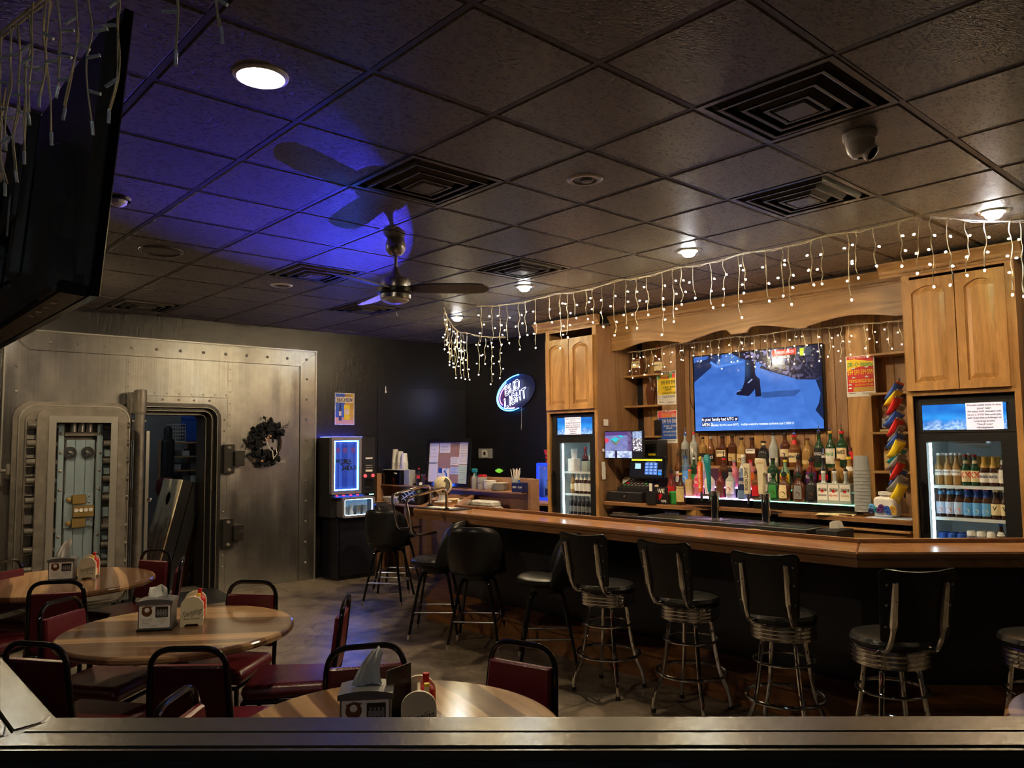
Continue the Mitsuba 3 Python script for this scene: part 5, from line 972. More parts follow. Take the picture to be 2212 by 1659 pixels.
one('clipboard', mv(box(-.10, .10, -.15, .15, 0, .004, .001), (6.50, 3.12, .9885), rz=.3), 'label_cream', 'paper sheet lying on the counter left of the cup stack', 'paper')
one('marker_pen', cyl((6.43, 3.06, .9965), (6.44, 2.96, .9965), .006, n=10), 'ink_brown', 'dark marker pen beside the paper on the counter', 'pen')
k = Kit(); M = FX(6.66, 2.675, 1.30)
k.add('card', tf(box(-.052, .052, -.12, .12, -.002, 0), M), 'white_paper', False); k.add('picture', tf(cat(box(-.048, .048, .06, .10, 0, .0006)), M), 'ink_red', False); k.add('picture', tf(box(-.048, .048, .045, .062, 0, .0008), M), 'ink_navy', False)
k.add('lettering', tf(cat([mv(text(t, .008, .0006, True, width=w_), (0, v_, .0002)) for t, w_, v_ in (('ON DRAFT', .05, .108), ('$12.50', .04, -.03), ('HARD LEMONADE', .08, -.05), ('BERRY AND LIME', .08, -.066), ('CAN', .03, -.09))]), M), 'ink_navy', False)
k.add('figure_print', tf(prism(sg.Polygon([(-.012, -.012), (-.004, .0), (-.012, .012), (0, .036), (.01, .014), (.004, .002), (.014, -.014)]), 0, .0006), M), 'ink_brown', False)
k.add('stem', box(6.655, 6.665, 2.66, 2.69, .9895, 1.18), 'black_plastic', False); k.add('foot', box(6.645, 6.70, 2.64, 2.71, .9885, .992), 'black_plastic', False)
put('drink_menu_stand', k, 'tall white drink card on a stand behind the white jar', 'menu card')
def bag(col, col2):
    n = 8; v, f = [], []
    for i in range(n + 1):
        t = i / n; th = .030 * math.sin(PI * t) ** .6; w = .062 * (1 - .08 * math.sin(PI * t))
        for j in range(12):
            a = 2 * PI * j / 12; cr = 1 + .1 * math.sin(5 * a + i); v.append((th * math.sin(a) * cr + .002 * math.sin(a), w * math.cos(a), .085 - .17 * t))
    for i in range(n):
        for j in range(12):
            a, b_, c_, d_ = i * 12 + j, i * 12 + (j + 1) % 12, (i + 1) * 12 + (j + 1) % 12, (i + 1) * 12 + j; f += [(a, c_, b_), (a, d_, c_)]
    return trimesh.Trimesh(np.array(v), np.array(f), process=False)
mat('foil_shine', (0.5, 0.5, 0.5), 0.2, metal=0.9)
for nm in ('ink_blue', 'ink_yellow', 'ink_red', 'ink_grey', 'ink_teal', 'ink_orange'): scene['bag_' + nm] = {'type': 'twosided', 'bsdf': {'type': 'principled', 'base_color': scene[nm]['bsdf']['base_color'], 'roughness': 0.22, 'specular': 0.8, 'clearcoat': 0.6}}
NTH = 'first second third fourth fifth sixth seventh eighth ninth tenth eleventh twelfth thirteenth fourteenth fifteenth'.split()
bags = ['blue', 'yellow', 'red', 'grey', 'blue', 'red', 'grey', 'blue', 'yellow', 'teal', 'grey', 'red', 'blue', 'grey', 'yellow']
one('snack_strip', box(6.575, 6.577, 2.575, 2.587, 1.15, 2.12), 'black_plastic', 'black clip strip holding the snack bags beside the right fridge', 'clip strip')
for i, c_ in enumerate(bags):
    z_ = 2.06 - i * .058; k = Kit(); a_ = .62 + .12 * math.sin(i * 2.1); o_ = (6.545 - .012 * (i % 3), 2.575, z_)
    mv2 = lambda m: mv(mv(mv(m, (0, 0, -.07), rz=1.05 + .25 * math.sin(i * 1.3), s=(.8, .78, .95)), (0, 0, 0), rx=a_), o_)
    k.add('bag', mv2(bag(0, 0)), 'bag_ink_' + c_, 50); k.add('foil_end', mv2(box(-.003, .003, -.05, .05, .08, .10)), 'foil_shine' if i else 'bag_ink_orange', False)
    put('snack_bag', k, f'{c_} foil snack bag, {NTH[i]} from the top of the strip beside the right fridge', 'snack bag', group='snack bags on the clip strip')
# things on the bar: basket ring, napkins
k = Kit(); k.add('rim', ring((0, 0, .035), .058, .006), 'label_tan'); k.add('weave', lathe([(0, .001), (.04, 0), (.056, .033), (.05, .033), (.036, .006), (0, .006)], 24), 'label_tan')
put('wicker_dish', k, 'round shallow wicker dish on the inner edge of the bar', 'dish', FZ(4.735, 2.86, .986))
k = Kit(); k.add('tray', box(-.08, .16, -.14, .14, 0, .045, .004), 'stainless', False); put('bar_rail_tray', k, 'steel rail tray behind the bar top under the wicker dish', 'tray', FZ(4.74, 2.86, .94))
for i in range(4):
    one('napkin', mv(prism(sg.Polygon([(-.035, 0), (.035, 0), (.028, .05), (.0, .062), (-.03, .048)]), -.004, .004), (0, 0, 0), rx=PI / 2 - .1 * i, rz=-.7 + .2 * i) if True else None, 'white_paper', 'crumpled white napkin bundle on the worktop right of the taps', 'napkin', M=FZ(6.20 + .02 * i, 3.00 - .012 * i, .906), group='napkins right of the taps')
k = Kit(); k.add('block', box(6.05, 6.34, 2.90, 3.08, .0, .903, .004), 'black_matte', False); put('service_stand', k, 'black stand right of the tap cooler that carries the napkins', 'stand')
# ---------------------------------------------------------------- game machine on its black cabinet
k = Kit()
k.add('carcass', box(4.745, 5.275, 8.425, 8.805, 0.0, .745, .004), 'black_panel', False)
d = k.add('door', box(4.775, 5.25, 8.404, 8.424, .05, .70, .004), 'black_panel', False)
k.add(f'{d}__lock', cyl((4.80, 8.404, .45), (4.80, 8.392, .45), .010, n=12), 'chrome')
put('machine_stand', k, 'black cabinet with one door under the game machine', 'cabinet')
mat('machine_grey', (0.16, 0.15, 0.19), 0.35)
BL = np.array([0.012, 0.10, 1.0])
k = Kit(); YF = 8.40
k.add('cabinet', box(4.665, 5.285, 8.44, 8.795, .7465, 1.715, .008), 'black_plastic', False)
M = FY(4.852, YF, 1.372)
k.add('display_frame', tf(prism(rrect(-.205, .205, -.345, .345, .012).difference(sg.box(-.17, -.305, .17, .305)), -.05, .006), M), 'machine_grey', False)
def gm_fn(p, n, uv):
    u, v = uv.x, uv.y; col = dr.floor(u * 9.0); s = cell_rand(col, 3.0)
    e = dr.minimum(dr.minimum(u, 1 - u) * 1.0, dr.minimum(v, 1 - v) * 1.8)
    c = mix((0.006, 0.018, 0.20), (0.05, 0.13, 0.62), dr.clip(0.15 + 0.55 * s + smoothstep(0.22, 0.0, e) * 0.7, 0, 1))
    for cx in (0.18, 0.45, 0.78):
        c = sel((dr.abs(u - cx) < 0.075) & (dr.abs(v - 0.80) < 0.05), (0.10, 0.035, 0.16), c)
    return c
s = k.add('display', trimesh.Trimesh(np.eye(3), [[0, 1, 2]]), 'black_gloss'); k[s] = {**screen(.345, .615, gm_fn, 1, .1), 'to_world': T((M @ np.array([[1, 0, 0, 0], [0, 1, 0, 0], [0, 0, 1, -.012], [0, 0, 0, 1.0]])).tolist())}
star = []
for i in range(10):
    a = PI / 2 + i * PI / 5; r_ = .085 if i % 2 == 0 else .036; star.append((r_ * math.cos(a), r_ * math.sin(a)))
sp = sg.Polygon(star)
k.add('lettering', tf(cat(mv(text('NEVADA', .040, .002, True, width=.21), (-.035, .055, -.008)), mv(text('GOLD', .044, .002, True, width=.165), (.06, -.03, -.008)), mv(prism(sp.difference(sp.buffer(-.011)), 0, .002), (-.01, .0, -.009))), M), 'ink_black', False)
dots = [(x, z) for z in (-.293, .293) for x in np.linspace(-.158, .158, 15)] + [(x, z) for x in (-.158, .158) for z in np.linspace(-.27, .27, 25)]
led = k.add('led_dots', tf(cat([mv(lathe([(0.0075, 0), (.0065, .004), (0, .006)], 8), (x, z, -.006)) for x, z in dots]), M), 'white_plastic', True, **emit(BL * BLUE_L * 1.0 + np.array([0.3, 3.6, 1.0]), 3.0))
k.add('led_glow_strip', tf(cat(*[box(*q, -.0115, -.008) for q in ((-.166, .166, -.300, -.286), (-.166, .166, .286, .300), (-.166, -.150, -.286, .286), (.150, .166, -.286, .286))]), M), 'white_plastic', False, **emit(BL * BLUE_L, 3.0))
k.add('added_top_glow', box(4.70, 5.25, 8.70, 8.78, 1.7155, 1.722), 'white_plastic', False, **emit(np.array([.02, .05, 1.0]) * 14.0, .3))  # added blue glow that washes the wall above the machine
k.add('button_ledge', tf(prism(sg.Polygon([(8.33, .995), (8.44, 1.03), (8.44, .99), (8.34, .985)]), 4.67, 5.07), np.array([[0, 0, 1, 0], [1, 0, 0, 0], [0, 1, 0, 0], [0, 0, 0, 1.0]])), 'ink_blue', False)
for x in (4.71, 4.80, 4.895, 4.99): k.add('button', mv(lathe([(0, -.001), (.018, 0), (.018, .006), (.010, .010), (0, .011)], 14), (x, 8.375, 1.010), rx=.3), 'ink_red', 35, **emit((1.2, 0.05, 0.16), .02))
sc = k.add('showcase', tf(prism(rrect(4.745, 5.19, .748, .992, .03).difference(rrect(4.772, 5.163, .772, .968, .02)), -.44, -.0), np.array([[1, 0, 0, 0], [0, 0, -1, 7.88 + .0], [0, 1, 0, 0], [0, 0, 0, 1.0]]) @ np.array([[1, 0, 0, 0], [0, 1, 0, 0], [0, 0, 1, 0], [0, 0, 0, 1.0]])), 'machine_grey', 20)
k[sc] = mikit.ply(tf(prism(rrect(4.745, 5.19, .748, .992, .03).difference(rrect(4.772, 5.163, .772, .968, .02)), 0, .14), np.array([[1, 0, 0, 0], [0, 0, -1, 8.44], [0, 1, 0, 0], [0, 0, 0, 1.0]])), 'machine_grey', smooth=20)
k.add('showcase_back', box(4.77, 5.165, 8.434, 8.4395, .77, .97), 'soft_blue', False)
inn = rrect(4.772, 5.163, .772, .968, .02)
k.add('showcase_light', tf(prism(inn.difference(inn.buffer(-.010)), 0, .012), np.array([[1, 0, 0, 0], [0, 0, -1, 8.318], [0, 1, 0, 0], [0, 0, 0, 1.0]])), 'white_plastic', False, **emit((1.3, 2.6, 3.4), .3))
for i, (x, h_) in enumerate(((4.82, .10), (4.99, .11), (5.08, .11))):
    k.add('display_glass', mv(prism(sg.Polygon([(-.03, 0), (.03, 0), (.036, h_), (-.02, h_)]), -.03, .03), (x, 8.385, .7735), rx=PI / 2), 'grey_metal', False)
k.add('decanter', mv(lathe([(0, 0), (.034, 0), (.036, .03), (.012, .07), (.010, .10), (.020, .105), (.020, .13), (0, .135)], 16), (4.905, 8.385, .7735)), 'glass_pale')
cx = 5.19
for z_, h_, w_ in ((1.452, .022, .10), (1.362, .014, .10), (1.335, .012, .10), (1.298, .026, .10), (.9, .0, 0))[:4]: k.add('sticker', box(cx - w_ / 2, cx + w_ / 2, 8.436, 8.4395, z_ - h_ / 2, z_ + h_ / 2), 'ink_white' if h_ > .02 else 'ink_grey', False)
k.add('sticker', box(5.13, 5.25, 8.436, 8.4395, 1.06, 1.20), 'black_gloss', False)
for x in (5.135, 5.245): k.add('round_button', tf(lathe([(0, 0), (.021, 0), (.021, .012), (.012, .016), (0, .017)], 18), frame((x, 8.4395, 1.235), (0, -1, 0))), 'ink_red', 35, **emit((1.6, 0.10, 0.12), .02))
k.add('bill_slot', cat(box(5.15, 5.25, 8.40, 8.4395, .955, 1.03, .006)), 'black_gloss', False); k.add('bill_slot_light', box(5.17, 5.235, 8.396, 8.3995, 1.0, 1.015), 'white_plastic', False, **emit((0.2, 1.3, 0.9), .02)); k.add('bill_mouth', box(5.165, 5.24, 8.385, 8.40, .94, .958, .003), 'label_tan', False)
put('game_machine', k, 'upright game machine with blue LED border reading NEVADA GOLD', 'game machine')
labels['game_machine__led_dots'] = {'label': 'dotted blue LED border', 'kind': 'stuff'}
one('wall_outlet', box(4.70, 4.735, 8.822, 8.829, .86, .93, .002), 'white_plastic', 'white wall outlet left of the game machine cabinet', 'outlet')
one('red_broom_handle', tube([(5.31, 8.50, .30), (5.335, 8.66, .80), (5.35, 8.78, 1.18)], .012, 8), 'ink_red', 'red broom handle leaning on the wall right of the game machine', 'broom')
# poster
k = Kit(); M = FY(5.064, 8.822, 2.080)
k.add('sheet', tf(box(-.14, .14, -.202, .202, -.002, 0), M), 'white_paper', False)
k.add('print', tf(box(-.132, 0, -.11, .195, 0, .0006), M), 'ink_blue', False); k.add('print', tf(box(0, .132, -.11, .195, 0, .0006), M), 'ink_gold', False); k.add('print', tf(box(-.132, .132, -.195, -.11, 0, .0006), M), 'skin_print', False)
k.add('banner', tf(prism(affinity.scale(sg.box(-.118, .085, .118, .145).buffer(.006), 1, 1), .0006, .0010), M), 'label_cream', False)
k.add('lettering', tf(cat(mv(text('BEACHBUM', .046, .0006, True, width=.22), (0, .115, .0010)), mv(text('DO YOUR BEST TO GET YOURS', .012, .0006, True, width=.19), (0, .172, .0006))), M), 'ink_navy', False)
k.add('can_print', tf(box(-.01, .075, -.14, .05, .0006, .0012), M), 'ink_yellow', False); k.add('can_label', tf(box(.0, .065, -.07, .0, .0012, .0016), M), 'label_cream', False)
k.add('bottle_print', tf(prism(sg.Polygon([(-.085, -.15), (-.045, -.15), (-.045, -.02), (-.055, .03), (-.055, .07), (-.075, .07), (-.075, .03), (-.085, -.02)]), .0006, .0012), M), 'ink_navy', False); k.add('bottle_label', tf(box(-.083, -.047, -.09, -.03, .0012, .0016), M), 'label_cream', False)
k.add('second_bottle_print', tf(prism(sg.Polygon([(.09, -.14), (.118, -.14), (.118, .01), (.11, .06), (.098, .06), (.09, .01)]), .0006, .0012), M), 'ink_gold', False)
put('beach_poster', k, 'blue and yellow poster reading BEACHBUM above the game machine', 'poster')
one('white_bulb_clip', cat(mv(lathe([(0, 0), (.012, .006), (.014, .02), (.007, .04), (.006, .09), (0, .092)], 12), (0, 0, 0))), 'white_plastic', 'small white bulb-shaped clip hanging at the top left of the dark panel', 'clip', M=FZ(5.665, 8.80, 2.30))
# ---------------------------------------------------------------- wooden shelf partition
wood('pine', (0.36, 0.20, 0.115), (0.24, 0.125, 0.07), 1, 0.45, contrast=0.7)
k = Kit(); XP = 5.72
k.add('back_board', box(XP, XP + .02, 6.02, 8.81, 0, 1.245, .002), 'pine', False)
k.add('end_panel', box(5.50, XP - .001, 8.745, 8.81, .0, 1.245, .002), 'pine', False)
k.add('end_post', box(5.63, XP + .03, 5.965, 6.018, 0, 1.24, .003), 'pine', False)
k.add('upper_shelf', box(5.555, XP - .001, 6.03, 8.744, 1.086, 1.106, .002), 'pine', False)
k.add('lower_shelf', box(5.42, XP - .001, 6.30, 8.744, .862, .885, .003), 'pine', False)
k.add('shelf_leg', box(5.45, 5.50, 8.0, 8.05, 0, .861), 'pine', False); k.add('shelf_leg', box(5.45, 5.50, 6.35, 6.40, 0, .861), 'pine', False)
put('shelf_partition', k, 'low wooden partition with two shelves along the left end of the bar', 'shelf unit')
SH, SL = 1.107, .886
def sit(name, kit, lab, c, y, x=5.635, z=SH, rz=0, group=None): return put(name, kit, lab, c, FZ(x, y, z, rz), group)
k = Kit(); o_ = rrect(-.075, .075, -.20, .20, .02)
k.add('tub', cat(prism(o_.difference(o_.buffer(-.006)), 0, .185), prism(o_, 0, .006)), 'black_gloss', 20); k.add('rim', prism(o_.buffer(.006).difference(o_.buffer(-.008)), .185, .194), 'white_plastic', 20); k.add('inner_lid', prism(o_.buffer(-.008), .183, .188), 'white_plastic', 20); k.add('tag', box(-.078, -.0752, -.13, -.07, .135, .155), 'white_plastic', False)
sit('black_bin', k, 'black plastic bin with white rim holding the foam cup stacks', 'bin', 8.50)
for y, h_, w_ in ((8.52, .26, 'left tallest'), (8.405, .235, 'middle'), (8.315, .21, 'right shortest')):
    n = 6; prof = [(0, 0), (.034, 0)]
    k = Kit(); pr_ = [(0, 0), (.048, 0), (.050, .008), (.046, .010), (.048, .020), (.050, .028), (.046, .030), (.048, .040), (.050, .048), (.046, .050), (.048, .060), (.050, .068), (.046, .070), (.048, .085), (.050, .093), (.046, .095), (.034, h_), (0, h_)]
    k.add('cups', lathe(pr_, 24), 'white_plastic', 20); put('foam_cup_stack', k, f'{w_} stack of white foam cups in the black bin', 'cup stack', FZ(5.635, y, SH + .189), 'foam cup stacks in the black bin')
k = Kit(); o_ = rrect(-.05, .05, -.065, .065, .015); k.add('tub', cat(prism(o_.difference(o_.buffer(-.003)), 0, .19), prism(o_, 0, .003)), 'clear_plastic', 20); sit('clear_canister', k, 'clear plastic canister right of the black bin', 'container', 8.20)
cola = bottle(.215, .032, 'wine', 'glass_black', 'ink_red', 'ink_red', (.40, .60), None, badge='ink_white')
sit('cola_bottle', cola, 'small cola bottle with red label on the upper shelf', 'bottle', 7.995)
k = Kit(); k.add('body', cat(sphere((0, 0, .014), .014, 1), sphere((.0, .03, .012), .012, 1)), 'black_gloss'); sit('black_glasses', k, 'tiny dark pair of objects beside the cola bottle', 'trinket', 8.08)
# framed cork board leaning back
k = Kit(); w, h = .845, .560; lean = .075; M = FX(5.605, 7.385, SH + .012) @ rx_(-lean) 
k.add('frame', tf(prism_b(sg.box(-w / 2, 0, w / 2, h), 0, .02, .004).__class__(*[None, None]) if False else cat(*[box(*q, -.006, .020, .004) for q in ((-w / 2, w / 2, 0, .042), (-w / 2, w / 2, h - .042, h), (-w / 2, -w / 2 + .042, .042, h - .042), (w / 2 - .042, w / 2, .042, h - .042))]), M), 'black_gloss', False)
k.add('cork', tf(box(-w / 2 + .04, w / 2 - .04, .04, h - .04, -.006, .002), M), 'cork', False)
def note(u0, v0, u1, v1, m_, z=.0024):
    k.add('paper', tf(box(-w / 2 + .04 + u0 * (w - .08), -w / 2 + .04 + u1 * (w - .08), .04 + (1 - v1) * (h - .08), .04 + (1 - v0) * (h - .08), z, z + .0008), M), m_, False)
for q in ((.0, .02, .24, .50, 'ink_white'), (.0, .52, .24, .98, 'ink_white'), (.27, .02, .54, .26, 'ink_white'), (.77, .0, 1., .53, 'ink_white'), (.77, .55, 1., 1.0, 'soft_green'), (.56, .36, .77, .56, 'ink_white'), (.56, .60, .77, .78, 'soft_blue'), (.25, .64, .55, .98, 'ink_white')): note(*q)
note(.0, .50, .20, .535, 'ink_grey', .0030); note(.26, .64, .36, .76, 'ink_blue', .0034)
def lines_(u0, u1, v0, v1, n):
    for i in range(n): note(u0, v0 + (v1 - v0) * i / n, u1 - .03 * ((i * 7) % 3) / 2, v0 + (v1 - v0) * i / n + .007, 'ink_grey', .0032)
lines_(.30, .50, .06, .24, 5); lines_(.80, .97, .04, .50, 12); lines_(.80, .97, .62, .95, 6); lines_(.58, .75, .40, .54, 4); lines_(.58, .75, .64, .76, 4); lines_(.03, .2, .08, .45, 4)
a_ = np.linspace(-1.2, 1.1, 12); k.add('swoosh', tf(cat(prism(sg.LineString([(-.10 + .085 * math.cos(t), .115 + .07 * math.sin(t)) for t in a_]).buffer(.010), .0034, .0040)), M), 'ink_blue', False)
k.add('swoosh', tf(cat(prism(sg.LineString([(.02 - .06 * math.cos(t), .165 + .06 * math.sin(t)) for t in a_]).buffer(.006), .0034, .0040)), M), 'ink_sky', False)
put('cork_board', k, 'black-framed cork board with pinned papers leaning on the upper shelf', 'notice board')
k = Kit(); k.add('bottle', lathe([(0, 0), (.034, 0), (.036, .01), (.036, .11), (.02, .15), (.013, .165), (.013, .18), (0, .18)], 18), 'clear_plastic'); k.add('trigger', cat(mv(box(-.016, .016, -.045, .04, 0, .045, .008), (0, 0, .185)), mv(box(-.006, .006, -.03, -.012, -.05, 0), (0, 0, .19))), 'ink_teal', False); k.add('collar', lathe([(.016, .178), (.016, .19), (0, .19)], 14), 'ink_green')
sit('spray_bottle', k, 'clear spray bottle with teal trigger right of the cork board', 'spray bottle', 6.905)
k = Kit(); k.add('jar', lathe([(0, 0), (.052, 0), (.056, .012), (.056, .05), (.05, .065), (.056, .08), (.056, .12), (.046, .14), (0, .142)], 22), 'clear_plastic'); k.add('lid', lathe([(.048, .142), (.05, .145), (.05, .165), (0, .167)], 22), 'ink_red'); sit('red_lid_jar', k, 'clear plastic jar with red lid on the upper shelf', 'jar', 6.765)
k = Kit(); k.add('bowls', lathe([(0, 0), (.056, 0)] + [q for i in range(6) for q in ((.066, .018 + .012 * i), (.072, .022 + .012 * i), (.067, .026 + .012 * i))] + [(.072, .105), (.064, .104), (.05, .085), (0, .085)], 26), 'white_plastic', 20); sit('bowl_stack', k, 'stack of white bowls beside the plate stack', 'bowls', 6.635)
for i in range(7): sit('plate', Kit(plate=mikit.ply(lathe([(0, 0), (.055, 0), (.085, .011), (.086, .0125), (.055, .003), (0, .003)], 28), 'white_plastic', smooth=40)), 'white plate in the stack on the upper shelf', 'plate', 6.465, z=SH + .0115 * i, group='stack of white plates')
k = Kit(); k.add('cup', lathe([(0, 0), (.034, 0), (.046, .14), (.043, .14), (.032, .004), (0, .004)], 22), 'clear_plastic'); sit('straw_cup', k, 'clear cup full of white straws near the end post', 'cup', 6.215, x=5.64)
r_ = random.Random(2)
for i in range(14):
    a = r_.uniform(0, 2 * PI); q = r_.uniform(.004, .026); one('straw', tube([(5.64 + q * math.cos(a) * .6, 6.215 + q * math.sin(a) * .6, SH + .006), (5.64 + q * math.cos(a) * 2.2, 6.215 + q * math.sin(a) * 2.2, SH + .235 + r_.uniform(-.02, .02))], .0042, 6), 'straw_paper', 'white wrapped straw in the clear cup near the end post', 'straw', group='straws in the clear cup')
k = Kit(); o_ = sg.box(-.05, -.085, .05, .085); k.add('caddy', cat(prism(o_.difference(sg.box(-.046, -.081, .046, -.002)).difference(sg.box(-.046, .002, .046, .081)), 0, .095), prism(o_, 0, .004)), 'ink_navy', False)
k.add('lettering', tf(cat(mv(text('BUD LIGHT', .018, .001, True, width=.06), (-.042, .05, 0)), mv(text('BUD LIGHT', .018, .001, True, width=.06), (.042, .05, 0))), FX(-.0502, 0, 0)), 'ink_white', False)
sit('blue_caddy', k, 'navy blue table caddy with white lettering at the end of the upper shelf', 'caddy', 6.10, x=5.605)
sit('mustard_bottle', bottle(.13, .022, 'beer', 'ink_blue', 'ink_yellow', None), 'small bottle with yellow cap in the navy caddy', 'bottle', 6.13, x=5.61, z=SH + .005)
# lower shelf
k = Kit(); k.add('tray', cat(box(-.11, .11, -.17, .17, .055, .075, .004), *[mv(lathe([(0, 0), (.022, .004), (.030, .055), (0, .055)], 12), (x, y, 0)) for x in (-.07, 0, .07) for y in (-.13, -.065, 0, .065, .13)]), 'white_plastic', 20); sit('egg_tray', k, 'white moulded tray on the lower shelf at its left end', 'tray', 8.36, x=5.55, z=SL)
for i in range(4):
    k = Kit(); k.add('lid', prism_b(rrect(-.09, .09, -.09, .09, .02), .030, .055, .014), 'white_plastic', 20); k.add('base', tf(prism_b(rrect(-.09, .09, -.09, .09, .02), .0, .029, .012), np.diag([1, 1, -1, 1.0]) @ FZ(0, 0, -.029)), 'white_plastic', 20)
    put('takeout_box', k, 'white foam takeout box on the lower shelf near the end post', 'box', FZ(5.55 - .02 * (i % 2), 6.50 + .20 * (i // 2), SL + .0005 + .0565 * (i % 2), .2 * (i % 2)), 'foam takeout boxes on the lower shelf')
for y in (7.66, 7.35): sit('cola_bottle', bottle(.20, .034, 'wine', 'glass_smoke', 'ink_red' if y > 7.5 else 'ink_white', None), f'small bottle with {"red" if y > 7.5 else "white"} cap on the lower shelf under the cork board', 'bottle', y, x=5.60, z=SL)
k = Kit(); k.add('bag', mv(soft_box(.16, .36, .20, .06), (0, 0, 0)), 'black_vinyl', 40)
for i in range(5): k.add('pattern', mv(tube([(-.081, -.13 + .26 * t, .05 + .025 * i + .02 * math.sin(9 * t + i * 2)) for t in np.linspace(0, 1, 14)], .005, 5), (0, 0, 0)), 'ink_white')
k.add('strap', tube(bend([(-.06, .16, .12), (-.09, .20, .02), (-.09, .12, .22), (-.05, .02, .19)], .08), .008, 6), 'black_vinyl'); sit('patterned_bag', k, 'black bag with white zigzag pattern behind the chrome rails', 'bag', 7.98, x=5.54, z=SL)
# mini fridge with pail
k = Kit(); k.add('ledge', box(6.44, 7.04, 6.462, 7.25, .88, .912, .003), 'pine', False); k.add('leg', box(6.46, 6.52, 7.18, 7.24, 0, .879), 'pine', False); k.add('leg', box(6.46, 6.52, 6.47, 6.52, 0, .879), 'pine', False); put('side_ledge', k, 'small wooden ledge beside the left fridge carrying the blue mini fridge', 'ledge')
k = Kit(); y0, y1 = 6.50, 7.04; z0, z1 = .9128, 1.372
k.add('shell', cat(box(6.76, 7.0, y0, y1, z1 - .025, z1), box(6.76, 7.0, y0, y1, z0, z0 + .025), box(6.76, 7.0, y0, y0 + .02, z0 + .025, z1 - .025), box(6.76, 7.0, y1 - .02, y1, z0 + .025, z1 - .025), box(6.985, 7.0, y0 + .02, y1 - .02, z0 + .025, z1 - .025)), 'ink_blue', False)
k.add('inner_back', box(6.965, 6.984, y0 + .021, y1 - .021, z0 + .026, z1 - .026), 'white_plastic', False, **emit((1.1, 1.5, 2.1), .15))
k.add('door_rim', tf(prism(rrect(-(y1 - y0) / 2, (y1 - y0) / 2, 0, z1 - z0, .02).difference(rrect(-(y1 - y0) / 2 + .03, (y1 - y0) / 2 - .03, .035, z1 - z0 - .035, .012)), -.012, .012), FX(6.747, (y0 + y1) / 2, z0)), 'ink_blue', 20, **emit((0.006, 0.03, 0.75), .1))
k.add('pane', tf(sg_sheet(.49, .40), FX(6.748, (y0 + y1) / 2, (z0 + z1) / 2)), 'clear_glass', False)
put('mini_fridge', k, 'small glass-door fridge with glowing blue rim left of the cabinets', 'mini fridge')
for i, y in enumerate((6.97, 6.90, 6.83)): put('beer_bottle', bottle(.225, .030, 'beer', 'glass_blue', 'ink_blue', 'ink_navy', (.12, .5)), f'blue bottle, {ordn[i]} from left inside the glowing mini fridge', 'bottle', FZ(6.86, y, z0 + .0265), 'bottles in the mini fridge')
k = Kit(); k.add('pail', lathe([(0, 0), (.055, 0), (.078, .15), (.082, .152), (.082, .16), (.074, .158), (.052, .004), (0, .004)], 24), 'ink_pink'); k.add('rim', ring((0, 0, .156), .081, .006, 26, 6), 'ink_pink')
k.add('face_print', tf(cat([mv(prism(sg.Point(0, 0).buffer(.014), 0, .001), (u, .09, .073)) for u in (-.02, .022)] + [mv(box(-.022, .022, .035, .05, 0, .001), (0, 0, .0675))]), np.array([[0, 0, -1, 0], [-1, 0, 0, 0], [0, 1, 0, 0], [0, 0, 0, 1.0]])), 'ink_black', False)
put('pink_pail', k, 'pink pail standing on the blue mini fridge', 'pail', FZ(6.87, 6.92, z1 + .0005))
# electrical box, green light, neon sign
k = Kit(); k.add('cover', box(7.02, 7.049, 8.235, 8.515, 1.412, 1.548, .004), 'clear_plastic', False); k.add('plate', box(7.012, 7.0195, 8.315, 8.435, 1.425, 1.532, .002), 'white_plastic', False); k.add('button', box(7.008, 7.0115, 8.35, 8.39, 1.46, 1.50), 'black_plastic', False)
put('thermostat_guard', k, 'clear wall guard over a white thermostat right of the cork board', 'thermostat')
k = Kit(); M = FX(7.04, 8.09, 1.245)
k.add('backing', tf(prism(affinity.scale(sg.Point(0, 0).buffer(.09), 1, .5), -.008, 0), M), 'black_plastic', 20)
for i in range(8): k.add('tube', tf(cat(tube([(-.07 + .02 * i, -.03 * math.sin(PI * (i + .8) / 8.6), .008), (-.068 + .02 * i, .03 * math.sin(PI * (i + .8) / 8.6), .008)], .0045, 6)), M), 'ink_lime', True, **emit((.16, .55, .05), .02))
put('green_neon', k, 'small oval green glowing sign low on the black wall', 'neon sign')
k = Kit(); M = FX(7.02, 7.725, 2.295) @ FZ(0, 0, 0, .30)
k.add('back_plate', tf(prism(affinity.scale(sg.Point(0, 0).buffer(1.0, quad_segs=16), .385, .225), -.02, -.012), M), 'ink_navy', 20)
def arc_pts(a0, a1, sx, sy, n=22, cx=0, cy=0): return [(cx + sx * math.cos(t), cy + sy * math.sin(t), .012) for t in np.linspace(a0, a1, n)]
k.add('blue_tube', tf(cat(tube(arc_pts(1.15, 4.75, .375, .222), .0085, 8)), M), 'white_plastic', True, **emit((0.10, 1.6, 5.2), .25))
k.add('blue_tube', tf(cat(tube(arc_pts(1.9, 4.5, .352, .198), .0065, 8)), M), 'white_plastic', True, **emit((0.05, 0.9, 3.6), .15))
k.add('red_tube', tf(cat(tube(arc_pts(2.0, 3.6, .315, .165), .0075, 8)), M), 'white_plastic', True, **emit((4.2, 0.35, 0.75), .15))
k.add('red_tube', tf(cat(tube(arc_pts(4.05, 4.5, .315, .190), .0075, 8)), M), 'white_plastic', True, **emit((4.2, 0.45, 0.6), .1))
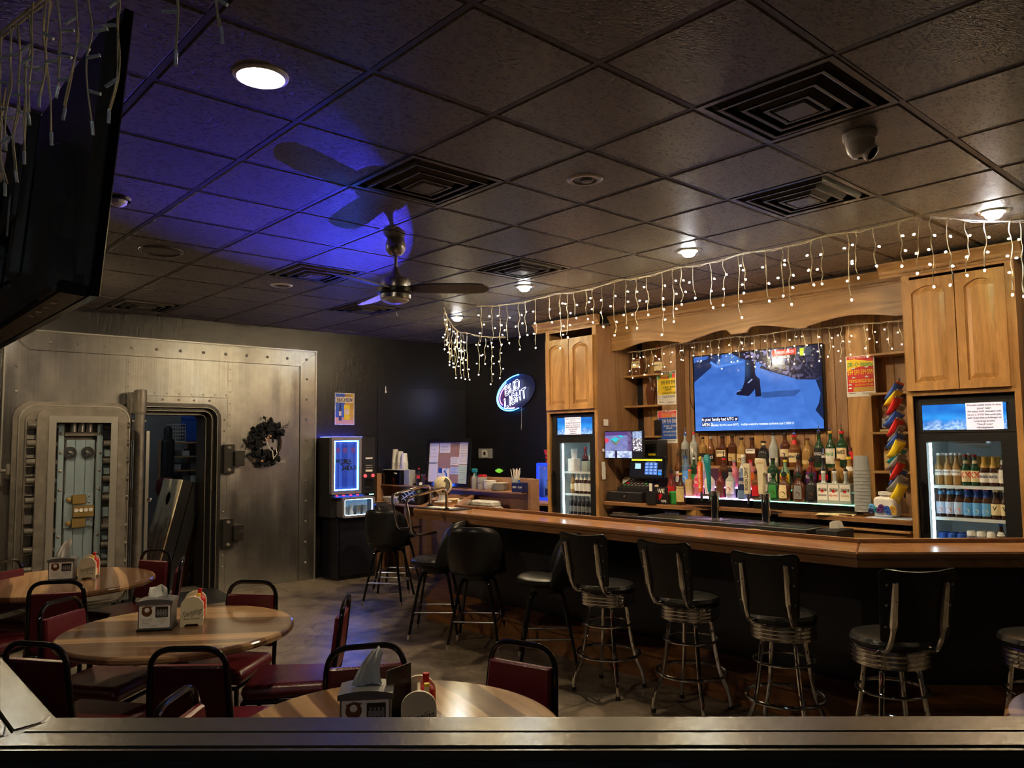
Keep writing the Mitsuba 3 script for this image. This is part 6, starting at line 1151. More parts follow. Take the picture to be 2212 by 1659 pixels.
GL_ = {'B': [[(0, 0), (0, 1), (.5, 1), (.6, .85), (.55, .6), (.4, .53), (0, .53)], [(.4, .53), (.65, .4), (.62, .12), (.45, 0), (0, 0)]], 'U': [[(0, 1), (0, .2), (.15, 0), (.5, 0), (.65, .2), (.65, 1)]], 'D': [[(0, 0), (0, 1), (.4, 1), (.66, .75), (.66, .25), (.4, 0), (0, 0)]],
       'L': [[(0, 1), (0, 0), (.5, 0)]], 'I': [[(0, 0), (0, 1)]], 'G': [[(.62, .82), (.48, 1), (.15, 1), (0, .8), (0, .2), (.15, 0), (.5, 0), (.64, .2), (.64, .48), (.36, .48)]], 'H': [[(0, 0), (0, 1)], [(.62, 0), (.62, 1)], [(0, .5), (.62, .5)]], 'T': [[(0, 1), (.7, 1)], [(.35, 1), (.35, 0)]]}
def neon_word(word, h, x, y, wsc, shear=.22):
    out = []
    for ch in word:
        adv = .22 if ch == 'I' else .88
        geom = shapely.union_all([sg.LineString(s_).buffer(.10, quad_segs=3) for s_ in GL_[ch]])
        for poly in getattr(geom, 'geoms', [geom]):
            for r2 in [poly.exterior] + list(poly.interiors):
                if r2.length < .5: continue
                c = np.array(r2.simplify(.03).coords)[:-1]; pts = [(x + (q[0] * wsc + shear * q[1]) * h, y + q[1] * h, .018) for q in c]
                out.append(tube(pts, .0040, 6, closed=True))
        x += (adv + .10) * wsc * h
    return cat(out)
k.add('white_tube', tf(neon_word('BUD', .115, -.175, .025, .95), M), 'white_plastic', True, **emit((2.6, 2.9, 3.3), .3))
k.add('white_tube', tf(neon_word('LIGHT', .115, -.235, -.130, .95), M), 'white_plastic', True, **emit((2.6, 2.9, 3.3), .3))
k.add('cord', tube([(7.03, 7.62, 2.10), (7.03, 7.615, 2.0), (7.03, 7.625, 1.80)], .003, 5), 'white_plastic')
put('neon_beer_sign', k, 'oval blue neon sign reading BUD LIGHT on the black wall', 'neon sign')

# ---------------------------------------------------------------- things at the far end of the bar
def rail(bx, by, lab):
    k = Kit(); z0 = 1.0185
    k.add('tube', tube(bend([(bx, by, z0), (bx, by, z0 + .21), (bx - .44, by + .02, z0 + .13), (bx - .37, by + .0, z0 - .20), (bx - .12, by, z0 - .19)], .07, 7), .0125, 10), 'chrome'); k.add('flange', mv(lathe([(0, 0), (.032, 0), (.034, .008), (.016, .02), (.0125, .024)], 20), (bx, by, z0)), 'black_gloss')
    return put('service_rail', k, lab, 'rail', None, 'chrome rails at the bar end')
rail(4.53, 6.24, 'left bent chrome tube rail mounted on the bar end'); rail(4.345, 5.73, 'right bent chrome tube rail mounted on the bar end')
k = Kit(); k.add('base', lathe([(0, 0), (.085, 0), (.09, .006), (.086, .012), (.045, .02), (.04, .07), (.05, .078), (0, .08)], 28), 'white_plastic'); k.add('globe', sphere((0, 0, .165), .094, 3), 'cream')
fr = frame((0, 0, .165), (-.62, -.70, .15))
k.add('print', tf(cat([tube([(.095 * math.sin(e) * math.cos(t), .095 * math.sin(e) * math.sin(t), .095 * math.cos(e)) for t in np.linspace(-1.6, 1.2, 16)], .004 + .001 * (i % 2), 4) for i, e in enumerate((.45, .58, .72, .86))]), fr), 'ink_black')
put('round_globe', k, 'white printed ball on a white stand at the far end of the bar', 'globe', FZ(4.70, 6.26, 1.019 + .024))
one('black_menu', mv(box(-.12, .12, -.26, .26, 0, .008, .002), (0, 0, 0), rz=.10), 'black_plastic', 'black folder lying on the bar beside the chrome rails', 'folder', M=FZ(4.42, 5.88, 1.0188))
one('menu_paper', mv(box(-.06, .06, -.16, .16, 0, .0016), (0, 0, 0), rz=.16), 'white_paper', 'white paper lying on the black folder at the bar end', 'paper', M=FZ(4.44, 5.92, 1.0272))
k = Kit()
k.add('rail', cat(box(-.26, .26, .14, .155, 0, .035), box(-.26, -.245, -.14, .14, 0, .035), box(.245, .26, -.14, .14, 0, .035)), 'oak_bar', False); k.add('floor', box(-.245, .245, -.14, .14, 0, .005), 'white_plastic', False)
put('service_tray', k, 'wood-edged white tray of papers on the far end of the bar', 'tray', FZ(4.99, 6.57, 1.0188, PI / 4))
r_ = random.Random(9)
for i in range(6):
    one('receipt_book', mv(box(-.07, .07, -.045, .045, 0, .011, .002), (0, 0, 0), rz=r_.uniform(-.6, .6)), ['white_paper', 'skin_print', 'label_cream', 'white_paper', 'ink_brown', 'soft_blue'][i], ['white pad at the left of the service tray', 'pinkish pad in the service tray', 'cream pad in the middle of the service tray', 'white pad at the right of the service tray', 'brown pad at the back of the service tray', 'pale blue pad at the front of the service tray'][i], 'pad', M=FZ(4.99 + .7071 * ([-.18, -.10, .02, .14, .20, -.02][i] - [-.06, .06, -.05, .04, -.07, .08][i]), 6.57 + .7071 * ([-.18, -.10, .02, .14, .20, -.02][i] + [-.06, .06, -.05, .04, -.07, .08][i]), 1.0245 + .0125 * (i in (2, 4)) ))

k = Kit(); P_ = np.array([5.60, 7.90, 1.107]); aim = np.array([2.20, 4.75, 3.05]) - P_; aim /= np.linalg.norm(aim)  # added spot lamp, makes the blue ceiling patch and the fan shadow
k.add('base', mv(lathe([(0, 0), (.028, 0), (.03, .004), (.028, .012), (0, .014)], 18), P_), 'black_plastic'); k.add('head', tf(lathe([(0, 0), (.02, 0), (.026, .01), (.026, .038), (.022, .040)], 18), frame(P_ + [0, 0, .016], aim)), 'black_plastic')
k.add('lens', tf(lathe([(0, .036), (.022, .036)], 16), frame(P_ + [0, 0, .016], aim)), 'white_plastic', True, **emit((.1, .2, 6.0), .02))
put('added_blue_spot_lamp', k, 'added tiny blue spot lamp left of the cork board, tinting the ceiling', 'lamp')
scene['added_blue_spot_light'] = {'type': 'spot', 'to_world': T().look_at(origin=(P_ + [0, 0, .016] + aim * .05).tolist(), target=(P_ + aim * 5).tolist(), up=[0, 0, 1]), 'intensity': rgb(np.array([.055, .045, 1.0]) * ADDED_BLUE_SPOT), 'cutoff_angle': 10.5, 'beam_width': 3.0, 'sampling_weight': 2.0}  # beam of the added blue spot
# ---------------------------------------------------------------- the steel vault front
YS = 8.78
def yprism(poly, y0, y1): return tf(prism(poly, 0, y1 - y0), np.array([[1, 0, 0, 0], [0, 0, 1, y0], [0, 1, 0, 0], [0, 0, 0, 1.0]]))
k = Kit(); OX0, OX1, OZ1 = 1.36, 4.62, 2.77; IX0, IX1, IZ1 = 1.55, 4.42, 2.585
opening = rrect(OPX0, OPX1, -.25, OPZ1, .17)
mi_ = .0012
bord = {'top': [(OX0, OZ1), (OX1, OZ1), (IX1, IZ1), (IX0, IZ1)], 'left': [(OX0, 0), (OX0, OZ1), (IX0, IZ1), (IX0, 0)], 'right': [(OX1, OZ1), (OX1, 0), (IX1, 0), (IX1, IZ1)]}
for n, q in bord.items(): k.add('border_plate', yprism(sg.Polygon(q).buffer(-mi_, join_style='mitre'), YS - .012, YW + .0), 'vault_steel', False)
k.add('edge_bead', cat(box(OX0 - .012, OX1 + .012, YS - .02, YW, OZ1, OZ1 + .018, .003), box(OX0 - .018, OX0, YS - .02, YW, 0, OZ1 + .018, .003), box(OX1, OX1 + .018, YS - .02, YW, 0, OZ1 + .018, .003)), 'vault_trim', False)
sheets = [sg.box(IX0, 0, 2.44, IZ1), sg.box(2.44, 2.17, 3.53, IZ1), sg.box(3.53, 0, IX1, IZ1), sg.box(2.44, 0, 3.53, 2.17)]
for s_ in sheets: k.add('sheet', yprism(s_.difference(opening).buffer(-mi_, join_style='mitre'), YS, YW), 'vault_steel', False)
dome = lambda r: lathe([(r, 0), (r * .95, r * .3), (r * .7, r * .6), (r * .3, r * .78), (0, r * .8)], 14)
dm = mikit.ply(dome(.017), 'vault_trim', smooth=40); dm2 = mikit.ply(dome(.012), 'vault_trim', smooth=40); ds = mikit.ply(dome(.006), 'vault_dark', smooth=40)
def bolt(d, x, z, y=YS - .012): kk = uniq('bolt', k); k[kk] = {**d, 'to_world': T(FY(x, y, z).tolist())}
for i in range(13): bolt(dm, 1.48 + i * .2515, 2.672)
for i in range(10): bolt(dm, 4.508, 2.43 - i * .247); bolt(dm, 1.455, 2.42 - i * .247) if i < 9 else None
for i in range(5): bolt(dm2, 2.65 + i * .168, 2.132, YS)
for z in (1.92, 1.79, 1.655, 1.30, 1.09, .88, .52, .40, .27): bolt(dm2, 3.498, z, YS)
for i in range(9): bolt(ds, 2.47 + i * .13, 2.20, YS)
for i in range(9): bolt(ds, 3.555, 2.50 - i * .13, YS); bolt(ds, 2.465 + .0, 2.50 - i * .13 + .02, YS) if i < 3 else None
put('steel_facade', k, 'riveted steel vault front covering the far left wall', 'steel wall')
# stepped jamb of the opening
k = Kit()
for i, (o0, o1, y0, y1) in enumerate(((0, .045, YS - .004, YS + .10), (.045, .085, YS + .06, YS + .20), (.085, .12, YS + .15, YS + .42))):
    k.add('jamb_step', yprism(opening.buffer(-o0).difference(opening.buffer(-o1)), y0 + .0, y1).intersection if False else yprism(opening.buffer(-o0).difference(opening.buffer(-o1)).intersection(sg.box(0, .012, 9, 9)), y0, y1), 'vault_black', False)
    e_ = opening.buffer(-o1 + .003); c = [q for q in np.array(e_.exterior.coords) if True]
    k.add('bright_edge', yprism(opening.buffer(-o1 + .007).difference(opening.buffer(-o1)).intersection(sg.box(0, .012, 9, 9)), y0 - .004, y0 + .0), 'vault_dark', False)
k.add('sill', box(OPX0 + .02, OPX1 - .02, YS - .0, YS + .42, 0.001, .03, .004), 'vault_dark', False)
put('vault_door_frame', k, 'dark stepped frame round the open vault doorway', 'door frame')
# room behind
struct('wall_vault', cat(box(1.75, 1.85, 9.25, 11.4, 0, 2.7), box(3.87, 3.97, 9.25, 11.4, 0, 2.7), box(1.75, 3.97, 11.2, 11.3, 0, 2.7), box(1.75, OPX0 + .1, 9.20, 9.25, 0, 2.7), box(OPX1 - .1, 3.97, 9.20, 9.25, 0, 2.7), box(OPX0, OPX1, 9.20, 9.25, OPZ1 - .1, 2.7), box(1.75, 3.97, 9.2, 11.4, 2.7, 2.8)), 'grey_wall', 'grey painted walls inside the vault room', False)
k = Kit(); k.add('housing', box(2.6, 3.2, 9.6, 9.75, 2.64, 2.698, .006), 'white_plastic', False); k.add('tube', cyl((2.63, 9.675, 2.628), (3.17, 9.675, 2.628), .012, n=12), 'white_plastic', True, **emit((30.0, 33.0, 36.0), .8))  # added lamp, out of view, brightens the vault room
put('added_vault_lamp', k, 'added strip lamp, unseen above the doorway, brightening the vault room', 'lamp')
# the open door lying back against the wall
k = Kit(); cx, hw = 1.95, .53
def dlay(in_, y0, y1, r=.17): return yprism(rrect(cx - hw + in_, cx + hw - in_, .05 + in_, 2.075 - in_, max(.03, r - in_ * .6)), y0, y1)
k.add('flange', dlay(0, 8.665, 8.735), 'vault_dark', False); k.add('flange', dlay(.04, 8.60, 8.665), 'vault_dark', False)
k.add('bright_edge', yprism(rrect(cx - hw + .036, cx + hw - .036, .086, 2.039, .15).difference(rrect(cx - hw + .046, cx + hw - .046, .096, 2.029, .145)), 8.595, 8.60), 'vault_trim', False)
k.add('inner_flange', dlay(.085, 8.55, 8.60), 'vault_dark', False)
bx0, bx1 = cx - hw + .21, cx + hw - .21
k.add('bolt_box', yprism(rrect(cx - hw + .16, cx + hw - .16, .20, 1.93, .06).difference(sg.box(1.665, .33, 2.235, 1.862)), 8.36, 8.55), 'vault_black', False)
zs_ = [1.84, 1.665, 1.49, 1.315, 1.13, .845, .67, .49, .31]
for i, z in enumerate(zs_):
    k.add('locking_bolt', cat(cyl((cx - hw + .085, 8.46, z), (cx - hw + .161, 8.46, z), .032, n=18)), 'vault_dark'); k.add('locking_bolt', cyl((cx + hw - .161, 8.46, z), (cx + hw - .085, 8.46, z), .032, n=18), 'vault_dark')
    if i < 8: zz = (z + zs_[i + 1]) / 2; hz = (z - zs_[i + 1]) * .26; k.add('side_plate', box(cx - hw + .095, cx - hw + .158, 8.52, 8.5495, zz - hz, zz + hz), 'vault_trim', False)
for x in (1.88, 2.06): k.add('locking_bolt', cyl((x, 8.46, 1.93), (x, 8.46, 1.99), .032, n=18), 'vault_dark')
cov = rrect(1.560, 2.340, .16, 1.985, .07)
k.add('cover_frame', cat(yprism(cov.difference(sg.box(1.668, .33, 2.232, 1.862)), 8.325, 8.36)), 'vault_dark', False)
k.add('window_frame', cat(*[yprism(sg.Polygon(q), 8.310, 8.325) for q in ([(1.655, 1.925), (2.25, 1.925), (2.19, 1.862), (1.715, 1.862)], [(1.655, .25), (1.655, 1.925), (1.715, 1.862), (1.715, .30)], [(2.25, 1.925), (2.25, .25), (2.19, .30), (2.19, 1.862)])]), 'vault_trim', False)
k.add('back_plate', box(1.665, 2.236, 8.50, 8.53, .33, 1.863), 'vault_dark', False)
for x0, x1 in ((1.81, 1.885), (1.888, 1.975), (1.978, 2.06)): k.add('centre_plate', box(x0 + .03, x1 + .03, 8.475, 8.50, .34, 1.70, .003), 'vault_blue', False)
for x in (1.785, 2.125): k.add('guide_strip', box(x - .026, x + .026, 8.44, 8.462, .34, 1.855, .003), 'vault_blue', False); [k.add('rivet', tf(dome(.016), FY(x, 8.44, z)), 'vault_trim') for z in (1.755, 1.575, 1.40, 1.22, .78, .60)]
for z in zs_[:8]:
    k.add('inner_bolt', cyl((2.16, 8.465, z - .005), (2.232, 8.465, z - .005), .030, n=16), 'vault_dark'); k.add('inner_bolt', cyl((1.670, 8.465, z - .005), (1.758, 8.465, z - .005), .030, n=16), 'vault_dark')
for z in [(a + b) / 2 for a, b in zip(zs_[:8], zs_[1:9])]:
    k.add('inner_plate', box(2.165, 2.228, 8.485, 8.499, z - .045, z + .045), 'vault_blue', False); k.add('inner_plate', box(1.69, 1.745, 8.485, 8.499, z - .045, z + .045), 'vault_blue', False)
for x in (1.885, 1.955, 2.025): k.add('top_cylinder', cyl((x, 8.44, 1.775), (x, 8.44, 1.858), .030, n=18), 'vault_trim')
k.add('cross_bar', box(1.81, 2.10, 8.432, 8.46, 1.735, 1.772, .004), 'vault_dark', False)
for x in (1.868, 2.02):
    d = k.add('dial', tf(lathe([(.03, .012), (.058, .012), (.060, 0), (.030, 0), (.030, .012)], 28), FY(x, 8.462, 1.575)), 'chrome'); k.add(f'{d}__hub', tf(lathe([(.018, 0), (.018, .02), (.008, .034), (0, .036)], 16), FY(x, 8.462, 1.575)), 'vault_dark')
k.add('lock_plate', box(1.83, 2.085, 8.455, 8.474, .855, 1.175, .003), 'vault_blue', False)
for z in (1.125, .90):
    k.add('brass_lock', cat(box(1.89, 2.015, 8.425, 8.455, z - .045, z + .045, .006), tf(lathe([(.022, 0), (.022, .02), (0, .022)], 14), FY(1.865, 8.455, z))), 'brass', False); [k.add('rivet', tf(dome(.012), FY(2.045, 8.455, z + q)), 'vault_trim') for q in (.03, -.03)]
k.add('timer_box', box(1.90, 2.085, 8.415, 8.455, .955, 1.065, .004), 'brass', False)
for i in range(4): k.add('timer_dial', tf(lathe([(.018, 0), (.018, .006), (0, .007)], 16), FY(1.927 + .042 * i, 8.415, 1.022)), 'white_plastic')
HP = (2.535, 8.595, 0); h_ = k.add('hinge', mv(lathe([(.046, .03), (.046, 1.96)], 18), HP), 'vault_dark')
for pr_ in ([(0, 1.96), (.05, 1.96), (.062, 1.99), (.062, 2.205), (.056, 2.215), (0, 2.218)], [(.062, .03), (.062, .25), (.05, .28)]): k.add(h_ + '__knuckle', mv(lathe(pr_, 22), HP), 'vault_dark')
k.add(h_ + '__wall_bracket', mv(box(-.085, -.02, .02, .17, 1.97, 2.19, .006), HP), 'vault_dark', False)
put('vault_door', k, 'thick round-cornered vault door swung open, showing its bolts and brass locks', 'vault door', notes={'brass_lock': 'small brass lock cover', 'brass_lock_001': 'small brass lock cover', 'timer_box': 'brass time lock with four white dials'})
for z, lab in ((1.41, 'upper'), (.42, 'lower')):
    one('door_lever', cat(cyl((1.20, 8.60, z), (1.40, 8.60, z + .005), .016, n=12), cyl((1.385, 8.60, z - .03), (1.385, 8.60, z + .07), .024, n=12)), 'vault_dark', f'{lab} dark steel lever sticking out left of the open vault door', 'lever')
for z, lab in ((1.475, 'upper'), (.64, 'lower')):
    k = Kit(); k.add('base', box(3.475, 3.60, YS - .06, YS - .001, z - .165, z + .165, .006), 'vault_black', False); k.add('latch', cat(box(3.585, 3.70, YS - .10, YS - .03, z - .08, z + .09, .006)), 'vault_black', False); k.add('slot', box(3.63, 3.701, YS - .102, YS - .07, z + .0, z + .035), 'black_matte', False)
    for q in (-.125, .125): k.add('bolt', tf(dome(.024), FY(3.535, YS - .06, z + q)), 'vault_dark')
    put('latch_bracket', k, f'{lab} black latch bracket bolted right of the vault doorway', 'latch')
# day gate, folded in the doorway
k = Kit(); gy = 9.02
for i in range(11): k.add('bar', cyl((2.50 + .020 * i, gy, .03), (2.50 + .020 * i, gy, 1.90), .005, n=6), 'vault_trim')
k.add('cross_plate', box(2.47, 2.715, gy - .012, gy + .012, 1.70, 1.80, .003), 'vault_black', False); k.add('cross_plate', box(2.47, 2.715, gy - .012, gy + .012, .98, 1.17, .003), 'vault_black', False); k.add('stile', box(2.725, 2.765, gy - .015, gy + .015, .03, 1.80, .004), 'vault_trim', False); k.add('top_rail', box(2.48, 2.725, gy - .01, gy + .01, 1.895, 1.915), 'vault_dark', False)
k.add('gate_knob', tf(lathe([(0, 0), (.02, 0), (.022, .03), (0, .04)], 14), FY(2.775, gy, 1.05)), 'chrome')
put('day_gate', k, 'barred steel inner gate standing open in the vault doorway', 'gate')
# corn toss boards
def board_fn(p, n, uv):
    w = noise(p.y * 40.0, p.z * 3.0, 2.0); g = fbm(p.y * 12.0, p.z * 9.0, 1.0, 3)
    return mix(mix((0.12, 0.07, 0.035), (0.42, 0.28, 0.16), w), (0.80, 0.72, 0.50), smoothstep(0.62, 0.92, p.z + 0.35 * (g - 0.5)))
mat('board_paint', proc(board_fn), 0.4)
A, B = at_y(393, 1036, 9.10), at_y(345, 1213, 9.10); d = (A - B) / np.linalg.norm(A - B); B = A - d * (A[2] - .034) / d[2]; L = np.linalg.norm(A - B)
nrm = np.array([-d[2], 0, d[0]]); Mb = np.eye(4); Mb[:3, 0], Mb[:3, 1], Mb[:3, 2], Mb[:3, 3] = (0, 1, 0), d, np.cross((0, 1, 0), d), B
sgn = 1 if Mb[0, 2] > 0 else -1
deck = sg.box(0, 0, .60, L).difference(sg.Point(.30, L - .23).buffer(.08, quad_segs=8))
for i in range(2):
    k = Kit(); o_ = .135 * i * sgn
    k.add('deck', tf(prism(deck, min(0, .014 * sgn) + o_, max(0, .014 * sgn) + o_), Mb), 'board_paint' if i == 0 else 'black_paint', False)
    k.add('frame', tf(cat(*[box(*q, min(.0145 * sgn, .125 * sgn) + o_, max(.0145 * sgn, .125 * sgn) + o_) for q in ((0, .03, 0, L), (.57, .60, 0, L), (.03, .57, 0, .03), (.03, .57, L - .03, L))]), Mb), 'black_paint', False)
    put('toss_board', k, ['cream and brown toss-game board with round hole leaning in the vault doorway', 'dark toss-game board stacked behind the cream one'][i], 'game board')
for i, (px0, px1, tilt) in enumerate(((424, 440, .13), (436, 446, .08))):
    a = at_y(px0 + 8, 1060 + 40 * i, 9.32); b = at_y(px0 - 24 + 10 * i, 1215, 9.32); d2 = (a - b) / np.linalg.norm(a - b); b = a - d2 * (a[2] - .01) / d2[2]
    one('leaning_plank', tube([b, a], [.05 - .012 * i, .05 - .012 * i], 4), 'oak_plinth' if i == 0 else 'dark_wood_edge', ['brown plank leaning inside the vault doorway', 'thin dark plank leaning inside the vault right of the brown one'][i], 'plank')
# rack and its load
k = Kit(); x0, x1, ry0, ry1 = 3.44, 3.85, 10.35, 10.85
for x in (x0, x1 - .035): k.add('post', box(x, x + .035, ry0, ry0 + .04, 0, 1.72), 'plywood', False); k.add('post', box(x, x + .035, ry1 - .04, ry1, 0, 1.72), 'plywood', False)
rz_ = [1.68, 1.50, 1.32, 1.13, .95, .76, .4]
for z in rz_: k.add('shelf', box(x0 + .036, x1 - .036, ry0, ry1, z - .018, z), 'plywood', False)
put('wooden_rack', k, 'pale wooden storage rack inside the vault room', 'rack')
r_ = random.Random(4)
for i, z in enumerate(rz_[1:5]):
    for j in range(3):
        one('storage_box', box(3.49 + .105 * j, 3.575 + .105 * j, ry0 + .02, ry0 + .3, z + .001, z + r_.uniform(.06, .13), .004), ['grey_plastic', 'fridge_white', 'black_plastic'][(i + j) % 3], f'small {["grey", "white", "black"][(i + j) % 3]} box, {ordn[j]} from left on the {ordn[i]} rack shelf from the top', 'box', group='boxes on the vault rack')
one('white_mesh_basket', cat(*[box(3.46, 3.61, 10.36, 10.60, 1.681 + .045 * i, 1.69 + .045 * i) for i in range(6)], *[box(3.46 + .03 * i, 3.466 + .03 * i, 10.355, 10.36, 1.681, 1.915) for i in range(6)]), 'white_plastic', 'white basket on top of the wooden rack', 'basket')
one('blue_bin', cat(box(3.625, 3.79, 10.38, 10.62, 1.681, 1.95, .02), mv(soft_box(.17, .22, .10, .045), (3.71, 10.5, 1.945))), 'ink_blue', 'blue tote beside the white basket on the rack', 'tote')
one('dark_coat', mv(cat(mv(soft_box(.16, .12, .75, .055), (0, 0, 0)), mv(soft_box(.10, .10, .25, .045), (0, 0, .65))), (3.39, 10.33, .98)), 'black_matte', 'dark coat hanging beside the wooden rack', 'coat')
one('maroon_bag', mv(soft_box(.24, .2, .26, .09), (3.34, 10.2, .98)), 'red_vinyl', 'dark maroon bag hanging left of the rack above the toss board', 'bag')
one('bag_hook_stand', cyl((3.34, 10.2, 0), (3.34, 10.2, .98), .03, n=10), 'black_matte', 'dark stand under the maroon bag', 'stand')
one('ramp_mat', tf(prism(sg.Polygon([(YS - .62, .0005), (YS - .004, .0005), (YS - .004, .05), (YS - .55, .012)]), 2.45, 3.42), np.array([[0, 0, 1, 0], [1, 0, 0, 0], [0, 1, 0, 0], [0, 0, 0, 1.0]])), 'black_matte', 'black ramp mat in front of the vault doorway', 'mat')
# wreath
k = Kit(); r_ = random.Random(7); ctr = np.array([4.0, YS - .05, 1.655]); lv, lf, n_ = [], [], 0
mat('wreath_leaf', (0.008, 0.009, 0.013), 0.75, spec=0.2)
for i in range(300):
    a = r_.uniform(.45, 2 * PI - .75); rad = r_.gauss(.160, .042); c = ctr + np.array([rad * math.cos(a), r_.uniform(-.05, .03), rad * 1.12 * math.sin(a)])
    e1 = np.array([r_.gauss(0, 1), r_.gauss(0, .6), r_.gauss(0, 1)]); e1 /= np.linalg.norm(e1); e2 = np.cross(e1, [r_.gauss(0, .5), 1, r_.gauss(0, .5)]); e2 /= np.linalg.norm(e2); L = r_.uniform(.05, .085); w_ = L * .42
    lv += [c - e1 * L * .5, c + e2 * w_ + np.array([0, -.006, 0]), c + e1 * L * .5, c - e2 * w_, c + np.array([0, -.01, 0])]; lf += [(n_, n_ + 1, n_ + 4), (n_ + 1, n_ + 2, n_ + 4), (n_ + 2, n_ + 3, n_ + 4), (n_ + 3, n_, n_ + 4)]; n_ += 5
k.add('leaves', trimesh.Trimesh(np.array(lv), np.array(lf), process=False), 'wreath_leaf', False)
k.add('core', tube([ctr + np.array([.165 * math.cos(a), .02, .185 * math.sin(a)]) for a in np.linspace(0, 2 * PI, 30)[:-1]], .014, 6, closed=True), 'dark_wood_edge')
for i in range(4): k.add('twig', tube([ctr + np.array([.13 + .02 * i, 0, .17 - .01 * i]), ctr + np.array([.19 + .02 * i, -.02, .20 + .01 * i]), ctr + np.array([.24, -.02, .17 + .03 * i])], .002, 4), 'wreath_leaf')
for i in range(3): k.add('twig', tube([ctr + np.array([.05 + .04 * i, -.03, -.19]), ctr + np.array([.12 + .04 * i, -.05, -.24]), ctr + np.array([.20, -.03, -.20 - .02 * i])], .002, 4), 'straw_paper')
k.add('ribbon', cat(tube([ctr + np.array([-.06, -.06, .06]), ctr + np.array([-.02, -.07, -.06]), ctr + np.array([.03, -.06, -.10]), ctr + np.array([.04, -.06, -.19])], .006, 5), tube([ctr + np.array([.07, -.06, -.06]), ctr + np.array([.08, -.07, -.13]), ctr + np.array([.05, -.06, -.17])], .005, 5)), 'straw_paper')
for i, (dx, dz) in enumerate(((-.03, .06), (-.045, .03), (-.10, -.21), (.0, .075))): k.add('blossom', sphere(ctr + np.array([dx, -.065, dz]), .013, 1), 'skin_print')
k.add('hanger', box(3.985, 4.0, YS - .012, YS - .004, 1.80, 1.96), 'vault_dark', False)
put('wreath', k, 'dark leafy wreath hanging on the steel vault front', 'wreath'); labels['wreath__leaves'] = {'kind': 'stuff'}
# ---------------------------------------------------------------- ceiling fan
k = Kit(); FXY = (2.95, 4.46)
mat('fan_blade', (0.035, 0.032, 0.030), 0.35)
k.add('canopy', lathe([(.02, -.125), (.045, -.115), (.066, -.085), (.070, -.05), (.062, -.018), (.056, -.004), (.056, .006)], 28), 'nickel'); k.add('downrod', lathe([(.013, -.26), (.013, -.12)], 14), 'nickel'); k.add('yoke', lathe([(.052, -.275), (.026, -.24), (.014, -.20)], 22), 'nickel')
k.add('motor', lathe([(.060, -.36), (.098, -.35), (.102, -.31), (.088, -.285), (.05, -.272)], 30), 'nickel'); k.add('blade_hub', lathe([(.098, -.395), (.128, -.385), (.128, -.355), (.098, -.349)], 30), 'black_plastic'); k.add('lamp_ring', lathe([(.090, -.432), (.104, -.425), (.104, -.396)], 30), 'nickel')
k.add('lamp_dome', lathe([(0, -.462), (.05, -.458), (.088, -.440), (.090, -.430)], 30), 'white_plastic')
for a in (YAW + 0.0, YAW + 2 * PI / 3, YAW + 4 * PI / 3):
    poly = sg.Polygon([(.10, -.045), (.22, -.075), (.50, -.078), (.60, -.062), (.635, -.02), (.635, .02), (.60, .062), (.50, .07), (.22, .055), (.10, .04)]).buffer(.008)
    b_ = k.add('blade', mv(mv(prism(poly, -.004, .004), (0, 0, 0), rx=-.22), (0, 0, -.358), rz=a), 'fan_blade', False); k.add(f'{b_}__screw', mv(cat(*[mv(lathe([(.007, -.006), (.007, 0)], 8), (.14 + .03 * i, .01 * (-1) ** i, 0)) for i in range(2)]), (0, 0, -.364), rz=a), 'nickel')
put('ceiling_fan', k, 'three-bladed ceiling fan with brushed nickel motor', 'ceiling fan', FZ(*FXY, CEIL - .002))
# ---------------------------------------------------------------- banquet chairs
def chair_kit():
    k = Kit(); r = .0115
    hoop = bend([(-.165, -.19, .44), (-.155, -.225, .60), (-.140, -.255, .862), (.140, -.255, .862), (.155, -.225, .60), (.165, -.19, .44)], .085, 7)
    k.add('back_frame', tube(hoop, r, 10), 'black_gloss')
    for s in (-1, 1):
        k.add('leg', tube(bend([(s * .175, .20, .425), (s * .185, .215, .0)], .02), [.0115, .0105], 10), 'black_gloss'); k.add('leg', tube(bend([(s * .165, -.19, .445), (s * .175, -.25, .0)], .02), [.0115, .0105], 10), 'black_gloss')
        k.add('side_rail', tube([(s * .165, -.185, .425), (s * .175, .20, .425)], .011, 8), 'black_gloss'); k.add('lower_stretcher', tube([(s * .171, -.226, .20), (s * .181, .208, .20)], .008, 8), 'black_gloss')
    k.add('front_rail', tube([(-.175, .20, .422), (.175, .20, .422)], .011, 8), 'black_gloss'); k.add('rear_rail', tube([(-.165, -.19, .422), (.165, -.19, .422)], .011, 8), 'black_gloss')
    s_ = soft_box(.37, .40, .075, .034); v = np.array(s_.vertices); v[:, 0] *= 1 + .10 * v[:, 1] / .2
    k.add('seat', trimesh.Trimesh(v + [0, .01, .432], s_.faces, process=False), 'red_vinyl', 50)
    pad = sg.Polygon([(-.142, .0), (.142, .0), (.129, .255), (-.129, .255)]).buffer(.008); 
    M = np.eye(4); sl = math.atan2(.03, .26); M[:3, 0], M[:3, 1], M[:3, 2], M[:3, 3] = (1, 0, 0), (0, -math.sin(sl), math.cos(sl)), (0, -math.cos(sl), -math.sin(sl)), (0, -.205, .535)
    k.add('back_pad', tf(cat(prism_b(pad, 0, .018, .008), tf(prism_b(pad, 0, .018, .008), np.diag([1, 1, -1, 1.0]))), M), 'red_vinyl', 25)
    for s in (-1, 1):
        for y in (.215, -.25): k.add('foot_cap', mv(lathe([(0, 0), (.014, .001), (.014, .03)], 10), (s * (.185 if y > 0 else .175), y, 0)), 'black_plastic')
    return k
CH = chair_kit()
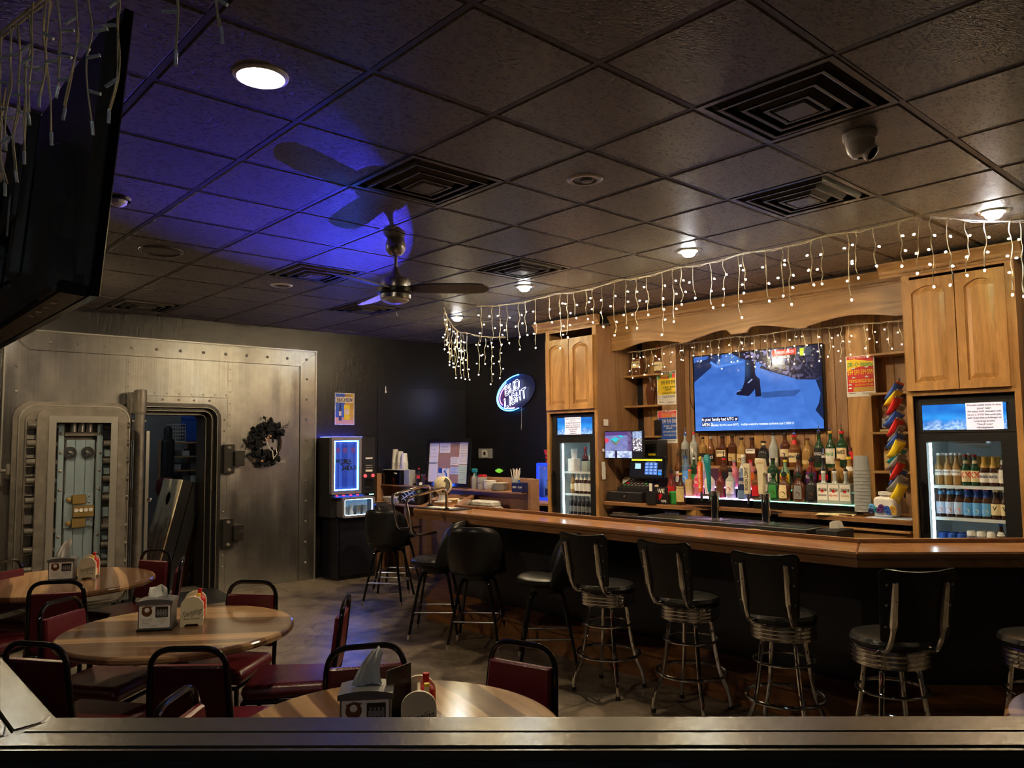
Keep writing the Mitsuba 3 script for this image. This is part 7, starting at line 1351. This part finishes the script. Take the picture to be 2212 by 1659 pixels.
def chair(bx, by, hx, hy, label, s=1.0, group=None):
    a = math.atan2(hy, hx) - PI / 2; off = np.array([hx, hy]) / math.hypot(hx, hy) * .25
    put('dining_chair', CH, label, 'chair', FZ(bx + off[0], by + off[1], .0005, a, s), group)
GB = 'burgundy banquet chairs round the tables'
chair(.69, 3.57, .80, .55, 'burgundy chair with black frame at the lower left corner beside the ledge', group=GB)
chair(.97, 4.47, .62, -.78, 'burgundy chair at the left side of the middle round table, pad facing us', group=GB)
chair(1.10, 3.07, .66, .75, 'burgundy chair on the near side of the middle table, back toward us', group=GB)
chair(1.88, 4.28, -.80, -.60, 'burgundy chair tucked under the far right side of the middle table', group=GB)
chair(1.08, 5.10, .50, .86, 'burgundy chair on the near side of the far left table, back toward us', group=GB)
chair(1.92, 6.05, -.90, -.42, 'burgundy chair right of the far left table before the vault door', group=GB)
chair(1.92, 5.52, -.92, .38, 'burgundy chair seen edge-on beside the vault doorway ramp', group=GB)
chair(1.01, 6.27, .60, -.80, 'burgundy chair cut by the left edge behind the far left table', group=GB)
chair(2.02, 3.50, -.80, .60, 'burgundy chair seen from its side between the tables, blue light on seat', group=GB)
chair(1.60, 2.62, -.45, -.89, 'burgundy chair behind the nearest table, partly hidden by its napkin holder', group=GB)
chair(2.05, 2.23, -.97, -.25, 'burgundy chair right of the nearest round table', group=GB)
chair(.87, 2.52, .72, -.69, 'chair whose black hoop just shows above the ledge, left of the nearest table', group=GB)
chair(.60, 5.42, .75, .60, 'chair at the left edge of the picture, only seat and legs showing', group=GB)
# ---------------------------------------------------------------- round tables
def table(cx, cy, r, rot, label):
    k = Kit(); prof = [(0, .712), (r - .02, .712), (r - .006, .716), (r, .724), (r, .738), (r - .004, .746), (r - .012, .750), (0, .750)]
    t = lathe(prof, 72); uv = np.asarray(t.vertices)[:, :2] @ np.array([[math.cos(rot), -math.sin(rot)], [math.sin(rot), math.cos(rot)]])
    k.add('table_top', t, 'table_wood', True if False else False, uv=uv + np.array([cx * 3.3, cy * 1.7]))
    k.add('pedestal', lathe([(.045, .02), (.045, .60), (.06, .66), (.20, .705), (.22, .7115)], 24), 'black_plastic')
    for i in range(4): a = rot + i * PI / 2; k.add('foot', mv(tf(prism(sg.Polygon([(0, .0), (.34, 0), (.35, .025), (.06, .07), (0, .07)]), -.028, .028), np.array([[1, 0, 0, 0], [0, 0, -1, 0], [0, 1, 0, 0], [0, 0, 0, 1.0]])), (0, 0, .0005), rz=a), 'black_plastic', False)
    return put('round_table', k, label, 'table', FZ(cx, cy, 0))
table(1.37, 3.95, .535, .95, 'round striped-wood table in the middle left with napkin holder')
table(1.375, 2.08, .52, -.25, 'nearest round striped-wood table, just behind the black ledge')
table(1.27, 5.89, .57, -.2, 'far left round striped-wood table before the open vault door')
table(3.07, .355, .535, .4, 'round wooden table whose edge peeks in at the far right above the ledge')
# ---------------------------------------------------------------- napkin holders and caddies
def dispenser(px, py, rot, n_h, lab, s=1.0):
    P = at_z(px, py, .7505); k = Kit(); w, d, h = .150, .115, .135
    k.add('body', box(-w / 2, w / 2, -d / 2, d / 2, .006, h, .004), 'grey_plastic', False); k.add('base', box(-w / 2 - .006, w / 2 + .006, -d / 2 - .006, d / 2 + .006, 0, .010, .003), 'black_plastic', False)
    a = np.linspace(-1, 1, 9); lid = sg.Polygon([(-w / 2 - .006, h - .012)] + [(q * (w / 2 + .006), h + .014 - .010 * q * q) for q in a] + [(w / 2 + .006, h - .012)])
    k.add('lid', tf(prism(lid, -d / 2 - .006, d / 2 + .006), np.array([[1, 0, 0, 0], [0, 0, -1, 0], [0, 1, 0, 0], [0, 0, 0, 1.0]])), 'grey_plastic', 20)
    M = np.array([[1, 0, 0, 0], [0, 0, -1, -d / 2 - .0005], [0, 1, 0, 0], [0, 0, 0, 1.0]])
    c = k.add('insert_card', tf(prism(rrect(-w / 2 + .006, w / 2 - .006, .014, h - .012, .006), 0, .0012), M), 'white_paper', False)
    k.add(f'{c}__photo', tf(box(.004, .060, .062, h - .022, .0012, .0018), M), 'ink_black', False); k.add(f'{c}__photo', tf(cat(box(.008, .056, .075, .090, .0018, .0022), *[box(.012 + .012 * i, .019 + .012 * i, .066, .10, .0018, .0022) for i in range(4)]), M), 'ink_grey', False)
    em = sg.Point(-.034, .092).buffer(.024).union(sg.Polygon([(-.06, .108), (-.034, .10), (-.008, .112), (-.034, .118)]))
    k.add(f'{c}__emblem', tf(prism(em.difference(sg.Point(-.034, .099).buffer(.011)), .0012, .0018), M), 'ink_brown', False)
    k.add(f'{c}__lettering', tf(cat(*[mv(text(t, .005, .0006, False, width=wd), (x, y, .0012)) for t, wd, x, y in (('THE VAULT GRILL', .050, -.034, .055), ('Bar and Grill', .038, -.034, .045), ('OPEN DAILY', .034, -.034, .036), ('COME IN', .044, .034, .055), ('FOOD DRINKS', .038, .034, .045), ('FUN', .016, .034, .036), ('THANK YOU', .035, 0, .024))]), M), 'ink_grey', False)
    rim = [(-.042, .01), (.042, .012), (.036, .03)]
    n = 9; vv, ff = [], []
    for i in range(n):
        t = i / (n - 1); wv = .046 * (1 - (.62 * t if n_h > .08 else .15 * t)) ; sh = (.03 * t * t if n_h > .08 else 0)
        for j in range(9):
            q = j / 8 * 2 - 1; vv.append((q * wv + sh, .012 * math.sin(3.2 * q + 2 * t) * (1 - .3 * t) + .006 * math.sin(9 * q) + (.02 * t * t if n_h > .08 else .012 * t), .148 + n_h * t - .012 * q * q * t + .006 * math.sin(4 * q) * t))
    for i in range(n - 1):
        for j in range(8): ff += [(i * 9 + j, i * 9 + j + 1, (i + 1) * 9 + j + 1), (i * 9 + j, (i + 1) * 9 + j + 1, (i + 1) * 9 + j)]
    M_ = FZ(P[0], P[1], .7508, rot, s)
    put('napkin_holder', k, lab[0], 'napkin holder', M_)
    vv = np.array(vv); front = trimesh.Trimesh(np.vstack([vv, vv + [0, .0012, 0]]), np.vstack([np.array(ff), np.array(ff)[:, ::-1] + len(vv)]), process=False)
    one('paper_napkin', front, 'white_paper', lab[1], 'napkin', M=M_, smooth=50)
def caddy(px, py, rot, lab, menu=None, s=1.0, z=.7508):
    P = at_z(px, py, .7505); M_ = FZ(P[0], P[1], z, rot, s); k = Kit(); L, w = .16, .105
    endp = sg.Polygon([(-w / 2, 0), (-w / 2 + .018, 0), (-w / 2 + .026, .012), (w / 2 - .026, .012), (w / 2 - .018, 0), (w / 2, 0), (w / 2, .095)] + [(w / 2 * math.cos(t) * 1.0, .095 + .048 * math.sin(t)) for t in np.linspace(0, PI, 14)[1:-1]] + [(-w / 2, .095)])
    for y in (-L / 2, L / 2):
        M2 = np.array([[1, 0, 0, 0], [0, 0, -1, y + .006], [0, 1, 0, 0], [0, 0, 0, 1.0]]); e = k.add('end_panel', tf(prism(endp, 0, .012), M2), 'cream', 20)
        if y < 0:
            t = mv(text('Yuengling', .026, .0008, False, width=.088), (0, 0, 0)); vv = np.array(t.vertices); vv[:, 0] += vv[:, 1] * .35; vv[:, 1] += vv[:, 0] * .18
            k.add(f'{e}__lettering', tf(cat(trimesh.Trimesh(vv + [0, .066, .012], t.faces, process=False), mv(text("AMERICA'S OLDEST BREWERY", .005, .0006, True, width=.075), (0, .036, .012))), M2), 'ink_black', False)
    k.add('side_panel', box(-w / 2 + .006, -w / 2 + .012, -L / 2 + .007, L / 2 - .007, .014, .058), 'cream', False); k.add('side_panel', box(w / 2 - .012, w / 2 - .006, -L / 2 + .007, L / 2 - .007, .014, .058), 'cream', False)
    k.add('bottom', box(-w / 2 + .012, w / 2 - .012, -L / 2 + .007, L / 2 - .007, .008, .014), 'cream', False); k.add('dowel', cyl((0, -L / 2, .118), (0, L / 2, .118), .006, n=10), 'cream')
    k.add('side_lettering', tf(mv(text('Yuengling', .022, .0008, False, width=.09), (0, .036, 0)), np.array([[0, 0, -1, -w / 2 + .0058], [-1, 0, 0, 0], [0, 1, 0, 0], [0, 0, 0, 1.0]])), 'ink_black', False)
    put('condiment_caddy', k, lab, 'condiment caddy', M_)
    def inb(kit, x, y, name, l, c, zz=.0148): put(name, kit, l, c, M_ @ FZ(x, y, zz))
    where = lab.split(' on ')[-1]
    inb(bottle(.145, .028, 'tall', 'ink_red', 'ink_red', 'ink_white', (.2, .5)), .022, .045, 'ketchup_bottle', f'red ketchup bottle in the caddy on {where}', 'bottle'); inb(bottle(.130, .023, 'tall', 'label_cream', 'ink_yellow', 'ink_yellow', (.2, .5)), .024, -.012, 'mustard_bottle', f'mustard bottle with yellow cap in the caddy on {where}', 'bottle')
    for i in range(5): put('sweetener_packet', Kit(packet=mikit.ply(box(-.001, .001, -.026, .026, 0, .062), 'ink_pink' if i % 2 else 'white_paper', smooth=False)), f'{"pink" if i % 2 else "white"} sweetener packet in the caddy on {where}', 'packet', M_ @ FZ(-.034 + .006 * i, -.035, .0148), group=f'sweetener packets on {where}')
    if menu:
        k = Kit(); k.add('cover', box(-.002, .002, -.055, .055, 0, .185), 'black_plastic', False); k.add('lettering', tf(mv(text('THE VAULT', .016, .0006, False, width=.085), (0, .155, 0)), np.array([[0, 0, -1, -.0021], [-1, 0, 0, 0], [0, 1, 0, 0], [0, 0, 0, 1.0]])), 'ink_grey', False)
        put('table_menu', k, f'black menu reading THE VAULT on {where}', 'menu', M_ @ FZ(-.062, .03, .0005, menu))
dispenser(340, 1357, -.55, .055, ('grey napkin holder on the middle round table', 'low folded napkin sticking out of the middle table napkin holder')); caddy(418, 1345, -.45, 'cream condiment caddy on the middle round table', None)
dispenser(135, 1252, -.40, .115, ('grey napkin holder on the far left table', 'tall pointed napkin in the far left table napkin holder')); caddy(192, 1247, -.40, 'cream condiment caddy on the far left table', None)
dispenser(792, 1588, -.62, .105, ('grey napkin holder on the nearest round table', 'tall twisted napkin in the nearest table napkin holder')); caddy(905, 1578, -.62, 'cream condiment caddy on the nearest round table', -.7)
# ---------------------------------------------------------------- chrome diner stools
def diner_kit():
    k = Kit()
    k.add('seat', lathe([(0, .64), (.165, .64), (.178, .65), (.182, .668), (.172, .688), (.14, .698), (0, .70)], 40), 'black_vinyl')
    k.add('ribbed_band', lathe([(.155, .555), (.172, .556)] + [q for i in range(4) for q in ((.178, .560 + .021 * i), (.178, .572 + .021 * i), (.171, .576 + .021 * i))] + [(.176, .645), (.15, .647)], 44), 'chrome', 25)
    for i in range(4):
        a = PI / 4 + i * PI / 2; c, s = math.cos(a), math.sin(a)
        k.add('leg', tube(bend([(.06 * c, .06 * s, .548), (.125 * c, .125 * s, .548), (.150 * c, .150 * s, .36), (.178 * c, .178 * s, .21), (.235 * c, .235 * s, .09), (.237 * c, .237 * s, .0)], .06, 6), .0125, 10), 'chrome'); k.add('foot_cap', mv(lathe([(0, 0), (.015, .001), (.015, .022)], 10), (.237 * c, .237 * s, 0)), 'black_plastic')
    k.add('upper_ring', ring((0, 0, .43), .160, .0085, 40, 8), 'chrome'); k.add('foot_ring', ring((0, 0, .235), .205, .011, 44, 8), 'chrome'); k.add('hub_plate', lathe([(.0, .548), (.10, .549), (.10, .556)], 24), 'black_plastic')
    # back: curved pad on two flat chrome posts (stool faces +y)
    n, mgrid = 13, 9; v, f = [], []
    out = rrect(-.20, .20, .745, 1.035, .035)
    us = np.linspace(-.205, .205, 15); zs = np.linspace(.735, 1.035, 11)
    def dep(u): return -.245 + .85 * u * u
    side = []
    poly_t = sg.Polygon([(-.140, .72), (.140, .72), (.166, 1.0), (.166, 1.02), (.152, 1.033), (.08, 1.022), (0, 1.018), (-.08, 1.022), (-.152, 1.033), (-.166, 1.02), (-.166, 1.0)]).buffer(.006)
    m = prism_b(poly_t, -.010, .010, .005); m = cat(m, tf(prism(poly_t.buffer(-.002), -.012, -.0095), np.eye(4)))
    m = trimesh.Trimesh(*trimesh.remesh.subdivide_to_size(m.vertices, m.faces, .06), process=False); vv = np.array(m.vertices)
    pos = np.c_[vv[:, 0], dep(vv[:, 0]) + vv[:, 2] - .22 * (vv[:, 1] - .72), vv[:, 1]]
    k.add('back_pad', trimesh.Trimesh(pos, m.faces, process=False), 'black_vinyl', 40)
    edge = np.array(poly_t.buffer(.001).exterior.segmentize(.03).coords)[:-1]; k.add('chrome_edging', tube(np.c_[edge[:, 0], dep(edge[:, 0]) - .22 * (edge[:, 1] - .72), edge[:, 1]], .0075, 6, closed=True), 'black_gloss')
    for s in (-1, 1):
        y_ = lambda z: dep(.112) - .22 * (z - .72) - .016
        pts = bend([(s * .108, -.10, .655), (s * .114, -.205, .650), (s * .113, y_(.72) - .012, .74), (s * .115, y_(1.0) + .0, .985)], .05, 6)
        p_ = k.add('back_post', cat(tube(pts, [.012] * (len(pts) - 4) + [.012, .014, .018, .013], 8)), 'chrome')
        for z in (.80, .90, .985): k.add('rivet', sphere((s * .114, y_(z) - .015, z), .007, 1), 'chrome')
        for z in (.78, .88, .975): k.add('rivet', sphere((s * (.140 + .03 * (z - .75)), dep(.14) - .22 * (z - .72) - .012, z), .006, 1), 'chrome')
    return k
DK = diner_kit()
def stool(kit, name, x, y, hx, hy, label, group, s=1.0): put(name, kit, label, 'bar stool', FZ(x, y, .0005, math.atan2(hy, hx) - PI / 2, 1.0) @ np.diag([1, 1, s, 1.0]), group)
GS = 'chrome diner stools along the bar'
for x, y, hx, hy, lab in ((3.995, 3.505, .97, .16, 'chrome diner stool first from the left, beside the black bucket stool'), (4.03, 2.875, .98, .10, 'second chrome diner stool from the left along the bar'), (4.01, 2.25, .96, .22, 'third chrome diner stool, just left of the bar corner'), (3.92, 1.64, .66, .75, 'fourth chrome diner stool, right of the bar corner'), (4.38, 1.13, .68, .73, 'fifth chrome diner stool cut off by the right edge')):
    stool(DK, 'diner_stool', x, y, hx, hy, lab, GS)
# ---------------------------------------------------------------- black bucket stools
def bucket_kit():
    k = Kit(); n = 19; v, f = [], []
    k.add('seat', lathe([(0, .66), (.17, .66), (.205, .672), (.222, .695), (.218, .722), (.19, .742), (.10, .750), (0, .752)], 32), 'black_vinyl')
    # wrap-round back: outer and inner shell
    ang = np.linspace(-1.50, 1.50, n); zs = np.linspace(0, 1, 9)
    for sh in (0, 1):
        for t in zs:
            for a in ang:
                top = 1.10 - .40 * (abs(a) / 1.5) ** 4.2; z = .665 + (top - .665) * t; r = .232 - sh * .045 - .010 * (1 - t) - (.015 * math.sin(PI * t) * (1 if sh else -1)); r += .035 * t * math.cos(a)
                if t in (0, 1): z += .0
                v.append((r * math.sin(a) * 1.0, -r * math.cos(a), z))
    N = n * 9
    for i in range(8):
        for j in range(n - 1):
            a, b, c, d = i * n + j, i * n + j + 1, (i + 1) * n + j + 1, (i + 1) * n + j; f += [(a, c, b), (a, d, c), (N + a, N + b, N + c), (N + a, N + c, N + d)]
    for j in range(n - 1): f += [(8 * n + j, N + 8 * n + j + 1, 8 * n + j + 1), (8 * n + j, N + 8 * n + j, N + 8 * n + j + 1), (j, j + 1, N + j + 1), (j, N + j + 1, N + j)]
    for i in range(8): f += [(i * n, N + i * n, N + (i + 1) * n), (i * n, N + (i + 1) * n, (i + 1) * n), (i * n + n - 1, N + (i + 1) * n + n - 1, N + i * n + n - 1), (i * n + n - 1, (i + 1) * n + n - 1, N + (i + 1) * n + n - 1)]
    k.add('bucket_back', trimesh.Trimesh(np.array(v), np.array(f), process=False), 'black_vinyl', 50)
    k.add('swivel', lathe([(.0, .60), (.12, .60), (.13, .615), (.13, .655), (0, .66)], 24), 'black_plastic')
    for i in range(4):
        a = PI / 4 + i * PI / 2; c, s = math.cos(a), math.sin(a)
        pts = bend([(.03 * c, .03 * s, .612), (.155 * c, .155 * s, .605), (.185 * c, .185 * s, .50), (.285 * c, .285 * s, .045)], .07, 6); k.add('leg', tube(pts, np.linspace(.019, .012, len(pts)), 10), 'black_gloss'); k.add('foot_tip', tube([(.285 * c, .285 * s, .046), (.294 * c, .294 * s, .0)], [.0135, .011], 10), 'chrome')
    R_ = .243; cs = [(R_ * math.cos(PI / 4 + i * PI / 2), R_ * math.sin(PI / 4 + i * PI / 2), .245) for i in range(4)]
    for i in range(4): k.add('foot_rail', tube([cs[i], cs[(i + 1) % 4]], .009, 8), 'nickel')
    return k
BK = bucket_kit(); GK = 'black bucket bar stools at the far end of the bar'
for x, y, hx, hy, lab in ((4.52, 6.95, .80, .60, 'black bucket stool farthest left beside the game machine, back toward us'), (4.06, 5.50, -.70, .71, 'black bucket stool turned left, second from the left, with cracked seat'), (4.09, 4.98, .78, .62, 'black bucket stool with its rounded back to us before the bar'), (4.11, 4.20, -.74, .67, 'black bucket stool turned left, just left of the chrome stools'), (4.95, 7.45, .6, -.8, 'dark bucket stool half hidden behind the chrome rails')):
    stool(BK, 'bucket_stool', x, y, hx, hy, lab, GK, .875)
# ---------------------------------------------------------------- the half wall we look over
ZL = 1.02
e0 = np.array([.441, 2.04]); ed = np.array([2.0 - .441, .563 - 2.04]); ed /= np.linalg.norm(ed); en = np.array([ed[1], -ed[0]]) ; en = en if en @ np.array([-1, -1]) > 0 else -en
FARL = [(.447, 4.4), tuple(e0), tuple(e0 + ed * 3.6)]
def lband(d0, d1, i=None):
    L = sg.LineString(FARL); off = lambda d: list(L.coords) if abs(d) < 1e-9 else list(L.offset_curve(-d, join_style='mitre').coords)
    a, b = off(d0), off(d1)
    if (sg.LineString(b).distance(sg.Point(0, 0)) > sg.LineString(FARL).distance(sg.Point(0, 0))): 
        off = lambda d: list(L.coords) if abs(d) < 1e-9 else list(L.offset_curve(d, join_style='mitre').coords); a, b = off(d0), off(d1)
    if i is None: return sg.Polygon(a + b[::-1])
    return sg.Polygon([a[i], a[i + 1], b[i + 1], b[i]])
def ledge_bump(p, n, uv): return fbm(p.x * 70.0, p.y * 70.0, 2.0, 3) + 0.8 * noise(p.x * 160.0, p.y * 160.0)
mat('ledge_paint', (0.024, 0.021, 0.018), 0.27, bump=ledge_bump, bscale=0.00032, spec=0.9)
mat('front_paint', proc(lambda p, n, uv: mix((0.010, 0.016, 0.022), (0.028, 0.040, 0.050), smoothstep(0.55, 0.85, fbm(p.x * 6.0, p.z * 40.0, p.y * 6.0, 3)))), 0.4)
k = Kit()
for i in range(2):
    for d0, d1 in ((0.0, .0905), (.0925, .170)):
        p_ = lband(d0, d1, i).buffer(-.0012, join_style='mitre'); k.add('cap_board', cat(prism(p_, ZL - .020, ZL - .003), loft(p_, ZL - .003, p_.buffer(-.003, join_style='mitre'), ZL)), 'ledge_paint', 20)
    k.add('nosing', prism(lband(.171, .183, i), ZL - .022, ZL - .004), 'ledge_paint', False)
    k.add('under_moulding', cat(prism(lband(.135, .176, i), ZL - .040, ZL - .0225), prism(lband(.135, .163, i), ZL - .060, ZL - .0405)), 'front_paint', False)
    k.add('core', prism(lband(.02, .133, i), 0, ZL - .0205), 'black_paint', False)
seams = [-.55, -.33, -.16, .0, .206 * 0 + .19, .44, .565, .78, 1.06, 1.25, 1.38, 1.565, 1.69, 1.945, 2.07, 2.3, 2.5, 2.75, 3.0]
fl = e0 + en * .146
# boards of the wall front
sc_ = [np.dot(at_z(px, 1645, .955)[:2] - e0, ed) for px in (206, 458, 583, 800, 1080, 1271, 1397, 1584, 1712, 1966, 2094)]
st_ = [sc_[0] - .42, sc_[0] - .2] + sc_ + [sc_[-1] + .16, sc_[-1] + .32, sc_[-1] + .5, sc_[-1] + .7, sc_[-1] + .9]
ang = math.atan2(ed[1], ed[0])
for a, b in zip(st_, st_[1:]):
    m = box(a + .0018, b - .0018, -.006, .006, .02, ZL - .060, .003)
    k.add('board', mv(m, (fl[0], fl[1], 0), rz=ang), 'front_paint', False)
put('half_wall', k, 'black half wall with gloss-painted ledge across the bottom of the picture', 'half wall')
# added, unseen ceiling panel behind us, brightens with cool white light
k = Kit(); tx_, ty_ = GX0 - 5.5 * G, GY0 - 6.5 * G
k.add('frame', prism(sg.box(-.30, -.30, .30, .30).difference(sg.box(-.27, -.27, .27, .27)), -.01, .01), 'white_plastic', False); k.add('diffuser', box(-.27, .27, -.27, .27, -.006, .004), 'white_plastic', False, **emit(np.array([.80, .93, 1.0]) * ADDED_TROFFER_L, 1.0))
put('added_ceiling_troffer', k, 'added square cool white ceiling panel light, unseen behind the viewer', 'ceiling light', FZ(tx_, ty_, CEIL - .006))
# ---------------------------------------------------------------- the hanging TV seen from behind
k = Kit(); ya, yb, hh, tilt = 2.068, 3.398, .752, .0806
Mt = np.eye(4); Mt[:3, 0], Mt[:3, 1], Mt[:3, 2], Mt[:3, 3] = (0, 1, 0), (math.sin(tilt), 0, math.cos(tilt)), (math.cos(tilt), 0, -math.sin(tilt)), (.5, ya, 1.995)   # u along +y, v up, w toward the room (screen side)
W2 = yb - ya
k.add('screen_rim', tf(box(0, W2, 0, hh, -.012, .012, .003), Mt), 'black_gloss', False); k.add('screen', tf(box(.012, W2 - .012, .014, hh - .012, .0121, .0135), Mt), 'black_gloss', False)
shell = sg.box(.03, .03, W2 - .03, hh - .03)
mat('tv_back', (0.10, 0.105, 0.105), 0.32)
k.add('back_shell', tf(cat(tf(prism_b(shell.buffer(.01), 0, .028, .016), np.diag([1, 1, -1, 1.0])), ), Mt @ FZ(0, 0, -.012)), 'tv_back', False)
k.add('electronics_hump', tf(tf(prism_b(sg.Polygon([(.13, .02), (W2 - .13, .02), (W2 - .13, .30), (W2 - .30, .46), (.30, .46), (.13, .26)]).buffer(.01), 0, .045, .02), np.diag([1, 1, -1, 1.0])), Mt @ FZ(0, 0, -.0405)), 'tv_back', False)
k.add('corner_block', tf(tf(prism_b(sg.Polygon([(.05, .005), (.22, .005), (.22, .11), (.12, .16), (.05, .05)]), 0, .05, .012), np.diag([1, 1, -1, 1.0])), Mt @ FZ(0, 0, -.0405)), 'tv_back', False)
k.add('bottom_strip', tf(box(.02, W2 - .02, -.001, .03, -.075, -.0125, .004), Mt), 'black_plastic', False)
for i in range(4): k.add('port_label', tf(box(.16 + .09 * i, .19 + .09 * i, -.0022, -.0012, -.06, -.045), Mt), 'white_paper', False)
put('hanging_tv', k, 'black flat TV seen from behind at the upper left, hung from the ceiling', 'television')
k = Kit()
for u in (.50, .80): k.add('bracket_rail', tf(box(u - .02, u + .02, .12, .60, -.118, -.088, .003), Mt), 'grey_metal', False)
k.add('cross_plate', tf(box(.44, .90, .27, .44, -.135, -.119, .003), Mt), 'grey_metal', False)
pc = (Mt @ np.array([.67, .36, -.18, 1]))[:3]
k.add('pole', cyl((pc[0] - .05, pc[1], pc[2] - .1), (pc[0] - .05, pc[1], CEIL - .02), .022, n=16), 'black_plastic'); k.add('tilt_arm', tf(box(.62, .72, .31, .41, -.24, -.136, .005), Mt), 'black_plastic', False)
k.add('ceiling_flange', mv(lathe([(0, -.025), (.07, -.022), (.075, 0), (0, 0)], 20), (pc[0] - .05, pc[1], CEIL - .004)), 'black_plastic')
put('tv_mount', k, 'grey steel mount with pole behind the hanging TV', 'mount')
k = Kit(); k.add('box', tf(box(.98, 1.14, .30, .40, -.13, -.09, .005), Mt), 'black_plastic', False); k.add('label', tf(box(1.0, 1.05, .35, .365, -.1312, -.1304), Mt), 'ink_grey', False)
put('media_box', k, 'small black media box fixed behind the hanging TV', 'device')
r_ = random.Random(21)
for i, (u0, v0, u1, v1) in enumerate(((.95, .34, .62, .12), (1.12, .5, .70, .22), (.85, .62, 1.15, .10))):
    p = [(u0, v0, -.10), (u0 - .05, v0 + .16, -.20), ((u0 + u1) / 2, (v0 + v1) / 2 + .12, -.24), (u1 + .03, v1 - .08, -.18), (u1, v1, -.09)]
    one('tv_cable', tube(bend([(Mt @ np.array([*q, 1]))[:3] for q in p], .12, 6), .005, 6), 'black_plastic' if i != 1 else 'grey_plastic', ['black cable looping low behind the hanging TV', 'grey cable looping behind the hanging TV mount', 'long black cable crossing behind the hanging TV'][i], 'cable')
one('cable_tag', tf(prism(sg.Polygon([(.40, .20), (.43, .205), (.47, .32), (.445, .33)]), -.14, -.139), Mt), 'white_paper', 'torn white tag hanging behind the TV mount', 'tag')
# ---------------------------------------------------------------- unlit icicle strands close to us, upper left
mat('clear_cord', (0.62, 0.55, 0.38), 0.25, spec=0.9); mat('frosted_bulb', (0.62, 0.70, 0.78), 0.25, spec=0.9)
def dark_strings(name, anchors, drops, seed, lab, bulbsz=1.0):
    rnd_ = random.Random(seed); k = Kit(); A = np.array(anchors, float)
    k.add('main_cord', cat(tube(A, .003, 5), tube(A + [.004, .003, -.006], .003, 5)), 'clear_cord', True)
    for o, length in drops:
        o = np.array(o, float); n = max(2, int(length / .055)); pts = [o]
        for i in range(1, n + 1): pts.append(o + np.array([rnd_.uniform(-.010, .010), rnd_.uniform(-.010, .010), -length * i / n]))
        sec = [q + np.array([rnd_.uniform(-.005, .005), rnd_.uniform(-.005, .005), 0]) for q in pts]; d = k.add('drop', cat(tube(bend(pts, .02, 2), .0017, 5), tube(bend(sec, .02, 2), .0015, 5)), 'clear_cord', True)
        for i in range(1, n + 1):
            if i < n and rnd_.random() < .25: continue
            s_ = 1 if rnd_.random() < .5 else -1; dr_ = RIGHT * s_ + np.array([0, 0, rnd_.uniform(-.8, .3)]) if i < n else np.array([rnd_.uniform(-.2, .2), rnd_.uniform(-.2, .2), -1.0]); dr_ = dr_ / np.linalg.norm(dr_)
            k.add(f'{d}__bulb', tf(lathe([(0, 0), (.0028, .001), (.0034, .006), (.0030, .024 * bulbsz), (.0036, .027 * bulbsz), (0, .028 * bulbsz)], 8), frame(pts[i], dr_)), 'frosted_bulb', 40)
    put(name, k, lab, 'string lights')
def ray_pt(px, py, dep):
    d = FWD + RIGHT * (px - 1106) / FOC - UP * (py - 829.5) / FOC; return EYE + d * dep
# strands hang from a line just outside the top left of the frame; depth about 1.5 m
strand_list = [(px, top, bot, dep) for px, top, bot, dep in ((4, 80, 330, 1.62), (22, 60, 300, 1.60), (38, 50, 370, 1.60), (62, 30, 330, 1.58), (72, 5, 250, 1.57), (98, 0, 215, 1.55), (108, 0, 290, 1.56), (125, 0, 190, 1.54), (160, -40, 245, 1.52), (200, -60, 270, 1.50), (255, -70, 245, 1.48), (12, 190, 400, 1.64))]
anch = [ray_pt(-60, 120, 1.66), ray_pt(60, 22, 1.60), ray_pt(150, -45, 1.54), ray_pt(260, -85, 1.48), ray_pt(330, -90, 1.45)]
dark_strings('unlit_icicle_lights', anch, [(ray_pt(px, top, dep), (ray_pt(px, top, dep)[2] - ray_pt(px, bot, dep)[2])) for px, top, bot, dep in strand_list], 3, 'unlit icicle light strands hanging close to us in front of the hanging TV', 1.0)
anch = [ray_pt(340, -90, 1.45), ray_pt(385, -75, 1.40), ray_pt(460, -70, 1.36), ray_pt(560, -90, 1.32)]
dark_strings('unlit_icicle_lights', anch, [(ray_pt(px, -70, dep), ray_pt(px, -70, dep)[2] - ray_pt(px, bot, dep)[2]) for px, bot, dep in ((383, 115, 1.40), (470, 62, 1.36))], 6, 'two short unlit icicle strands at the top edge, right of the TV', 1.1)
